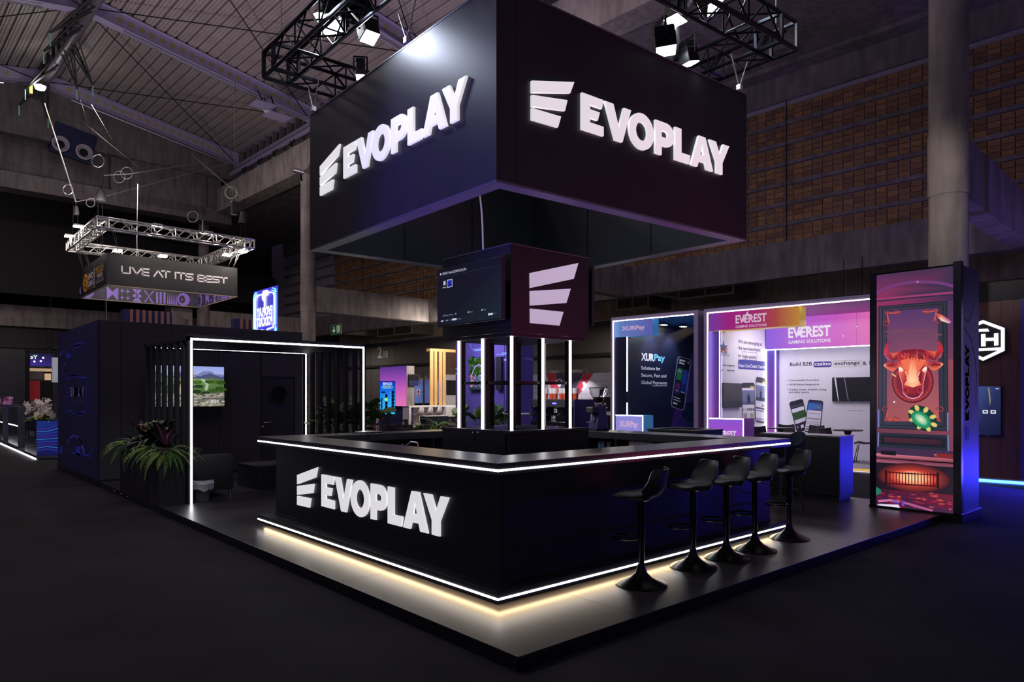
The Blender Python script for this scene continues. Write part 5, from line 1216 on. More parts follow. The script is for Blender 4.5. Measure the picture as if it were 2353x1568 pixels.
for px, py, c in ((286, 640, rgb(70, 90, 150)), (266, 658, rgb(220, 150, 110)), (312, 660, rgb(220, 140, 110))):
    q = sp_(*z1(px, py)); s = .17 if px == 286 else .1; p.poly([(q[0]+s*(1 if j % 2 == 0 else .42)*math.sin(j*math.pi/5)*1.5, q[1]+s*(1 if j % 2 == 0 else .42)*math.cos(j*math.pi/5)) for j in range(10)], c, False)
def phone(p, f, quad, rows_, dark=rgb(30, 28, 46)):
    """printed phone: quad = TL,TR,BR,BL in crop pixels"""
    q = [f(*c) for c in quad]
    def at(u, v): return tuple((q[0][i]*(1-u)+q[1][i]*u)*(1-v)+(q[3][i]*(1-u)+q[2][i]*u)*v for i in (0, 1))
    r_ = .1; o = [at(*c) for c in ((r_, 0), (1-r_, 0), (1, r_*.5), (1, 1-r_*.5), (1-r_, 1), (r_, 1), (0, 1-r_*.5), (0, r_*.5))]
    p.poly(o, dark, False).up()
    for u0, v0, u1, v1, c in rows_: p.poly([at(u0, v0), at(u1, v0), at(u1, v1), at(u0, v1)], c, False)
    p.up()
LT, GR = rgb(228, 228, 238), rgb(196, 198, 214)
girl = [(.05, .12, .95, .18, LT), (.05, .18, .95, .52, rgb(110, 120, 165)), (.05, .44, .95, .52, rgb(36, 70, 50)), (.42, .3, .62, .48, rgb(40, 36, 46)), (.44, .24, .6, .32, rgb(196, 150, 130)), (.05, .52, .95, .95, LT), (.66, .08, .93, .13, rgb(230, 200, 80))]
phone(p, lambda a, b: sp_(*z1(a, b)), ((474, 1016), (618, 1014), (624, 1460), (486, 1460)), girl+[(.05+.155*k, .60, .17+.155*k, .67, c) for k, c in enumerate((rgb(40, 40, 60), rgb(140, 70, 60), rgb(200, 150, 60), rgb(60, 70, 130), rgb(50, 60, 110), rgb(70, 70, 130)))]+[(.1, .72, .4, .9, rgb(236, 196, 216)), (.6, .72, .9, .9, rgb(200, 224, 170))])
phone(p, lambda a, b: sp_(*z1(a, b)), ((630, 950), (734, 968), (724, 1450), (624, 1432)), girl+[(.05, .55, .95, .56, rgb(60, 70, 150)), (.05, .66, .95, .70, rgb(60, 60, 80)), (.1, .72, .9, .75, rgb(160, 190, 230)), (.62, .58, .92, .64, rgb(230, 190, 210)), (.08, .9, .9, .93, rgb(60, 90, 190))])
p.build('wall_print', sw, PRINT)
a, b = E.hit(*z1(262, 1280), 'y', wy), E.hit(*z1(460, 1022), 'y', wy)
tv('television', 'switched-off dark television on the white side wall of the mountain-logo stand', E.w(a[0], wy-.06, a[2]), EN, ES, b[0]-a[0], b[2]-a[2], lambda p: p.rect(0, 0, 1, 1, [rgb(30, 28, 36), rgb(22, 20, 28), rgb(28, 26, 36), rgb(46, 42, 52)]), thick=.04)
# rear wall with the second header
rx = wx1; ra = E.Y(1760, rx); zb, zt = 2.95, 3.86; rl = ra-YR+.2
rw = box('rear_header', (rx, rx+.35, YR-.2, ra, zb, zt), PURW, ev, E)
p = efront(rx-.003, ra, zb, rl, zt-zb); sx1 = E.Y(2001, rx); sp1 = (ra-sx1)/rl
p.hgrad(0, 0, 1, 1, ((0, rgb(150, 100, 240)), (sp1*.35, rgb(190, 100, 226)), (sp1*.7, rgb(216, 96, 206)), (sp1, rgb(236, 116, 190)), (1, rgb(240, 130, 180)))).up()
def rf(px, py): q = E.hit(px, py, 'x', rx); return ra-q[1], q[2]-zb
a, b = rf(*z1(975, 538)), rf(*z1(1424, 515)); everest(p, a[0], a[1], b[0]-a[0], rgb(246, 236, 250)); q = rf(*z1(1700, 600)); p.line([(q[0], .0), (q[0], .9)], .012, rgb(180, 80, 180))
for px, py in ((1556, 518), (1698, 418)): q = rf(*z1(px, py)); p.ell(q[0], q[1], .015, .015, rgb(255, 255, 255), None, 8)
p.build('header_print', rw, LIGHTBOX)
box('led_strip', (rx-.006, rx, YR-.2, ra, zb-.03, zb-.008), STRIP, ev, E)
qa, qb = E.Y(1762, rx+.02), E.Y(1781, rx+.02)
p_ = box('pillar', (rx+.02, rx+.3, qb, qa, 0, zb), PURW, ev, E); p = efront(rx+.017, qa, .1, qa-qb, zb-.1); p.vgrad(0, 0, 1, 1, ((0, rgb(176, 76, 170)), (.5, rgb(138, 80, 190)), (1, rgb(86, 70, 170)))); p.build('pillar_print', p_, PRINT)
box('led_strip', (rx+.0, rx+.02, qb-.024, qb-.002, .1, zb-.05), STRIP, ev, E); box('led_strip', (rx+.0, rx+.02, qa, qa+.02, .1, zb), STRIP, ev, E)
vx = rx+.32; va = E.Y(1781, vx)
vw = box('rear_wall', (vx, vx+.06, YR-.2, va, 0, zb+.1), WHW, ev, E); p = efront(vx-.002, va, 0, 1, 1)
def vf(px, py): q = E.hit(px, py, 'x', vx); return va-q[1], q[2]
stx('Build B2B', *z1(993, 838), z1(1226, 0)[0], 8.5, BK, .015, vf); a, b = vf(*z1(1242, 852)), vf(*z1(1434, 786)); p.rrect(a[0], a[1], b[0], b[1], .05, rgb(70, 60, 140))
a, b = vf(*z1(1452, 846)), vf(*z1(1752, 774)); p.line([(a[0], a[1]), (b[0], a[1]), (b[0], b[1]), (a[0], b[1])], .015, rgb(206, 196, 170), True); p.up()
stx('casino', *z1(1252, 832), z1(1426, 0)[0], 8.5, rgb(235, 232, 245), .02, vf); stx('exchange', *z1(1464, 826), z1(1734, 0)[0], 8.5, BK, .015, vf); stx('&', *z1(1764, 824), z1(1804, 0)[0], 8.5, BK, .012, vf); stx('bet', *z1(1834, 820), z1(1910, 0)[0], 8.5, BK, .012, vf)
for t, a, b, e in (('Customizable Front-End', 982, 998, 1298), ('API & Iframe Integrations', 982, 1042, 1304), ('Cricket, tennis, football, racing', 982, 1096, 1378), ('and other sports', 982, 1124, 1194)): stx(t, *z1(a, b), z1(e, 0)[0], 4.2, BK, .01, vf)
for b in (990, 1036, 1080): q = vf(*z1(964, b)); p.ell(q[0], q[1], .012, .012, BK, None, 6)
stx('Scan and go to website', *z1(1618, 1314), z1(1762, 0)[0], 2.6, BK, .0, vf)
fz = lambda a, b: vf(*z1(a, b))
phone(p, fz, ((980, 1222), (1128, 1182), (1200, 1500), (1070, 1550)), [(.06, .14, .94, .2, rgb(70, 66, 90)), (.06, .24, .94, .36, LT), (.06, .36, .94, .60, rgb(44, 90, 44)), (.06, .60, .94, .72, LT), (.1, .8, .2, .86, rgb(150, 150, 200)), (.4, .8, .62, .9, LT)])
phone(p, fz, ((1186, 1192), (1348, 1206), (1312, 1556), (1140, 1534)), [(.05, .05, .95, .1, rgb(60, 56, 110)), (.62, .1, .93, .15, rgb(226, 196, 80)), (.05, .10, .95, .32, rgb(60, 120, 200)), (.5, .16, .85, .22, rgb(220, 230, 250)), (.4, .27, .95, .31, rgb(210, 80, 80)), (.05, .32, .95, .96, LT), (.1, .4, .9, .42, GR), (.1, .55, .9, .59, rgb(190, 200, 236)), (.1, .66, .9, .68, GR), (.1, .72, .9, .74, GR), (.08, .82, .95, .84, rgb(50, 60, 60)), (.1, .88, .28, .93, rgb(50, 140, 80))])
p.build('wall_print', vw, PRINT)
a, b = E.hit(*z1(1440, 1212), 'x', vx-.05), E.hit(*z1(1440, 960), 'x', vx-.05)
tv('television', 'switched-off dark television on the white rear wall of the mountain-logo stand', E.w(vx-.06, a[1], a[2]), ER, EF, 1.45, b[2]-a[2], lambda p: p.rect(0, 0, 1, 1, rgb(14, 12, 18)).up().poly([(.03, 1), (.06, 1), (.11, 0), (.1, 0)], rgb(190, 190, 210)).poly([(.2, 1), (.215, 1), (.28, 0), (.27, 0)], rgb(120, 110, 140)), thick=.04)
fl = box('stand_floor', (-.05, rx+.4, YR-.4, y0, 0, .10), mat('pale_stand_carpet', rgb(170, 166, 176), .9, var=.08, scale=30), ev, E)
p = efront(-.055, y0, .0, y0-YR+.4, .10); p.hgrad(0, .55, 1, 1, ((0, rgb(230, 90, 190)), (.3, rgb(240, 120, 160)), (.6, rgb(250, 190, 90)), (1, rgb(250, 190, 90)))).rect(0, .3, 1, .5, rgb(245, 240, 250)).rect(0, 0, 1, .3, rgb(90, 84, 110)); p.build('edge_light', fl, LIGHTBOX)
lamp('stand_lamp', 'AREA', E.w(1.6, 1.8, 3.55), 52, (.96, .93, 1), E.w(1.9, 1.8, 0), 2.2, 2.0); lamp('stand_lamp', 'AREA', E.w(1.5, 2.2, 3.6), 9, (.96, .93, 1), E.w(1.6, 4.2, 1.2), .6)
# little black speakers and white routers above the header
for px, py, l in ((1939, 703, 'small white router hung above the pink header, farther from the tower'), (1981, 700, 'white router on the rafter above the pink header, beside the video tower')):
    q = E.hit(px, py, 'x', rx+.1); t = thing('wifi_router', l, 'router', E.w(*q)); box('router_body', (q[0]-.1, q[0]+.1, q[1]-.11, q[1]+.11, q[2]-.05, q[2]+.06), WHITE, t, E, bevel=.02); part('bracket', MB(E).cyl((q[0], q[1], q[2]+.05), (q[0], q[1], 5.2), .01, n=5), STEELB, t)
# counters with lit fronts
def lit_counter(label, px0, px1, px2, py, x, g0, g1, side, pic):
    a, b = E.Y(px0, x), E.Y(px1, x); xe = E.X(px2, b); z = E.Z(py, x, a)
    t = thing('lit_counter', label, 'counter', E.w(x, (a+b)/2, 0)); box('counter_body', (x+.01, xe, b, a, 0, z), side, t, E)
    box('edge_frame', (x-.004, x+.01, b-.004, a+.004, z-.02, z+.004), STRIP, t, E); box('edge_frame', (x-.004, x+.008, b-.006, b+.012, .0, z), STRIP, t, E)
    p = efront(x-.002, a, 0, a-b, z-.02); p.rect(0, 0, 1, 1, [g1, g1, g0, g0]).up(); pic(p); p.build('front_print', t, LIGHTBOX)
lit_counter('pink and violet lit counter with mountain logo behind the bar worktop', 1630, 1708, 1733, 961, -.55, rgb(150, 90, 226), rgb(214, 70, 196), mat('magenta_side', rgb(150, 70, 170), .5, var=.05), lambda p: everest(p, p.w*.16, p.h*.63, p.w*.64, rgb(246, 230, 250)))
BLUE = mat('sky_blue_board', rgb(80, 160, 226), .5, var=.05, emit=.18)
lit_counter('lilac and blue lit counter in front of the navy payment stand', 1415, 1477, 1501, 954, -.3, rgb(150, 150, 236), rgb(158, 140, 226), BLUE, lambda p: p.text('XURPay', p.w*.14, p.h*.74, p.h*.2, rgb(230, 190, 226), .03, fit=p.w*.68))
# the navy payment stand
xu = thing('exhibition_stand', 'navy open-front exhibition stand with blue payment-logo header', 'stand', E.w(1.5, 5.4, 0))
ya, yb = E.Y(1408, 0), E.Y(1594, 0)
box('header_frame', (0, .12, yb-.12, ya+.06, ZT, ZT+.09), LILAC, xu, E); box('corner_post', (0, .12, ya, ya+.06, 0, ZT), LILAC, xu, E); box('corner_post', (0, .12, yb-.12, yb, 0, ZT), LILAC, xu, E); box('side_wall', (.12, 3.4, yb-.12, yb-.08, 0, ZT+.09), LILAC, xu, E); box('side_wall', (.12, 3.4, ya+.02, ya+.06, 0, ZT+.09), LILAC, xu, E)
box('led_strip', (-.006, 0, yb, ya, ZT-.028, ZT-.006), STRIP, xu, E); box('led_strip', (-.006, 0, ya-.03, ya-.005, .1, ZT-.02), STRIP, xu, E)
box('soffit', (.12, 3.3, yb, ya, ZT+.02, ZT+.05), mat('blue_soffit', rgb(40, 120, 190), .6, var=.05), xu, E)
ha, hb_ = E.Y(1413.5, 0), E.Y(1500, 0); hz = E.Z(776, 0, ha)
hd = box('header_box', (0, .3, hb_, ha, hz, ZT-.03), BLUE, xu, E); p = efront(-.004, ha, hz, ha-hb_, ZT-.03-hz); p.hgrad(0, 0, 1, 1, ((0, rgb(120, 170, 235)), (.15, rgb(104, 130, 200)), (1, rgb(92, 96, 178)))).up().text('XURPay', p.w*.18, p.h*.40, p.h*.36, rgb(214, 172, 214), .03, fit=p.w*.62); p.build('header_print', hd, LIGHTBOX)
NAVYD = mat('deep_navy_wall', rgb(26, 32, 62), .4, var=.1, scale=1)
box('pillar', (.02, .2, E.Y(1440, .02), ha, 0, hz), NAVYD, xu, E)
ny_ = E.Y(1441, .05)
for zlo, zhi in ((E.Z(900, .05, ny_), hz), (.9, E.Z(926, .05, ny_))): box('led_strip', (.02, .045, ny_-.025, ny_, zlo, zhi), STRIP, xu, E)
nx1 = E.X(1594, ny_)+.3
nw_ = box('printed_wall', (.1, nx1, ny_, ny_+.05, 0, ZT), NAVYD, xu, E); box('rear_wall', (nx1, nx1+.05, yb-.1, ny_, 0, ZT), NAVYD, xu, E)
p = eside(0, ny_-.002, 0, 1, 1)
def z3(a, b): return 1400+a/5.41, 720+b/5.41
def nf(a, b): q = E.hit(*z3(a, b), 'y', ny_); return q[0], q[2]
p.poly([nf(760, 1440), nf(1050, 1440), nf(1050, 440), nf(900, 760)], [rgb(74, 34, 130), rgb(30, 60, 110), rgb(80, 40, 140), rgb(30, 34, 70)], False); q = nf(1000, 1230); p.ell(q[0], q[1], .5, .3, rgb(10, 90, 120), rgb(30, 50, 100), 20).up()
def ntx(t, a, b, e, h_, c, bd=.02): p_a, p_b, p_c = nf(a, b), nf(e, b), nf(a, b-h_); p.text(t, p_a[0], p_a[1], (p_c[1]-p_a[1])*1.36, c, bd, fit=p_b[0]-p_a[0])
ntx('XUR', 395, 584, 556, 92, rgb(240, 242, 255), .04); ntx('Pay', 556, 588, 692, 84, rgb(120, 206, 240), .03)
ntx('Solutions for', 396, 700, 634, 44, LT); ntx('Secure, Fast and', 396, 790, 708, 44, LT); ntx('Global Payments', 396, 880, 718, 44, LT); p.line([nf(536, 904), nf(718, 904)], .02, LT)
phone(p, nf, ((850, 530), (1024, 580), (930, 1220), (760, 1160)), [], rgb(150, 150, 200)); phone(p, nf, ((858, 540), (1010, 584), (918, 1206), (770, 1152)), [(.08, .22, .48, .46, rgb(40, 130, 90)), (.54, .22, .98, .5, rgb(40, 80, 190)), (.54, .5, .98, .68, rgb(26, 50, 150)), (.08, .5, .48, .74, rgb(70, 36, 110)), (.2, .53, .4, .62, rgb(220, 90, 150)), (.12, .04, .6, .075, LT), (.12, .1, .55, .13, LT), (.78, .05, .9, .09, rgb(220, 200, 140)), (.12, .26, .42, .29, LT), (.14, .66, .4, .68, LT), (.58, .66, .94, .68, LT), (.1, .8, .6, .82, GR), (.1, .85, .7, .87, GR), (.1, .91, .45, .945, LT)], rgb(16, 18, 38))
p.build('wall_print', nw_, PRINT)
for px, py, l in ((1525, 747, 'track spotlight under the navy stand ceiling beside the header'), (1570, 751, 'track spotlight under the navy stand ceiling, farther in')):
    q = E.hit(px, py, 'y', ny_-.45); t = thing('track_spotlight', l, 'spotlight', E.w(*q)); box('spot_head', (q[0]-.11, q[0]+.11, q[1]-.09, q[1]+.09, q[2], q[2]+.05), STEELB, t, E); box('lens', (q[0]-.09, q[0]+.09, q[1]-.07, q[1]+.07, q[2]-.004, q[2]), LENS, t, E); part('stem', MB(E).cyl((q[0], q[1], q[2]+.05), (q[0], q[1], ZT+.02), .01, n=5), STEELB, t)
    lamp('track_beam', 'SPOT', E.w(q[0], q[1], q[2]-.03), 40, (.85, .9, 1), E.w(q[0], ny_+.1, q[2]-1.2), .05, spot=80)
lamp('stand_lamp', 'AREA', E.w(1.6, 5.4, 3.5), 16, (.85, .9, 1), E.w(1.6, 5.6, 0), 1.2)
box('stand_floor', (-.05, 3.4, yb-.1, ya, 0, .08), MATS['pale_stand_carpet'], xu, E)
# black chairs and bistro tables of the pink stand
def cafe_chair():
    t = thing('cafe_chair', 'x', 'chair', (0, 0, 0), 'black shell chairs of the pink stand'); rows = []
    for x, z, hw in ((.22, .44, .17), (.15, .46, .2), (0, .44, .22), (-.14, .45, .225), (-.2, .52, .23), (-.225, .65, .225), (-.24, .79, .20)): rows.append([(x+.05*abs(j/4-1)**2*(1 if z > .5 else 0), hw*(j/4-1), z+.03*abs(j/4-1)**2) for j in range(9)])
    part('shell', MB().grid(rows), PLAST, t, smooth=True, solid=.012)
    for a, b in ((1, 1), (1, -1), (-1, 1), (-1, -1)): part('leg', MB().cyl((.14*a, .14*b, .44), (.22*a, .2*b, 0), .009, n=6), STEELB, t)
    return t
def bistro(label, px, py, d):
    x, y, z = E.hit(px, py, 'x', d); t = thing('bistro_table', label, 'table', E.w(x, y, .1), 'round black tables of the pink stand')
    part('tabletop', MB(E).cyl((x, y, z-.025), (x, y, z), .33, n=24), PLAST, t, smooth=True); part('column', MB(E).lathe([(.03, .12), (.03, z-.2), (.09, z-.05), (.1, z-.025)], (x, y, 0), 14), STEELB, t, smooth=True); part('foot', MB(E).lathe([(0, .1), (.24, .1), (.24, .115), (.03, .14)], (x, y, 0), 20), STEELB, t, smooth=True)
bistro('round black table before the violet pillar of the pink stand', 1794, 983, 1.5); bistro('round black table under the dark rear television', 1948, 988, 1.6)
cf = cafe_chair()
for i, (px, d, a, l) in enumerate(((1741, 1.1, 20, 'black shell chair beside the pink lit counter'), (1806, 2.2, 200, 'black shell chair at the rear side of the table by the violet pillar'), (1905, 1.35, -20, 'black shell chair before the table under the rear television'), (1988, 1.3, 100, 'black shell chair beside the video tower edge'), (1868, 2.2, 170, 'black shell chair mostly hidden by the two-door cabinet'))):
    o = cf if i == 0 else dup(cf, (0, 0, 0)); o.location = E.w(d, E.Y(px, d), .1); o.rotation_euler = (0, 0, math.radians(a+E_ANG if False else a+5)); o['label'] = l
# wood-clad stand with the hexagon logo, beside the tower
hs = thing('exhibition_stand', 'dark wood clad stand with a white hexagon letter logo', 'stand', E.w(.5, -2.4, 0))
wa, wb_ = E.Y(2214, 0), E.Y(2345, 0); zt = E.Z(697, 0, wa)
WD = mat('dark_wood_cladding', rgb(112, 74, 70), .5, var=.2, scale=5, stretch=(8, 8, .5))
for k in range(3): a, b = wa-(wa-wb_)*k/3, wa-(wa-wb_)*(k+1)/3; box('wood_panel', (0, .1, b+.002, a-.002, .1, zt), WD, hs, E)
box('fascia', (-.02, .15, wb_-3, wa, zt, zt+.36), BLACKM, hs, E); box('end_frame', (-.03, .12, wb_-.10, wb_, .08, zt), mat('violet_board', rgb(90, 70, 170), .5, var=.04), hs, E)
box('floor_edge', (-.25, 3, wb_-3, wa, 0, .09), mat('pale_edge', rgb(170, 170, 190), .5, var=.04), hs, E); box('floor_led', (-.262, -.25, wb_-3, wa, .03, .08), mat('blue_led_strip', (.05, .25, 1), .5, var=0, emit=8), hs, E)
box('lit_wall', (.3, .4, wb_-3, wb_-.1, .1, zt), mat('violet_lit_wall', (.5, .4, 1), .6, var=.08, emit=.55, ecol=(.45, .36, 1)), hs, E)
lg = thing('hexagon_logo', 'white outlined hexagon logo with a letter on the dark wood wall', 'sign', E.w(-.05, E.Y(2259, 0), E.Z(782, 0, E.Y(2259, 0))))
lx = -.05
def z4(a, b): q = E.hit(2200+a/2.8, 580+b/2.8, 'x', lx); return q
def hexloop(k, x): 
    c = z4(165, 568); R = []
    for a, b in ((165, 440), (300, 490), (300, 632), (165, 695), (30, 632), (30, 500)): q = z4(a, b); R.append((x, c[1]+(q[1]-c[1])*k, c[2]+(q[2]-c[2])*k))
    return R
part('backing_plate', MB(E).slab(hexloop(1.10, lx), hexloop(1.10, lx+.05)), BLACKM, lg)
m = MB(E); A, B = hexloop(1.03, lx-.02), hexloop(.86, lx-.02)
for j in range(6): k = (j+1) % 6; m.slab([A[j], A[k], B[k], B[j]], [(q[0]+.02, q[1], q[2]) for q in (A[j], A[k], B[k], B[j])])
part('outline', m, mat('white_lit_letter', (1, 1, 1), .5, var=0, emit=1.1), lg)
def quad(name, pts): P = [z4(*q) for q in pts]; part(name, MB(E).slab([(lx-.02, q[1], q[2]) for q in P], [(lx, q[1], q[2]) for q in P]), MATS['white_lit_letter'], lg)
quad('letter_bar', ((100, 496), (196, 492), (206, 510), (100, 514))); quad('letter_bar', ((60, 622), (290, 612), (280, 630), (60, 640)))
m = MB(E)
for pts in (((153, 528), (180, 526), (182, 604), (153, 606)), ((236, 522), (263, 520), (264, 599), (237, 601)), ((181, 552), (236, 550), (236, 570), (182, 572))): P = [z4(*q) for q in pts]; m.slab([(lx-.02, q[1], q[2]) for q in P], [(lx, q[1], q[2]) for q in P])
part('letter', m, MATS['white_lit_letter'], lg)
a, b = z4(110, 1178), z4(283, 858)
def hscr(p):
    p.rect(0, 0, 1, 1, [rgb(26, 32, 66), rgb(20, 22, 44), rgb(40, 48, 90), rgb(60, 80, 140)]).up()
    for k, u in enumerate((.32, .63)): p.line([(u*p.w, .45*p.h), ((u+.16)*p.w, .45*p.h), ((u+.16)*p.w, .5*p.h), (u*p.w, .5*p.h)], .02, rgb(230, 230, 240), True)
    p.rect(0, .44, .12, .54, rgb(70, 130, 230)).poly([(.5, .97), (.56, .97), (.62, .7), (.58, .6)], rgb(140, 130, 90)).rect(.8, .94, .94, .955, rgb(200, 200, 220))
tv('portrait_screen', 'upright menu screen on the dark wood wall beside the video tower', E.w(-.045, a[1], a[2]), ER, EF, a[1]-b[1], b[2]-a[2], hscr, 'screen')
# ================================================================== WHITE BRICK STAND WITH THE RED V
vx = 2.6; va, vb = E.Y(1222, vx), E.Y(1404, vx); vz = E.Z(857, vx, vb)
vs_ = thing('exhibition_stand', 'white brick-print stand wall with a big red letter V', 'stand', E.w(vx, (va+vb)/2, 0))
w_ = box('back_wall', (vx, vx+.1, vb, va, 0, vz), WHW, vs_, E); p = efront(vx-.003, va, 0, 1, 1)
def z5(a, b): q = E.hit(1200+a/6.53, 820+b/6.53, 'x', vx); return va-q[1], q[2]
nrow = 24
for r in range(nrow):
    z = vz*r/nrow; p.rect(0, z, va-vb, z+vz/nrow-.012, rgb(206, 202, 214) if r % 2 else rgb(214, 210, 220))
p.up()
for r in range(nrow):
    z = vz*r/nrow
    for k in range(10):
        u = (va-vb)*(k+(r % 2)*.5)/10
        if u < va-vb-.02: p.rect(u, z, u+.012, z+vz/nrow, rgb(180, 176, 190))
p.up()
RD = rgb(206, 60, 84)
p.poly([z5(352, 238), z5(496, 238), z5(560, 530), z5(456, 530)], RD, False).poly([z5(930, 248), z5(1070, 250), z5(850, 580), z5(772, 540)], RD, False).poly([z5(500, 238), z5(926, 248), z5(770, 540), z5(640, 640), z5(562, 530)], rgb(72, 68, 92), False).up()
q = z5(790, 596); p.ell(q[0]-.07, q[1]+.05, .11, .1, rgb(230, 225, 235)).ell(q[0]+.07, q[1]+.05, .11, .1, rgb(230, 225, 235)).poly([(q[0]-.17, q[1]+.02), (q[0]+.17, q[1]+.02), (q[0], q[1]-.2)], rgb(230, 225, 235), False).up().ell(q[0]-.06, q[1]+.05, .08, .075, RD).ell(q[0]+.06, q[1]+.05, .08, .075, RD).poly([(q[0]-.135, q[1]+.02), (q[0]+.135, q[1]+.02), (q[0], q[1]-.15)], RD, False)
p.poly([z5(510, 360), z5(556, 330), z5(598, 350), z5(580, 440), z5(556, 460), z5(516, 400)], rgb(230, 228, 236), False).poly([z5(896, 376), z5(940, 372), z5(978, 420), z5(930, 520), z5(884, 500), z5(920, 440)], rgb(230, 228, 236), False).up().poly([z5(526, 368), z5(556, 346), z5(584, 360), z5(568, 426), z5(530, 392)], rgb(60, 56, 80), False)
p.build('wall_print', w_, PRINT)
for px, l in ((1275, 'clip-on spotlight over the red V wall, beside the kiosk post'), (1297, 'clip-on spotlight over the red V wall, second along its top'), (1333, 'clip-on spotlight over the red V wall, third along its top'), (1350, 'clip-on spotlight over the red V wall, nearest the navy stand')):
    y = E.Y(px, vx); t = thing('clip_spotlight', l, 'spotlight', E.w(vx, y, vz)); part('arm', MB(E).tube([(vx+.05, y, vz), (vx-.1, y, vz+.12), (vx-.45, y, vz+.1)], .015, 5), ALU, t); part('head', MB(E).box(vx-.62, vx-.42, y-.12, y+.12, vz+.02, vz+.1), ALU, t)
    lamp('clip_beam', 'SPOT', E.w(vx-.5, y, vz), 22, (1, .95, 1), E.w(vx, y, vz-1.4), .05, spot=100)
rl_ = thing('barrier_rail', 'black metal rail with two dark square signs beside the navy stand post', 'rail', E.w(.6, E.Y(1385, .6), 0)); x = .6; ya, yb = E.Y(1362, x), E.Y(1402, x)
for z in (1.32, .82): part('bar', MB(E).box(x-.02, x+.02, yb, ya, z-.02, z+.02), STEELB, rl_)
for q in (1366, 1373, 1386): y = E.Y(q, x); part('upright', MB(E).box(x-.02, x+.02, y-.02, y+.02, 0, 1.34), STEELB, rl_)
for z in (1.35, .82):
    y = E.Y(1393, x); b_ = part('sign_board', MB(E).box(x-.06, x-.03, y-.17, y+.17, z-.14, z+.28), PLAST, rl_)
    p = efront(x-.063, y+.15, z-.12, .3, .36); p.rect(.2, .2, .8, .32, rgb(210, 210, 220)).rect(.38, .45, .62, .66, rgb(210, 210, 220)); p.build('sign_print', b_, PRINT)
# ================================================================== ON AND BEHIND THE BAR
em = thing('espresso_machine', 'large black three-group espresso machine on the far bar worktop', 'machine', (7.54, 7.35, TZ1))
y0, y1, x0, x1 = 6.90, 7.80, 7.33, 7.74
box('base', (x0, x1, y0, y1, TZ1+.03, TZ1+.10), STEELB, em, bevel=.006); box('rear_body', (x0+.22, x1, y0, y1, TZ1+.10, TZ1+.44), STEELB, em, bevel=.01); box('head', (x0, x1-.18, y0, y1, TZ1+.32, TZ1+.44), PLAST, em, bevel=.012)
box('drip_grid', (x0-.01, x0+.2, y0+.03, y1-.03, TZ1+.10, TZ1+.112), CHROME, em); box('side_cheek', (x0-.02, x1+.01, y0-.03, y0, TZ1+.02, TZ1+.44), mat('blue_violet_enamel', rgb(44, 40, 96), .3, var=.05), em, bevel=.01); box('side_cheek', (x0-.02, x1+.01, y1, y1+.03, TZ1+.02, TZ1+.44), MATS['blue_violet_enamel'], em, bevel=.01)
for k in range(3):
    y = y0+.17+k*.28
    part('group_head', MB().lathe([(0, 0), (.045, 0), (.045, .06), (.03, .1)], (x0+.1, y, TZ1+.24), 14), CHROME, em, smooth=True); part('portafilter', MB().tube([(x0+.1, y, TZ1+.225), (x0-.08, y+.02, TZ1+.21), (x0-.16, y+.02, TZ1+.2)], [.03, .014, .018], 8), CHROME, em, smooth=True)
    part('jug', MB().lathe([(0, 0), (.045, 0), (.05, .05), (.04, .1), (.036, .1), (.0, .02)], (x0+.09, y+.04, TZ1+.112), 14), CHROME, em, smooth=True)
for y in (y0+.06, y1-.06): part('steam_wand', MB().tube([(x0+.02, y, TZ1+.33), (x0-.06, y, TZ1+.28), (x0-.05, y, TZ1+.13)], .008, 6), CHROME, em, smooth=True)
for k in range(2): part('display', MB().box(x0-.003, x0, y0+.36+k*.0, y0+.44, TZ1+.37, TZ1+.39), mat('violet_display', (.2, .2, 1), .4, var=0, emit=2), em)
for i, x in enumerate((x0+.05, x1-.05)):
    for y in (y0+.05, y1-.05): part('foot', MB().cyl((x, y, TZ1), (x, y, TZ1+.03), .02, n=8), CHROME, em)
R_ = random.Random(4); CUP = mat('orange_paper_cup', rgb(216, 84, 52), .6, var=.1); CUPW = mat('white_paper_cup', rgb(230, 222, 220), .6, var=.05)
cup0 = None
for k in range(8):
    y = y0+.08+k*.105; z = TZ1+.441
    if cup0 is None:
        cup0 = thing('paper_cup', 'orange and white stack of paper cups on the espresso machine', 'cup', (0, 0, 0), 'paper cups on the espresso machine')
        part('cup_body', MB().lathe([(0, 0), (.034, 0), (.042, .085), (0, .085)], n=12), CUP, cup0, smooth=True); part('upper_cups', MB().lathe([(.043, .085), (.045, .10), (.043, .105), (.045, .12), (.044, .165), (0, .165)], n=12), CUPW, cup0, smooth=True); o = cup0
    else: o = dup(cup0, (0, 0, 0))
    o.location = (x0+.12+.03*(k % 2), y, z); o['label'] = ('first', 'second', 'third', 'fourth', 'fifth', 'sixth', 'seventh', 'eighth')[k]+' orange and white cup stack on the espresso machine, counted from the grinder'
gr = thing('coffee_grinder', 'black coffee grinder with a clear bean hopper beside the espresso machine', 'grinder', (7.5, 6.62, TZ1)); gx, gy = 7.5, 6.62
part('body', MB().hexa([(gx-.09, gy-.09, TZ1+.02), (gx+.15, gy-.09, TZ1+.02), (gx-.09, gy+.09, TZ1+.02), (gx+.15, gy+.09, TZ1+.02), (gx-.02, gy-.08, TZ1+.34), (gx+.11, gy-.08, TZ1+.34), (gx-.02, gy+.08, TZ1+.34), (gx+.11, gy+.08, TZ1+.34)]), MATS['blue_violet_enamel'], gr, bevel=.012)
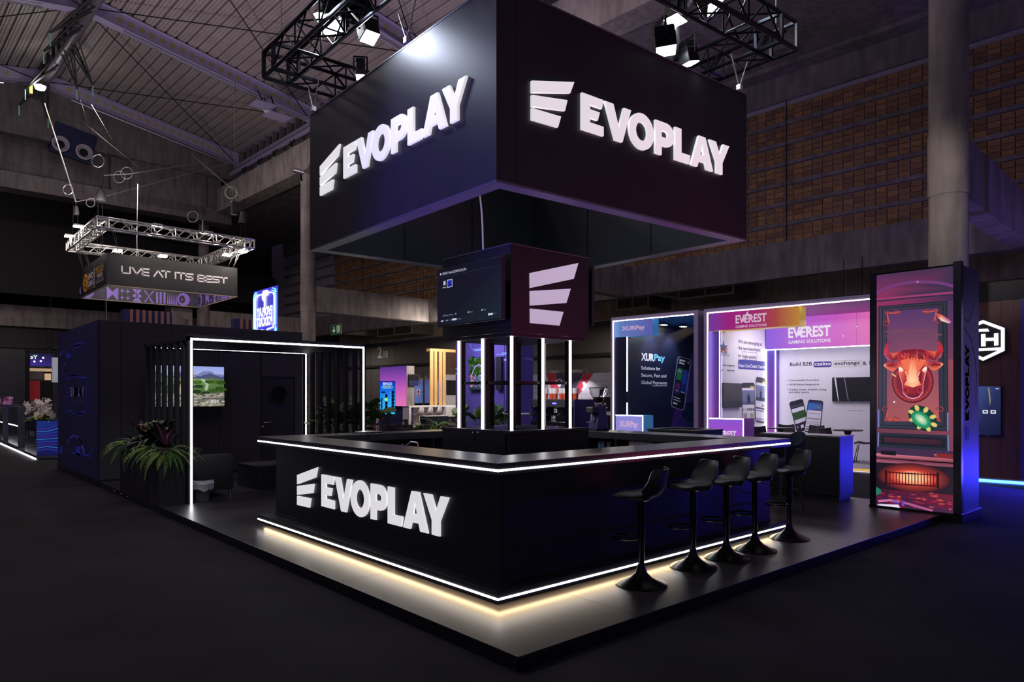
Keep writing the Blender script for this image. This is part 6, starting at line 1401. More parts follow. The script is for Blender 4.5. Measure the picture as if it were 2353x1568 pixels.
part('control_head', MB().box(gx-.16, gx+.0, gy-.07, gy+.07, TZ1+.24, TZ1+.34), PLAST, gr, bevel=.02); part('spout', MB().cyl((gx-.11, gy, TZ1+.14), (gx-.11, gy, TZ1+.25), .016, n=10), CHROME, gr, smooth=True); part('holder', MB().tube([(gx-.04, gy-.04, TZ1+.12), (gx-.17, gy-.04, TZ1+.12), (gx-.17, gy+.04, TZ1+.12), (gx-.04, gy+.04, TZ1+.12)], .007, 6), CHROME, gr)
part('collar', MB().lathe([(.05, 0), (.06, .02), (.04, .04)], (gx+.04, gy, TZ1+.34), 16), CHROME, gr, smooth=True)
part('hopper', MB().lathe([(.04, .38), (.06, .42), (.115, .52), (.135, .6), (.132, .6), (.11, .52), (.055, .425), (.035, .385)], (gx+.04, gy, TZ1), 22), GLASS, gr, smooth=True); part('hopper_lid', MB().lathe([(0, .615), (.13, .612), (.14, .6), (.132, .598)], (gx+.04, gy, TZ1), 22), PLAST, gr, smooth=True); part('beans', MB().lathe([(0, .39), (.036, .39), (.08, .46), (.07, .475), (0, .48)], (gx+.04, gy, TZ1), 16), mat('coffee_beans', rgb(46, 28, 20), .5, var=.4, scale=80, bump=.5), gr)
part('foot', MB().box(gx-.12, gx+.16, gy-.1, gy+.1, TZ1, TZ1+.02), RUBBER, gr)
dc = thing('display_case', 'clear acrylic display case with pale shelves at the far bar corner', 'case', (7.5, 8.1, TZ1)); a, b, c, d = 7.25, 7.75, 7.95, 8.35
m = MB().box(a, a+.006, c, d, TZ1, TZ1+.42).box(a+.007, b, c, c+.006, TZ1, TZ1+.42); part('acrylic_panel', m, GLASS, dc); box('shelf', (a+.01, b, c+.01, d, TZ1+.20, TZ1+.212), WHITE, dc); box('shelf', (a+.01, b, c+.01, d, TZ1+.0, TZ1+.015), WHITE, dc)
# back arm: perforated tray, tap, soap dispenser, hooks
q = S.hit(848, 997, 'z', TZ1+.02); t = thing('drip_tray', 'perforated steel drip tray on the rear worktop', 'tray', (q[0], q[1], TZ1)); x0_, x1_ = S.X(829, 8.05), S.X(869, 8.05)
box('tray', (x0_, x1_, 7.96, 8.2, TZ1, TZ1+.03), ALU, t)
for k in range(8): xx = x0_+(x1_-x0_)*(k+.5)/8; part('hole', MB().box(xx-.02, xx+.02, 7.955, 7.961, TZ1+.006, TZ1+.022), DARKV, t)
q = S.hit(867, 990, 'y', 8.2); t = thing('beer_tap', 'slim chrome tap column on the rear worktop', 'tap', (q[0], 8.2, TZ1)); part('column', MB().cyl((q[0], 8.2, TZ1), (q[0], 8.2, TZ1+.19), .016, n=12), CHROME, t, smooth=True); part('ring', MB().cyl((q[0], 8.2, TZ1+.10), (q[0], 8.2, TZ1+.125), .019, n=12), RUBBER, t, smooth=True); part('foot', MB().cyl((q[0], 8.2, TZ1), (q[0], 8.2, TZ1+.01), .04, n=14), CHROME, t)
t = thing('sink_tap', 'small curved chrome tap inside the rear bar shelf', 'tap', (5.55, 7.9, .8)); q = S.hit(940, 1012, 'y', 7.9); part('spout', MB().tube([(q[0]-.05, 7.95, .80), (q[0]-.05, 7.93, 1.0), (q[0], 7.86, 1.06), (q[0]+.06, 7.8, 1.05), (q[0]+.07, 7.79, 1.0)], .014, 8), CHROME, t, smooth=True); part('lever', MB().cyl((q[0]-.05, 7.93, 1.0), (q[0]-.12, 7.88, 1.03), .012, n=8), CHROME, t)
q = S.hit(842, 1006, 'y', 7.92); t = thing('tap_pair', 'pair of small chrome valves on the rear bar panel', 'valves', (q[0], 7.92, q[2]))
for k in (-.05, .05): part('valve', MB().tube([(q[0]+k, 8.12, q[2]+.02), (q[0]+k, 7.9, q[2]+.02), (q[0]+k*1.3, 7.88, q[2]+.05)], .012, 6), CHROME, t, smooth=True)
part('valve_plate', MB().box(q[0]-.1, q[0]+.1, 8.1, 8.12, q[2]-.04, q[2]+.06), CHROME, t)
# under the stool-side worktop: cups, bowl, appliance
zs_ = .80
def tumbler(l, px, d, m, h_=.12, y_off=0):
    y = S.Y(px, 7.42+y_off); t = thing('tumbler', l, 'cup', (7.42+y_off, y, zs_), 'cups on the shelf under the worktop'); part('cup_wall', MB().lathe([(0, 0), (.03, 0), (.036, h_), (.032, h_), (.027, .01), (0, .01)], (7.42+y_off, y, zs_+.12), 14), m, t, smooth=True); part('coaster_box', MB().box(7.38+y_off, 7.46+y_off, y-.035, y+.035, zs_, zs_+.12), PLAST, t)
BCUP = mat('steel_blue_cup', rgb(76, 110, 150), .4, var=.08)
tumbler('blue cup on the shelf under the worktop, first from the kiosk', 1380, 0, BCUP); tumbler('blue cup on the shelf under the worktop, second from the kiosk', 1387, 0, BCUP); tumbler('shiny steel cup beside the blue cups', 1394, 0, CHROME); tumbler('steel cup farthest from the kiosk on the shelf', 1401, 0, ALU)
y = S.Y(1384, 7.34); solo('sugar_bowl', MB().lathe([(0, 0), (.05, 0), (.10, .09), (.11, .13), (.1, .13), (.09, .09), (.04, .015), (0, .015)], (7.36, y, zs_), 18), ALU, 'silver bowl in front of the blue cups', 'bowl', smooth=True)
ap = thing('mini_fridge', 'white and mauve swirled rounded appliance under the stool-side worktop', 'appliance', (7.5, 5.5, PZ)); ya, yb = S.Y(1442, 7.38), S.Y(1502, 7.38); zt_ = S.Z(1006, 7.38, yb)
part('casing', MB().box(7.38, 7.6, yb, ya, zs_, zt_+.02), mat('swirled_white_enamel', rgb(206, 186, 196), .4, var=.25, scale=3), ap, bevel=.045, smooth=True); part('door_seam', MB().box(7.372, 7.38, (ya+yb)/2-.1, (ya+yb)/2-.094, zs_, zt_-.03), PLAST, ap)
y = S.Y(1530, 7.4); solo('red_cap_bottle', MB().lathe([(0, 0), (.035, 0), (.035, .13), (.015, .17), (.015, .2), (0, .2)], (7.45, y, zs_), 12), mat('dark_red_plastic', rgb(120, 30, 36), .4, var=.1), 'small dark red bottle under the worktop beside the white appliance', 'bottle', smooth=True)
solo('folded_cloth', MB().box(4.9, 5.3, 7.97, 8.1, .80, .90), mat('blue_grey_cloth', rgb(52, 62, 76), .9, var=.2, scale=10, bump=.3), 'dark folded cloth on the rear bar shelf beside the kiosk', 'cloth', bevel=.02)
# ================================================================== PRINTED CUBICLE SEEN THROUGH THE KIOSK
cu = thing('printed_cubicle', 'violet printed cubicle wall seen between the kiosk light posts', 'cubicle', (9.6, 11.3, PZ)); a, b, c, d = 9.21, 9.96, 10.54, S.Y(1047, 9.21)
VIO = mat('violet_print', rgb(104, 92, 160), .6, var=.06); box('end_wall', (a+.01, b, c, c+.05, PZ, 3.0), VIO, cu); box('side_wall', (a, a+.05, c+.051, d, PZ, 3.0), VIO, cu); box('rear_wall', (b-.05, b, c+.051, d, PZ, 3.0), VIO, cu)
p = Pic((a-.002, d, 0), (0, -1, 0), (-1, 0, 0), 1, 1); CY = rgb(150, 190, 250)
def z6(q0, q1): q = S.hit(1040+q0/6.27, 760+q1/6.27, 'x', a); return d-q[1], q[2]
for pts, wd in (((( 244, 190), (290, 272), (326, 270)), .012), (((322, 282), (570, 262)), .05), (((48, 552), (78, 552)), .04), (((48, 620), (78, 620)), .04), (((630, 348), (716, 346), (734, 326), (770, 326)), .012), (((716, 336), (770, 328)), .05), (((636, 424), (770, 422)), .04)): p.line([z6(*q) for q in pts], wd, CY)
p.build('side_print', cu, PRINT)
p = Pic((a, c-.002, 0), (1, 0, 0), (0, -1, 0), 1, 1)
def z7(q0, q1): q = S.hit(1040+q0/6.27, 760+q1/6.27, 'y', c); return q[0]-a, q[2]
for pts, wd in ((((1004, 416), (1030, 392), (1130, 396), (1162, 412)), .015), (((1060, 412), (1120, 414), (1140, 432), (1162, 430)), .02), (((900, 424), (936, 424)), .08)): p.line([z7(*q) for q in pts], wd, CY)
q = z7(916, 250); p.ell(q[0], q[1], .05, .12, rgb(190, 180, 240), rgb(104, 92, 170), 14)
p.build('end_print', cu, PRINT)
ta, tb = S.hit(1079, 897, 'x', a-.06), S.hit(1132, 819, 'x', a-.06)
def arch(p):
    R = random.Random(8); W, Hh = p.w, p.h
    p.rect(0, 0, 1, 1, [rgb(30, 44, 30), rgb(60, 60, 110), rgb(120, 150, 200), rgb(70, 110, 50)]).up()
    for i in range(60): x, y = R.random()*.65, .45+.55*R.random(); g = R.randint(50, 130); p.ell(x*W, y*Hh, .06, .04, rgb(g*.6, g, 24), rgb(g*.3, g*.6, 20), 7)
    p.up(); p.line([(.05*W, .1*Hh), (.1*W, .45*Hh), (.25*W, .72*Hh), (.45*W, .78*Hh), (.62*W, .66*Hh), (.7*W, .4*Hh)], .035, rgb(150, 140, 200)); p.up()
    for i in range(70): x, y = R.random(), .08+.36*R.random(); g = R.randint(90, 235); p.ell(x*W, y*Hh, .03, .018, rgb(g, g*.9, min(255, g*1.1)), rgb(g*.6, g*.5, g*.9), 6)
    for i in range(16): p.ell((.02+.2*R.random())*W, (.1+.4*R.random())*Hh, .02, .03, rgb(226, 130, 90), rgb(150, 80, 140), 6)
tv('television', 'television showing a stone arch among trees, seen through the kiosk posts', (a-.07, ta[1], ta[2]), (0, -1, 0), (-1, 0, 0), ta[1]-tb[1], tb[2]-ta[2], arch, thick=.04)
ta, tb = S.hit(1141, 897, 'x', a-.05), S.hit(1153, 820, 'x', a-.05); solo('wall_panel_screen', MB().box(a-.07, a-.004, tb[1], ta[1], ta[2], tb[2]), PLAST, 'narrow dark panel on the violet cubicle wall beside its television', 'panel')
lamp('cubicle_lamp', 'AREA', (8.2, 10.9, 2.9), 28, (.55, .5, 1), (9.2, 11.2, 1.4), .8)
planter('long black planter box before the violet cubicle', 8.3, 8.75, 9.5, 12.4, 1.05)
for i, (x, y, l) in enumerate(((8.5, 9.95, 'leafy plant before the violet cubicle, nearest the kiosk post'), (8.5, 10.5, 'leafy plant before the violet cubicle, in the middle of its planter'), (8.5, 11.1, 'leafy plant under the stone-arch television'), (8.5, 11.9, 'low fern at the far end of the cubicle planter'))):
    plant('potted_plant', l, (x, y, .95), MM if i < 3 else FM, 14, 40+i, 'leaf' if i < 3 else 'frond', (-.1, .8), 0, 360, .95, 0, None, .15)
planter('black planter box with grass beside the kiosk base', 7.6, 8.0, 10.7, 12.0, 1.02)
for i, (y, l) in enumerate(((11.0, 'tufted green grass plant beside the kiosk base'), (11.5, 'second tufted grass plant beside the kiosk base'))): plant('grass_plant', l, (7.8, y, .93), BM['yellow']+BM['strap'], 26, 50+i, 'leaf', (.3, 1.1), 0, 360, .8, 0)
# ================================================================== FAR STANDS SEEN BETWEEN PERGOLA AND KIOSK
def G(px, d): q = (px-CX)/F*d; return (RX*q+FX*d, RY*q+FY*d)
def GZf(py, d): return CH+(HY-py)/F*d
def sb3(px0, pc, px1, d): x, y = G(pc, d); return x, S.X(px1, y), y, S.Y(px0, x)
x0, x1, y0, y1 = sb3(873.5, 934, 952, 33)
pk = thing('gradient_pillar', 'hanging block with a violet to pink gradient beyond the drip tray', 'pillar', ((x0+x1)/2, (y0+y1)/2, 1.1))
zt, zb = GZf(841, 33), GZf(934, 33)
box('block', (x0+.01, x1, y0+.0, y1, zb, zt), concrete('pillar_grey', rgb(150, 140, 136)), pk)
p = Pic((x0, y1, zb), (0, -1, 0), (-1, 0, 0), y1-y0, zt-zb); p.vgrad(0, 0, 1, 1, ((0, rgb(246, 130, 200)), (.45, rgb(214, 100, 200)), (.7, rgb(160, 80, 190)), (1, rgb(92, 54, 150)))); p.build('gradient_front', pk, LIGHTBOX)
box('pedestal', (x0+.2, x1-.02, y0+.05, y1-.1, 0, zb), mat('blue_counter', rgb(50, 60, 110), .5, var=.1), pk)
a = S.hit(952, 886, 'x', x1+.2); tv('television', 'small black screen fixed to the side of the gradient pillar', (x1-.35, y0-.06, GZf(887, 33)), (1, 0, 0), (0, -1, 0), .55, .55, lambda p: p.rect(0, 0, 1, .45, rgb(40, 50, 90)).rect(0, .45, 1, 1, rgb(16, 16, 20)))
# blue totem screen
d = 27; xa, ya = G(872.5, d); xb, yb = G(908, d); r = Vector((xb-xa, yb-ya, 0)); w_ = r.length; r.normalize(); n = Vector((r.y, -r.x, 0)); n = n if n.dot(Vector((FX, FY, 0))) < 0 else -n
def bingo(p):
    W, Hh = p.w, p.h; p.vgrad(0, 0, 1, 1, ((0, rgb(40, 190, 250)), (.35, rgb(30, 170, 245)), (.7, rgb(20, 110, 235)), (1, rgb(20, 40, 190)))).up()
    p.text('BINGO', .2*W, .89*Hh, .14, rgb(235, 240, 255), .02, fit=.6*W); p.rrect(.12*W, .78*Hh, .86*W, .87*Hh, .08, rgb(100, 230, 250)).up().rrect(.17*W, .795*Hh, .81*W, .855*Hh, .06, rgb(14, 40, 150)).up().text('EVOLUTION', .24*W, .805*Hh, .08, rgb(240, 240, 210), .01, fit=.5*W); p.rrect(.06*W, .645*Hh, .38*W, .69*Hh, .03, rgb(8, 20, 70))
    for r_ in range(6):
        for c_, u in enumerate((.12, .42, .86)):
            if r_ == 0 and c_ < 2: continue
            if r_ == 1 and c_ == 0: continue
            p.ell(u*W, (.665-.11*r_)*Hh, .06 if c_ else .03, .075, rgb(150, 240, 110) if (r_, c_) == (2, 1) else rgb(8, 14, 50), None, 12); p.rect(u-.13, .65-.11*r_, u-.10, .68-.11*r_, rgb(220, 240, 255))
tv('totem_screen', 'tall blue number-game screen before the gradient pillar', (xa, ya, GZf(953, d)), r, n, w_, GZf(876, d)-GZf(953, d), bingo, 'screen')
bx_, by_ = xa+(xb-xa)/2, ya+(yb-ya)/2; solo('totem_stand', MB().box(bx_-.2, bx_+.2, by_+.06, by_+.3, 0, GZf(953, d)), NAVY, 'dark stand under the tall blue number-game screen', 'stand')
# red folded stroller, stanchion
d = 26; c = Vector((*G(866, d), 0)); z0, z1 = GZf(965, d), GZf(930, d)
srt = thing('stroller', 'red folded stroller beside the blue number-game screen', 'stroller', (c.x, c.y, 0)); rr = Vector((RX, RY, 0)); REDM = mat('red_canvas', rgb(176, 30, 40), .6, var=.1)
part('frame_tube', MB().tube([tuple(c-rr*.15+UU*.1), tuple(c+rr*.02+UU*(z0+.3)), tuple(c-rr*.14+UU*(z1-.02))], .02, 6), REDM, srt); part('frame_tube', MB().tube([tuple(c+rr*.16+UU*.1), tuple(c+rr*.0+UU*(z0+.3)), tuple(c-rr*.02+UU*(z1-.12))], .02, 6), REDM, srt)
part('canopy', MB().slab([tuple(c+rr*a+UU*b) for a, b in ((-.03, z1-.14), (.16, z1-.22), (.19, z0), (.02, z0-.05), (-.06, z0+.2))], [tuple(c+rr*a+UU*b+Vector((FX, FY, 0))*.3) for a, b in ((-.03, z1-.14), (.16, z1-.22), (.19, z0), (.02, z0-.05), (-.06, z0+.2))]), REDM, srt)
for k in (-.15, .16): part('wheel', MB().cyl(tuple(c+rr*k+UU*.1-Vector((FX, FY, 0))*.02), tuple(c+rr*k+UU*.1+Vector((FX, FY, 0))*.03), .1, n=14), RUBBER, srt)
for px, l in ((931, 'black stanchion post before the white bar end'), (935.5, 'second stanchion post touching the white bar end')):
    x, y = G(px, 24); t = thing('stanchion', l, 'barrier', (x, y, 0)); part('post', MB().cyl((x, y, 0), (x, y, GZf(964, 24)), .03, n=10), STEELB, t, smooth=True); part('foot', MB().cyl((x, y, 0), (x, y, .03), .16, n=16), STEELB, t)
x, y = G(905, 24); x2, y2 = G(931, 24); solo('barrier_belt', MB().hexa([(x, y, .78), (x2, y2, .78), (x, y+.01, .78), (x2, y2+.01, .78), (x, y, .84), (x2, y2, .84), (x, y+.01, .84), (x2, y2+.01, .84)]), RUBBER, 'dark retractable belt between the totem screen and the stanchion', 'barrier')
for px, l in ((905, 'rounded black tub chair beyond the drip tray'), (922, 'second rounded black tub chair beyond the drip tray')):
    x, y = G(px, 20); t = thing('tub_armchair', l, 'armchair', (x, y, 0)); rows = []
    for z, k in ((.4, .9), (.6, 1.0), (GZf(977, 20), 1.02)): rows.append([(x+.32*k*math.cos(a), y+.32*k*math.sin(a), z) for a in [math.radians(-30+240*j/14) for j in range(15)]])
    part('backrest', MB().grid(rows), LEATH, t, smooth=True, solid=.05); part('seat', MB().cyl((x, y, .3), (x, y, .45), .3, n=18), LEATH, t)
    for a in range(4): part('leg', MB().cyl((x+.2*math.cos(a*1.57+.8), y+.2*math.sin(a*1.57+.8), .3), (x+.25*math.cos(a*1.57+.8), y+.25*math.sin(a*1.57+.8), 0), .015, n=6), STEELB, t)
# white bar with stools
x0, x1, y0, y1 = sb3(925.5, 940, 1062, 33); zt = GZf(933, 33)
wbr = thing('white_bar', 'long white bar table beyond the kiosk with shell stools', 'counter', ((x0+x1)/2, (y0+y1)/2, 0))
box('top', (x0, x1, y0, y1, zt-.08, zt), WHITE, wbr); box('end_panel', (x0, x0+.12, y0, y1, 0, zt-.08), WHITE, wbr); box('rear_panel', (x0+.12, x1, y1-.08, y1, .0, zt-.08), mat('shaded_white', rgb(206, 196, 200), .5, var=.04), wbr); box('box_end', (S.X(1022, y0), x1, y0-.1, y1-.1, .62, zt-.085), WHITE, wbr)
def shell_stool():
    t = thing('shell_stool', 'x', 'stool', (0, 0, 0), 'white shell stools at the white bar'); rows = []
    for y, z, hw in ((.2, .70, .16), (.1, .70, .2), (-.05, .71, .21), (-.15, .76, .21), (-.2, .88, .2), (-.22, 1.02, .17), (-.225, 1.10, .12)): rows.append([(hw*(j/4-1), y+.06*abs(j/4-1)**2*(1 if z > .74 else 0), z+.05*abs(j/4-1)**2*(1 if z < .9 else 0)) for j in range(9)])
    part('shell', MB().grid(rows), WHITE, t, smooth=True, solid=.015)
    for a in (1, -1):
        for b in (1, -1): part('leg', MB().cyl((.12*a, .12*b, .70), (.24*a, .24*b, 0), .022, n=8), WOOD, t)
    part('leg_brace', MB().tube([(.17, .17, .42), (-.17, -.17, .42), (-.17, .17, .42), (.17, -.17, .42)], .01, 5), STEELB, t)
    return t
s0 = shell_stool()
for i, (px, l) in enumerate(((963, 'white shell stool at the bar end nearest the gradient pillar'), (984, 'middle white shell stool at the white bar'), (1005, 'white shell stool nearest the kiosk at the white bar'))):
    o = s0 if i == 0 else dup(s0, (0, 0, 0)); xx = S.X(px, y0-.25); o.location = (xx, y0-.25, 0); o.rotation_euler = (0, 0, .25); o['label'] = l
# wooden slat frame, blue door leaves, white partition
wf = thing('slat_frame', 'pale wooden slat frame rising from the white bar', 'frame', ((x0+x1)/2, y0+.5, zt)); yf = y0+.4; zf = GZf(800, 34)
for a, b in ((988.5, 996), (998.5, 1005), (1009, 1016), (1018, 1024)): box('slat', (S.X(a, yf), S.X(b, yf), yf, yf+.05, zt, zf-.14), WOOD, wf)
box('top_rail', (S.X(988, yf), S.X(1066, yf), yf, yf+.3, zf-.14, zf), WOOD, wf)
yd = y0+2.2
for a, b, l in ((953, 971.5, 'pale blue panel with a red pictogram beyond the white bar'), (977, 996, 'pale blue panel with a green pictogram beyond the white bar'), (1005, 1018, 'pale blue panel with a red pictogram behind the wooden slats')):
    xa, xb = S.X(a, yd), S.X(b, yd); dd = FX*xa+FY*yd; t = thing('info_panel', l, 'panel', ((xa+xb)/2, yd, 0)); box('board', (xa, xb, yd, yd+.05, GZf(927, dd), GZf(873, dd)), mat('pale_blue_board', rgb(112, 140, 226), .5, var=.04, emit=.12), t); box('stand', (xa, xb, yd+.01, yd+.04, 0, GZf(927, dd)), STEELB, t)
    g = 'green' in l; p = Pic((xa, yd-.003, GZf(910, dd)), (1, 0, 0), (0, -1, 0), xb-xa, .34); u0 = .25 if g is False else .5; p.rect(u0, 0, u0+.4, 1, rgb(225, 225, 230)).up().rect(u0+.05, .06, u0+.35, .22, rgb(50, 120, 80) if g else rgb(190, 50, 50)).ell((u0+.2)*p.w, .62*p.h, .06, .09, rgb(40, 110, 70) if g else rgb(160, 40, 40), None, 12); p.build('pictogram', t, PRINT)
wp = thing('white_partition', 'white and brown partition beside the wooden slat frame', 'partition', (S.X(1030, yd+.3), yd+.3, 0)); xa, xb = S.X(1025, yd+.4), S.X(1075, yd+.4); dd = FX*xa+FY*(yd+.4)
box('lower_panel', (xa, xb, yd+.4, yd+.5, 0, GZf(861, dd)), WHITE, wp); box('upper_panel', (xa, xb, yd+.4, yd+.5, GZf(861, dd)+.01, GZf(806, dd)), mat('bronze_panel', rgb(140, 110, 92), .4, .3, var=.15), wp)
xa2 = S.X(1027.5, yd+.3); tv('television', 'tilted dark television on the white partition', (xa2, yd+.34, GZf(907, dd)), (1, 0, 0), (0, -1, 0), 1.3, GZf(874, dd)-GZf(907, dd), lambda p: p.rect(0, 0, 1, 1, rgb(24, 22, 24)).rect(.3, 0, .4, 1, rgb(60, 50, 40)))
xa, xb = S.X(978, y0-1.4), S.X(1030, y0-1.4); dd = FX*xa+FY*(y0-1.4); nc = thing('navy_cupboard', 'navy double-door cupboard before the white bar', 'cupboard', ((xa+xb)/2, y0-1.2, 0))
box('carcass', (xa, xb, y0-1.38, y0-.95, 0, GZf(958, dd)), NAVY, nc); box('top', (xa-.02, xb+.02, y0-1.41, y0-.93, GZf(958, dd), GZf(958, dd)+.03), WHITE, nc)
for a, b in ((xa, (xa+xb)/2-.003), ((xa+xb)/2+.003, xb)): dq = box('door', (a, b, y0-1.40, y0-1.381, .05, GZf(958, dd)-.01), NAVY, nc); kx = (xa+xb)/2+(.06 if a > xa else -.06); part('knob', MB().cyl((kx, y0-1.43, GZf(963, dd)), (kx, y0-1.40, GZf(963, dd)), .02, n=8), CHROME, dq)
# monitor arm lamps over the blue panels
for px, l in ((965, 'small lamp on a bent arm over the first blue panel'), (981, 'small lamp on a bent arm over the second blue panel')):
    xx = S.X(px, yd-.2); dd = FX*xx+FY*yd; t = thing('arm_lamp', l, 'lamp', (xx, yd, GZf(873, dd))); box('head', (xx-.13, xx+.13, yd-.3, yd-.15, GZf(874, dd), GZf(869, dd)), ALU, t); part('arm', MB().tube([(xx, yd-.2, GZf(869, dd)), (xx+.05, yd-.1, GZf(862, dd)), (xx, yd+.03, GZf(872, dd))], .012, 5), ALU, t)
# ================================================================== FAR STANDS ON THE LEFT
fs = thing('exhibition_stand', 'dark low stand with a white floor light line and mirrored pillars', 'stand', (4.5, 24, 0)); fx = 2.8; fy0 = S.Y(83, fx)
box('stand_floor', (fx, fx+6, fy0, fy0+12, 0, .05), BLACKM, fs); box('floor_led', (fx-.02, fx, fy0-.02, fy0+12, .015, .05), STRIP, fs)
for a, b, py, l in ((19, 41, 936, 0), (-25, 6, 930, 0)):
    xx = fx+.15; q0, q1 = S.Y(b, xx), S.Y(a, xx); z = S.Z(py, xx, q0); box('mirror_pillar', (xx, xx+.5, q0, q1, .05, z), mat('brushed_mirror', rgb(120, 126, 150), .25, .8, var=.1), fs); box('led_line', (xx-.006, xx, q0, q1, .70, .74), mat('pale_led_line', (.8, .9, 1), .5, var=0, emit=1.5), fs)
xx = fx+.1; q0, q1 = S.Y(84, xx), S.Y(57, xx); x3 = S.X(140, q0); z = S.Z(968, xx, q0)
lc = thing('graphic_counter', 'counter with dark blue wave graphics and lettering beside the cabin', 'counter', ((xx+x3)/2, (q0+q1)/2, .05))
box('counter_body', (xx, x3, q0, q1, .05, z), mat('blue_black_board', rgb(30, 34, 60), .4, var=.1), lc); box('counter_top', (xx-.02, x3, q0-.02, q1, z, z+.03), BLACK, lc)
p = Pic((xx, q0-.003, .05), (1, 0, 0), (0, -1, 0), x3-xx, z-.05); p.rect(0, 0, 1, 1, [rgb(20, 14, 70), rgb(16, 20, 90), rgb(22, 40, 120), rgb(24, 50, 130)]).up()
for k in range(9): p.line([(0, p.h*(.15+.08*k)), (p.w*.4, p.h*(.2+.07*k)), (p.w, p.h*(.1+.1*k))], .02, (rgb(40, 60, 170), rgb(50, 110, 190), rgb(70, 40, 140))[k % 3])
p.build('wave_print', lc, LIGHTBOX)
p = Pic((xx-.003, q1, .05), (0, -1, 0), (-1, 0, 0), q1-q0, z-.05); p.text('VENTU', .40*p.w, .55*p.h, .18*p.h, rgb(200, 205, 225), .02, fit=.45*p.w).text('exhibition', .3*p.w, .24*p.h, .07*p.h, rgb(140, 145, 170), 0, fit=.4*p.w)
for k in range(3): p.ell((.2+.03*(k % 2))*p.w, (.46+.08*k)*p.h, .05, .05, rgb(190, 195, 220), None, 10)
p.build('front_print', lc, PRINT)
FL = [[mat('petal_'+n, c, .6, var=.1)] for n, c in (('white', rgb(236, 226, 220)), ('pink', rgb(196, 130, 190)))]
def orchids(name, label, px, py0, py1, x, m, n, seed, grow=.45):
    R = random.Random(seed); y = S.Y(px, x); zb = S.Z(py1, x, y); zt = S.Z(py0, x, y); t = thing(name, label, 'flowers', (x, y, zb))
    fl = MB()
    for k in range(5):
        a = 2*math.pi*k/5; c, s = math.cos(a), math.sin(a); i = [fl.pt(0, 0, 0), fl.pt(.05*c-.03*s, .05*s+.03*c, .01), fl.pt(.09*c, .09*s, -.005), fl.pt(.05*c+.03*s, .05*s-.03*c, .01)]; fl._f(*i)
    me = fl.mesh('blossom', m[0], fix=False)
    for k in range(n):
        o = part('blossom', me, [], t); o.location = (R.uniform(-.25, .25), R.uniform(-grow, grow), (zt-zb)*R.uniform(.45, 1.02)); o.rotation_euler = (R.uniform(.6, 1.9), R.uniform(-.5, .5), R.uniform(-2.6, .4)); s = R.uniform(.8, 1.3); o.scale = (s, s, s)
    for k in range(26):
        o = part('leaf', random.choice(BM['yellow']+[FM[1]]), [], t); a = R.uniform(0, 6.28); s = R.uniform(1.0, 1.9); o.rotation_euler = (0, -R.uniform(-.4, .6), a); o.scale = (s, s, s); o.location = (R.uniform(-.15, .15), R.uniform(-grow*.8, grow*.8), (zt-zb)*.22)
    for k in range(6): yy = R.uniform(-grow*.7, grow*.7); part('stem', MB().tube([(x, y+yy*.6, zb), (x+.03, y+yy, zb+(zt-zb)*.8)], .012, 5), LF[3], t)
    return t
orchids('white_orchids', 'bank of white orchids over yellow-green ferns beside the cabin', 92, 918, 985, 3.1, FL[0], 46, 3, .95)
orchids('pink_orchids', 'pink orchids over green ferns at the mirrored pillar', 10, 915, 965, 3.1, FL[1], 36, 4, .8)
for px, pz, l in ((92, 985, 'black planter box under the white orchids'), (10, 965, 'black planter box under the pink orchids')):
    y = S.Y(px, 3.1); t = thing('planter_box', l, 'planter', (3.1, y, .05)); box('box_wall', (2.95, 3.3, y-.9, y+.9, .05, S.Z(pz, 3.1, y)), BLACKM, t); box('soil', (2.97, 3.28, y-.88, y+.88, S.Z(pz, 3.1, y), S.Z(pz, 3.1, y)+.01), MATS['potting_soil'], t)
# dark partition, screen, banner far behind
yq = 38; t = thing('dark_partition', 'tall dark partition at the far side of the hall', 'partition', (-8, yq, 0)); dq = 27.; xa, xb = S.X(-40, yq), S.X(58, yq); box('board', (xa, xb, yq, yq+.3, 0, S.Z(804, xb, yq)), BLACKM, t); box('board', (xb+.02, S.X(69, yq), yq+.1, yq+.4, 0, S.Z(802, xb, yq)), DARKV, t)
xa, xb = S.X(68.5, yq+1), S.X(123, yq+1); za, zb = S.Z(842, xa, yq+1), S.Z(812, xa, yq+1)
def nightscr(p):
    p.rect(0, 0, 1, 1, [rgb(60, 40, 140), rgb(40, 30, 110), rgb(10, 10, 40), rgb(14, 16, 50)]).up(); W, Hh = p.w, p.h
    p.text('»Y', .0, .58*Hh, .36*Hh*1.2, rgb(230, 250, 250), .03, fit=.32*W)
    for u, v in ((.56, .68), (.18, .36), (.46, .4)): p.ell(u*W, v*Hh, .05, .05, rgb(255, 255, 250), None, 8)
tv('wall_screen', 'dark screen with a white letter Y far behind the white orchids', (xa, yq+1, za), (1, 0, 0), (0, -1, 0), xb-xa, zb-za, nightscr, 'screen')
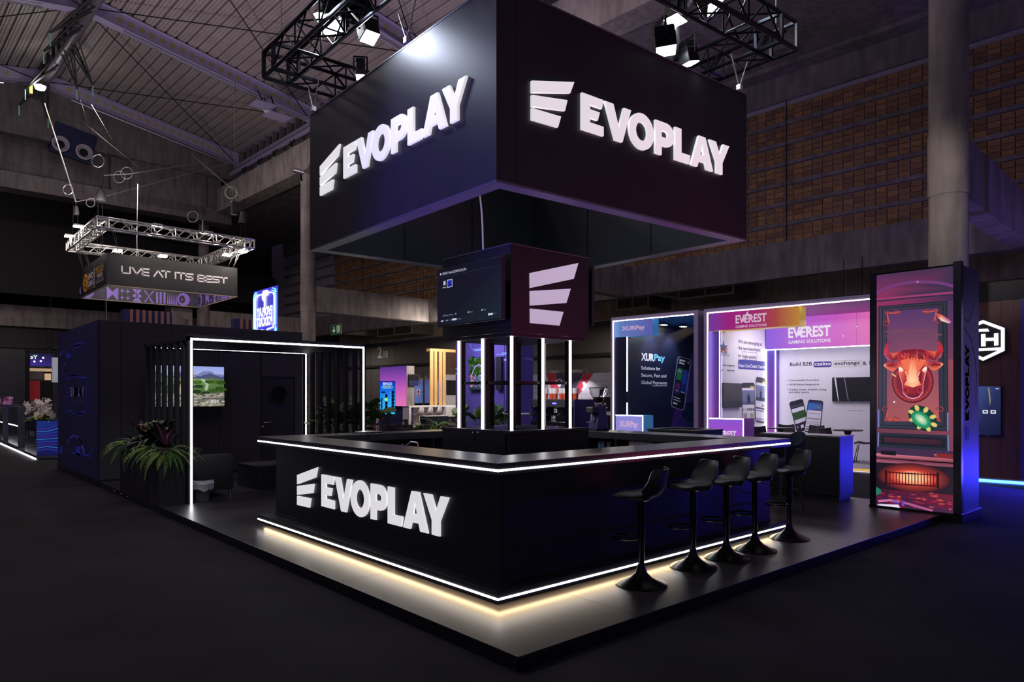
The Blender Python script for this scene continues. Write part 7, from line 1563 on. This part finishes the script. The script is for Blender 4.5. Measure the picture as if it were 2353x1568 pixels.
t = thing('far_booth', 'far red and grey booth under the screen with the white letter Y', 'stand', (xa, yq+1.2, 0)); box('red_banner', (xa, S.X(92, yq+1.2), yq+1.2, yq+1.3, S.Z(921, xa, yq+1.2), S.Z(876, xa, yq+1.2)), mat('red_banner', rgb(150, 24, 30), .6, var=.1, emit=.12), t); box('dark_wall', (S.X(92, yq+1.2)+.02, S.X(134, yq+1.2), yq+1.2, yq+1.3, 0, S.Z(876, xa, yq+1.2)), DARKV, t); box('grey_board', (xa, S.X(101, yq+1.2), yq+1.25, yq+1.35, S.Z(874, xa, yq+1.2)+.05, S.Z(854, xa, yq+1.2)), mat('grey_far_board', rgb(96, 88, 84), .6, var=.1), t); box('lit_box', (S.X(103, yq+1.3), S.X(117, yq+1.3), yq+1.3, yq+1.4, S.Z(873, xa, yq+1.2), S.Z(858, xa, yq+1.2)), mat('warm_lit_board', (.9, .6, .35), .5, var=.3, scale=3, emit=.4), t); box('lit_beam', (xa, S.X(120, yq+1.4), yq+1.4, yq+1.5, S.Z(853, xa, yq+1.2), S.Z(846, xa, yq+1.2)), MATS['warm_lit_board'], t)
t = thing('pale_pillar', 'pale lit square pillar beside the cabin edge', 'pillar', (S.X(128, yq-1), yq-1, 0)); box('shaft', (S.X(121, yq-1), S.X(136, yq-1), yq-1, yq-.7, S.Z(876, 0, yq), S.Z(813, 0, yq)), mat('pale_lit_shaft', rgb(176, 182, 196), .5, var=.05, emit=.3), t); box('lower_shaft', (S.X(121, yq-1), S.X(136, yq-1), yq-1, yq-.7, 0, S.Z(876, 0, yq)-.01), BLACKM, t)
# striped fascias above the cabin roof line
def striped(label, px0, px1, py0, py1, Y, n):
    xa, xb = S.X(px0, Y), S.X(px1, Y); xm = (xa+xb)/2; zt, zb = S.Z(py0, xm, Y), S.Z(py1, xm, Y)
    t = thing('striped_fascia', label, 'fascia', (xm, Y, zb-1)); box('backing', (xa, xb, Y, Y+.4, zb-.9, zt), mat('deep_blue_board', rgb(44, 42, 96), .6, var=.08), t)
    for k in range(n): u = xa+(xb-xa)*(k+.9)/(n+.8); w_ = (xb-xa)/(n+.8)*.45; box('stripe', (u, u+w_, Y-.05, Y, zb-.9, zt), mat('copper_slat', rgb(170, 120, 104), .5, var=.08), t)
    box('support', (xa, xb, Y+.01, Y+.39, 0, zb-.91), BLACKM, t)
striped('blue fascia with copper stripes above the cabin roof, before the hanging black sign', 285, 395, 714, 741, 22, 7)
striped('short blue fascia with copper stripes beside the neon sign', 540, 588, 734, 757, 26, 3)
# ================================================================== BLACK HANGING SIGN WITH SILVER TRUSS
VZ0, VZ1 = 5.0, 5.96
v0 = Vector(S.hit(245, 654, 'z', VZ0)); v1 = Vector(S.hit(188, 685, 'z', VZ0)); v2 = Vector(S.hit(546.5, 681.6, 'z', VZ0)); wy, wx = (v1-v0).length, (v2-v0).length
x0, y0 = v0.x, v0.y; x1, y1 = x0+wx, y0+wy
vg = thing('hanging_banner_box', 'square black hanging sign reading a white slogan under a silver truss', 'sign', ((x0+x1)/2, (y0+y1)/2, VZ0))
BAN = mat('black_banner_cloth', rgb(46, 45, 48), .5, var=.05); BTR = mat('beige_hem', rgb(180, 160, 140), .6, var=0)
for nme, b in (('banner', (x0, x1, y0, y0+.03)), ('banner', (x0, x0+.03, y0+.031, y1)), ('banner', (x0+.031, x1, y1-.03, y1)), ('banner', (x1-.03, x1, y0+.031, y1-.031))): box(nme, (*b, VZ0, VZ1), BAN, vg)
for b in ((x0, x1, y0-.004, y0+.034), (x0-.004, x0+.034, y0, y1), (x0, x1, y1-.034, y1+.004), (x1-.034, x1+.004, y0, y1)): box('hem', (*b, VZ0-.02, VZ0-.001), BTR, vg)
p = Pic((x0, y0-.003, VZ0), (1, 0, 0), (0, -1, 0), wx, VZ1-VZ0)
for k in range(60):
    u = k/60; hh_ = .5+.35*math.sin(u*3.1)**2; p.rect(u+.002, .06, u+.008, hh_, rgb(56, 55, 58))
p.up(); WHT = rgb(238, 230, 234)
def vft(px, py): q = S.hit(180+px/6.192, 580+py/6.192, 'y', y0); return q[0]-x0, q[2]-VZ0
def stroke(pts, wd=.045): p.line([vft(*q) for q in pts], wd, WHT)
for g_ in ([(620, 200), (620, 292), (716, 302)], [(737, 212), (737, 302)], [(770, 218), (830, 312), (896, 234)], [(1006, 244), (912, 236), (912, 324), (1006, 334)], [(912, 280), (1000, 290)], [(1076, 342), (1136, 262), (1200, 354)], [(1186, 266), (1306, 278)], [(1246, 272), (1246, 360)], [(1382, 286), (1382, 374)], [(1406, 290), (1516, 302)], [(1462, 296), (1462, 382)], [(1632, 316), (1530, 304), (1530, 346), (1626, 356), (1626, 396), (1526, 386)], [(1704, 324), (1704, 410), (1796, 418), (1800, 380), (1706, 368)], [(1704, 324), (1790, 334), (1796, 372)], [(1896, 346), (1816, 338), (1816, 420), (1896, 428)], [(1816, 380), (1890, 386)], [(2008, 356), (1912, 346), (1912, 384), (2002, 394), (2002, 432), (1908, 424)], [(2026, 358), (2118, 368)], [(2068, 362), (2068, 438)]): stroke(g_)
p.build('slogan', vg, PRINT)
p = Pic((x0-.003, y1, VZ0), (0, -1, 0), (-1, 0, 0), wy, VZ1-VZ0); W_, H_ = p.w, p.h
p.ell(.21*W_, .42*H_, .10*W_, .32*H_, rgb(250, 186, 40), rgb(236, 160, 40), 24).up()
for u, v in ((.19, .62), (.23, .56), (.20, .46), (.23, .38), (.19, .3), (.23, .24)): p.ell(u*W_, v*H_, .028*W_, .04*H_, rgb(40, 36, 34), None, 6)
p.text('VIVO', .31*W_, .46*H_, .30*H_, WHT, .02, fit=.22*W_).text('GAMING', .31*W_, .22*H_, .28*H_, WHT, .02, fit=.23*W_).text('LIVE CASINO', .31*W_, .12*H_, .08*H_, rgb(220, 160, 60), 0, fit=.22*W_).rect(.555, .1, .57, .75, WHT)
p.text('BEST LIVE', .62*W_, .62*H_, .14*H_, rgb(226, 170, 70), .01, fit=.28*W_).text('CASINO', .62*W_, .50*H_, .14*H_, rgb(226, 170, 70), .01, fit=.28*W_).text('WINNER', .66*W_, .36*H_, .16*H_, WHT, .02, fit=.2*W_).rect(.62, .30, .9, .31, WHT).text('GAMING AWARDS', .62*W_, .19*H_, .1*H_, WHT, 0, fit=.28*W_)
p.build('logo_print', vg, PRINT)
# patterned inner faces with the web address
LV, LD = rgb(150, 116, 220), rgb(92, 70, 160)
def inner(o, r, n, wd, url):
    p = Pic(o, r, n, wd, VZ1-VZ0); h_ = .46; u = 0; k = 0
    if url: p.text('WWW.VIVOGAMING.COM', .16*wd, .56, .16, WHT, .01, fit=.56*wd)
    R = random.Random(1 if url else 2)
    while u < wd-.3:
        w_ = .36; c = u+w_/2; g = k % 8
        if g == 0: p.ell(c, .24, .22, .24, LV, None, 20); p.up(); p.ell(c-.05, .24, .11, .15, rgb(46, 45, 48), None, 16); p.up(); p.ell(c-.05, .22, .05, .06, LD, None, 12)
        elif g == 1:
            for i in range(6):
                for j in range(7): p.rect((u+.05*i+.02)/wd, (.04+.06*j)/p.h, (u+.05*i+.045)/wd, (.06+.06*j)/p.h, LD)
        elif g == 2: p.poly([(u, .02), (u+.03, .02), (u+.18, .2), (u+.33, .02), (u+w_, .02), (u+w_, .46), (u+.33, .46), (u+.18, .3), (u+.03, .46), (u, .46)], LV, False)
        elif g == 3:
            for a in (.09, .27):
                for b in (.12, .36): p.poly([(u+a+(.085 if j % 2 == 0 else .025)*math.cos(j*math.pi/4), b+(.1 if j % 2 == 0 else .03)*math.sin(j*math.pi/4)) for j in range(8)], LV, False)
        elif g == 4: p.poly([(u+.02, .46), (u+.34, .46), (u+.2, .28), (u+.16, .28)], LV, False).poly([(u+.02, .02), (u+.34, .02), (u+.2, .18), (u+.16, .18)], LV, False).ell(u+.1, .23, .06, .06, LV, None, 10).ell(u+.26, .23, .06, .06, LV, None, 10)
        elif g == 5: p.poly([(u, .46), (u+.06, .46), (u+.2, .22), (u+.34, .02), (u+.26, .02), (u+.14, .26)], LV, False).poly([(u+.3, .46), (u+.36, .46), (u+.2, .26), (u+.06, .02), (u, .02), (u+.16, .24)], LV, False)
        elif g == 6:
            for a in (.02, .14, .27): p.rect((u+a)/wd, .02/p.h, (u+a+.07)/wd, .44/p.h, LV)
        else:
            for a in range(6): p.poly([(u+.06*a, .02), (u+.06*a+.05, .02), (u+.06*a+.025, .44)], LV, False)
        u += w_+.03; k += 1
    p.build('pattern_print', vg, PRINT)
inner((x0, y1-.034, VZ0), (1, 0, 0), (0, -1, 0), wx, True); inner((x1-.034, y1, VZ0), (0, -1, 0), (-1, 0, 0), wy, False)
# truss square above it
TZ_ = 6.58; f0 = Vector(S.hit(233, 513, 'z', TZ_)); f2 = Vector(S.hit(567, 563, 'z', TZ_)); f1 = Vector(S.hit(171, 568, 'z', TZ_)); lx_, ly_ = (f2-f0).length, (f1-f0).length
vt = thing('silver_truss', 'square silver lighting truss over the black hanging sign', 'truss', (f0.x+lx_/2, f0.y+ly_/2, TZ_)); ex_, ey_ = Vector((1, 0, 0)), Vector((0, 1, 0)); K = [f0, f0+ex_*lx_, f0+ey_*ly_, f0+ex_*lx_+ey_*ly_]; ts = .29
for a, b, sd, dd in ((K[0], K[1], ey_, ex_), (K[0], K[2], ex_, ey_), (K[1], K[3], ex_, ey_), (K[2], K[3], ey_, ex_)): truss(vt, a+dd*(ts/2), b-dd*(ts/2), ts, UU, sd, ALU, .025, .012, .29)
for c in K: corner_block(vt, c, ts, UU, ex_, ey_, ALU)
for (u, v) in ((.08, 0), (.92, 0), (.08, 1), (.92, 1), (0, .12), (0, .9), (1, .12), (1, .9), (.3, 1), (.72, 1)):
    b = Vector((x0+wx*u, y0+wy*v, VZ1)); a = f0+ex_*lx_*min(.98, max(.02, u))+ey_*ly_*min(.98, max(.02, v)); a.z = TZ_-.15
    for s in (-.05, .05): part('hanger_wire', MB().tube([tuple(b), (a.x+s, a.y+s, a.z)], .008, 4), ALU, vt)
EXPO = [(180, 520, 1.6), (159, 543, 1.6), (361, 519, 1.7), (478, 536, 1.7), (270, 577, 1.8), (374, 589, 1.8), (521, 586, 1.8), (558, 578, 1.8)]
for i, (px, py, ly) in enumerate(EXPO):
    names = ('beyond the far truss corner, upper', 'at the far truss corner, lower', 'over the near truss beam, in its middle', 'over the near truss beam, towards the neon sign', 'below the far beam, above the slogan start', 'below the far beam, above the slogan middle', 'under the side beam, inside the square', 'outside the truss corner towards the neon sign')
    base = f0+ex_*lx_*.5 if i in (2, 3) else f0+ey_*ly_*.6 if i < 2 else f0+ey_*ly_ if i in (4, 5) else f0+ex_*lx_
    zz = TZ_+(.22 if i < 4 else -.18); o = Vector(S.hit(px, py, 'z', zz)); t = thing('truss_lamp', 'warm white lamp '+names[i], 'lamp', tuple(o), 'lamps on the silver truss')
    part('housing', MB().box(o.x-.13, o.x+.13, o.y-.1, o.y+.1, o.z+.005, o.z+.05), ALU, t); part('lens', MB().box(o.x-.12, o.x+.12, o.y-.09, o.y+.09, o.z-.03, o.z+.004), LENS, t)
    tgt = min(((f0+ex_*lx_*k+ey_*ly_*m_) for k in (0, .25, .5, .75, 1) for m_ in (0, .25, .5, .75, 1) if k in (0, 1) or m_ in (0, 1)), key=lambda c: (Vector((c.x, c.y))-Vector((o.x, o.y))).length)
    part('arm', MB().tube([tuple(o+UU*.05), (tgt.x, tgt.y, TZ_+(.15 if i < 4 else -.15))], .014, 5), ALU, t)
    lamp('truss_lamp_light', 'POINT', (o.x, o.y, o.z-.08), 34, (1, .88, .74), None, .1)
# rigging: bridles, chain bags, cables, safety rings
def wire(pts, r=.008, m=ALU, label=None, name='rigging_wire'): return solo(name, MB().tube(pts, r, 5), m, label, 'wire', 'rigging over the silver truss')
def at(px, py, z): return S.hit(px, py, 'z', z)
J = {'a': at(174, 464, 8.1), 'b': at(238, 403, 9.0), 'c': at(317, 423, 8.4), 'd': at(466, 507, 7.4), 'e': at(560, 457, 8.2)}
wire([at(103, 238, 13.2), J['a']], .022, mat('bright_wire', rgb(240, 235, 225), .3, .6, var=0, emit=.05), 'bright thick wire from the oval floodlight to the far truss corner')
wire([at(160, 150, 13.5), J['b']], .006, STEELB, 'thin wire from the ridge straps to the near truss corner'); wire([at(210, 240, 12.5), J['c']], .006, STEELB, 'thin wire to the ring over the far beam'); wire([at(130, 230, 13), J['d']], .006, STEELB, 'long thin wire crossing to the hook over the near beam'); wire([at(440, 355, 12.2), J['e']], .012, ALU, 'thin wire to the chain bag near the concrete column')
wire([J['a'], at(240, 452, 8.6), at(535, 372, 12.4)], .012, ALU, 'long taut wire from the far corner ring to the eave girder'); wire([J['b'], at(300, 400, 9.0), at(520, 365, 12.3)], .010, ALU, 'thin wire from the near hoist to the eave girder')
for k, px, py, q in (('a', 156, 436, .16), ('a', 208, 466, .15), ('b', 225, 370, .2), ('b', 274, 407, .2), ('b', 291, 398, .2), ('d', 443, 498, .18), ('e', 531, 443, .2)):
    c = Vector(at(px, py, J[k][2]+.2)); rr = Vector((RX, RY, 0)); solo('wire_coil', MB().tube([tuple(c+rr*q*math.cos(j*math.pi/9)+UU*q*math.sin(j*math.pi/9)) for j in range(18)], .012, 5, True), ALU, {(156, 436): 'looped wire tail at the far truss corner wire', (208, 466): 'bright looped wire tail below the far corner ring', (225, 370): 'looped wire tail high over the near truss corner', (274, 407): 'looped wire tail beside the near hoist hook', (291, 398): 'second looped wire tail beside the near hoist hook', (443, 498): 'looped wire tail over the near truss beam', (531, 443): 'looped wire tail beside the chain bag near the concrete column'}[(px, py)], 'wire', 'rigging over the silver truss', smooth=True)
def hoist(label, j, px, py0, py1, w_):
    a = Vector(j); t = thing('chain_hoist', label, 'hoist', tuple(a)); z1 = GZf(py0, 1); d = (Vector((a.x, a.y, 0)).dot(Vector((FX, FY, 0)))); c = Vector((*G(px, d), 0)); zt, zb = GZf(py0, d), GZf(py1, d)
    rows = [[(c.x+w_*k*math.cos(i*math.pi/5), c.y+w_*k*math.sin(i*math.pi/5), z) for i in range(11)] for z, k in ((zt, .55), (zt-.05, .7), ((zt+zb)/2, .85), (zb+.04, 1), (zb, .9))]
    part('chain_bag', MB().grid(rows), RUBBER, t, smooth=True, fix=False); part('hook', MB().tube([tuple(a), (c.x, c.y, zt-.02)], .02, 6), STEELB, t); part('chain', MB().tube([(c.x+.03, c.y, zb+.3), (c.x+.06, c.y, TZ_+.15)], .012, 5), STEELB, t); part('chain', MB().tube([(c.x-.08, c.y, zb+.3), (c.x-.10, c.y, TZ_+.15)], .012, 5), STEELB, t)
hoist('black chain hoist bag over the near silver truss corner', J['b'], 232, 436, 463, .17); hoist('black chain hoist bag over the truss corner beside the concrete column', J['e'], 560, 488, 515, .17); hoist('thin black chain hoist over the far silver truss corner', J['a'], 175, 474, 494, .09)
wire([J['d'], at(466, 535, 6.7)], .03, STEELB, 'dark hook strap over the near truss beam'); wire([J['c'], at(315, 520, 7.4), at(314, 690, 5.0)], .010, ALU, 'thin cable dropping from the ring through the black sign'); wire([at(244, 690, 5.2), at(245, 745, 4.2)], .014, ALU, 'pale cable hanging below the near corner of the black sign')
X, Y, Z = at(538, 478, 7.6); t = thing('hoist_remote', 'small black hoist controller hanging beside the concrete column', 'controller', (X, Y, Z)); part('remote_body', MB().box(X-.09, X+.09, Y-.09, Y+.09, Z-.22, Z+.2), PLAST, t, bevel=.02); part('cable', MB().tube([(X, Y, Z+.2), (X+.05, Y+.05, Z+4)], .01, 5), PLAST, t)
X, Y, Z = S.hit(690, 394, 'y', 27.0); t = thing('security_camera', 'small pale security camera on the roof beam beside the sign box', 'camera', (X, Y, Z)); part('camera_body', MB().cyl((X-.3, Y, Z), (X+.1, Y-.1, Z-.05), .1, n=10), ALU, t, smooth=True); part('bracket', MB().tube([(X, Y, Z), (X+.2, Y+.3, Z-.25), (X+.35, Y+.8, Z+.3)], .04, 6), STEELB, t)
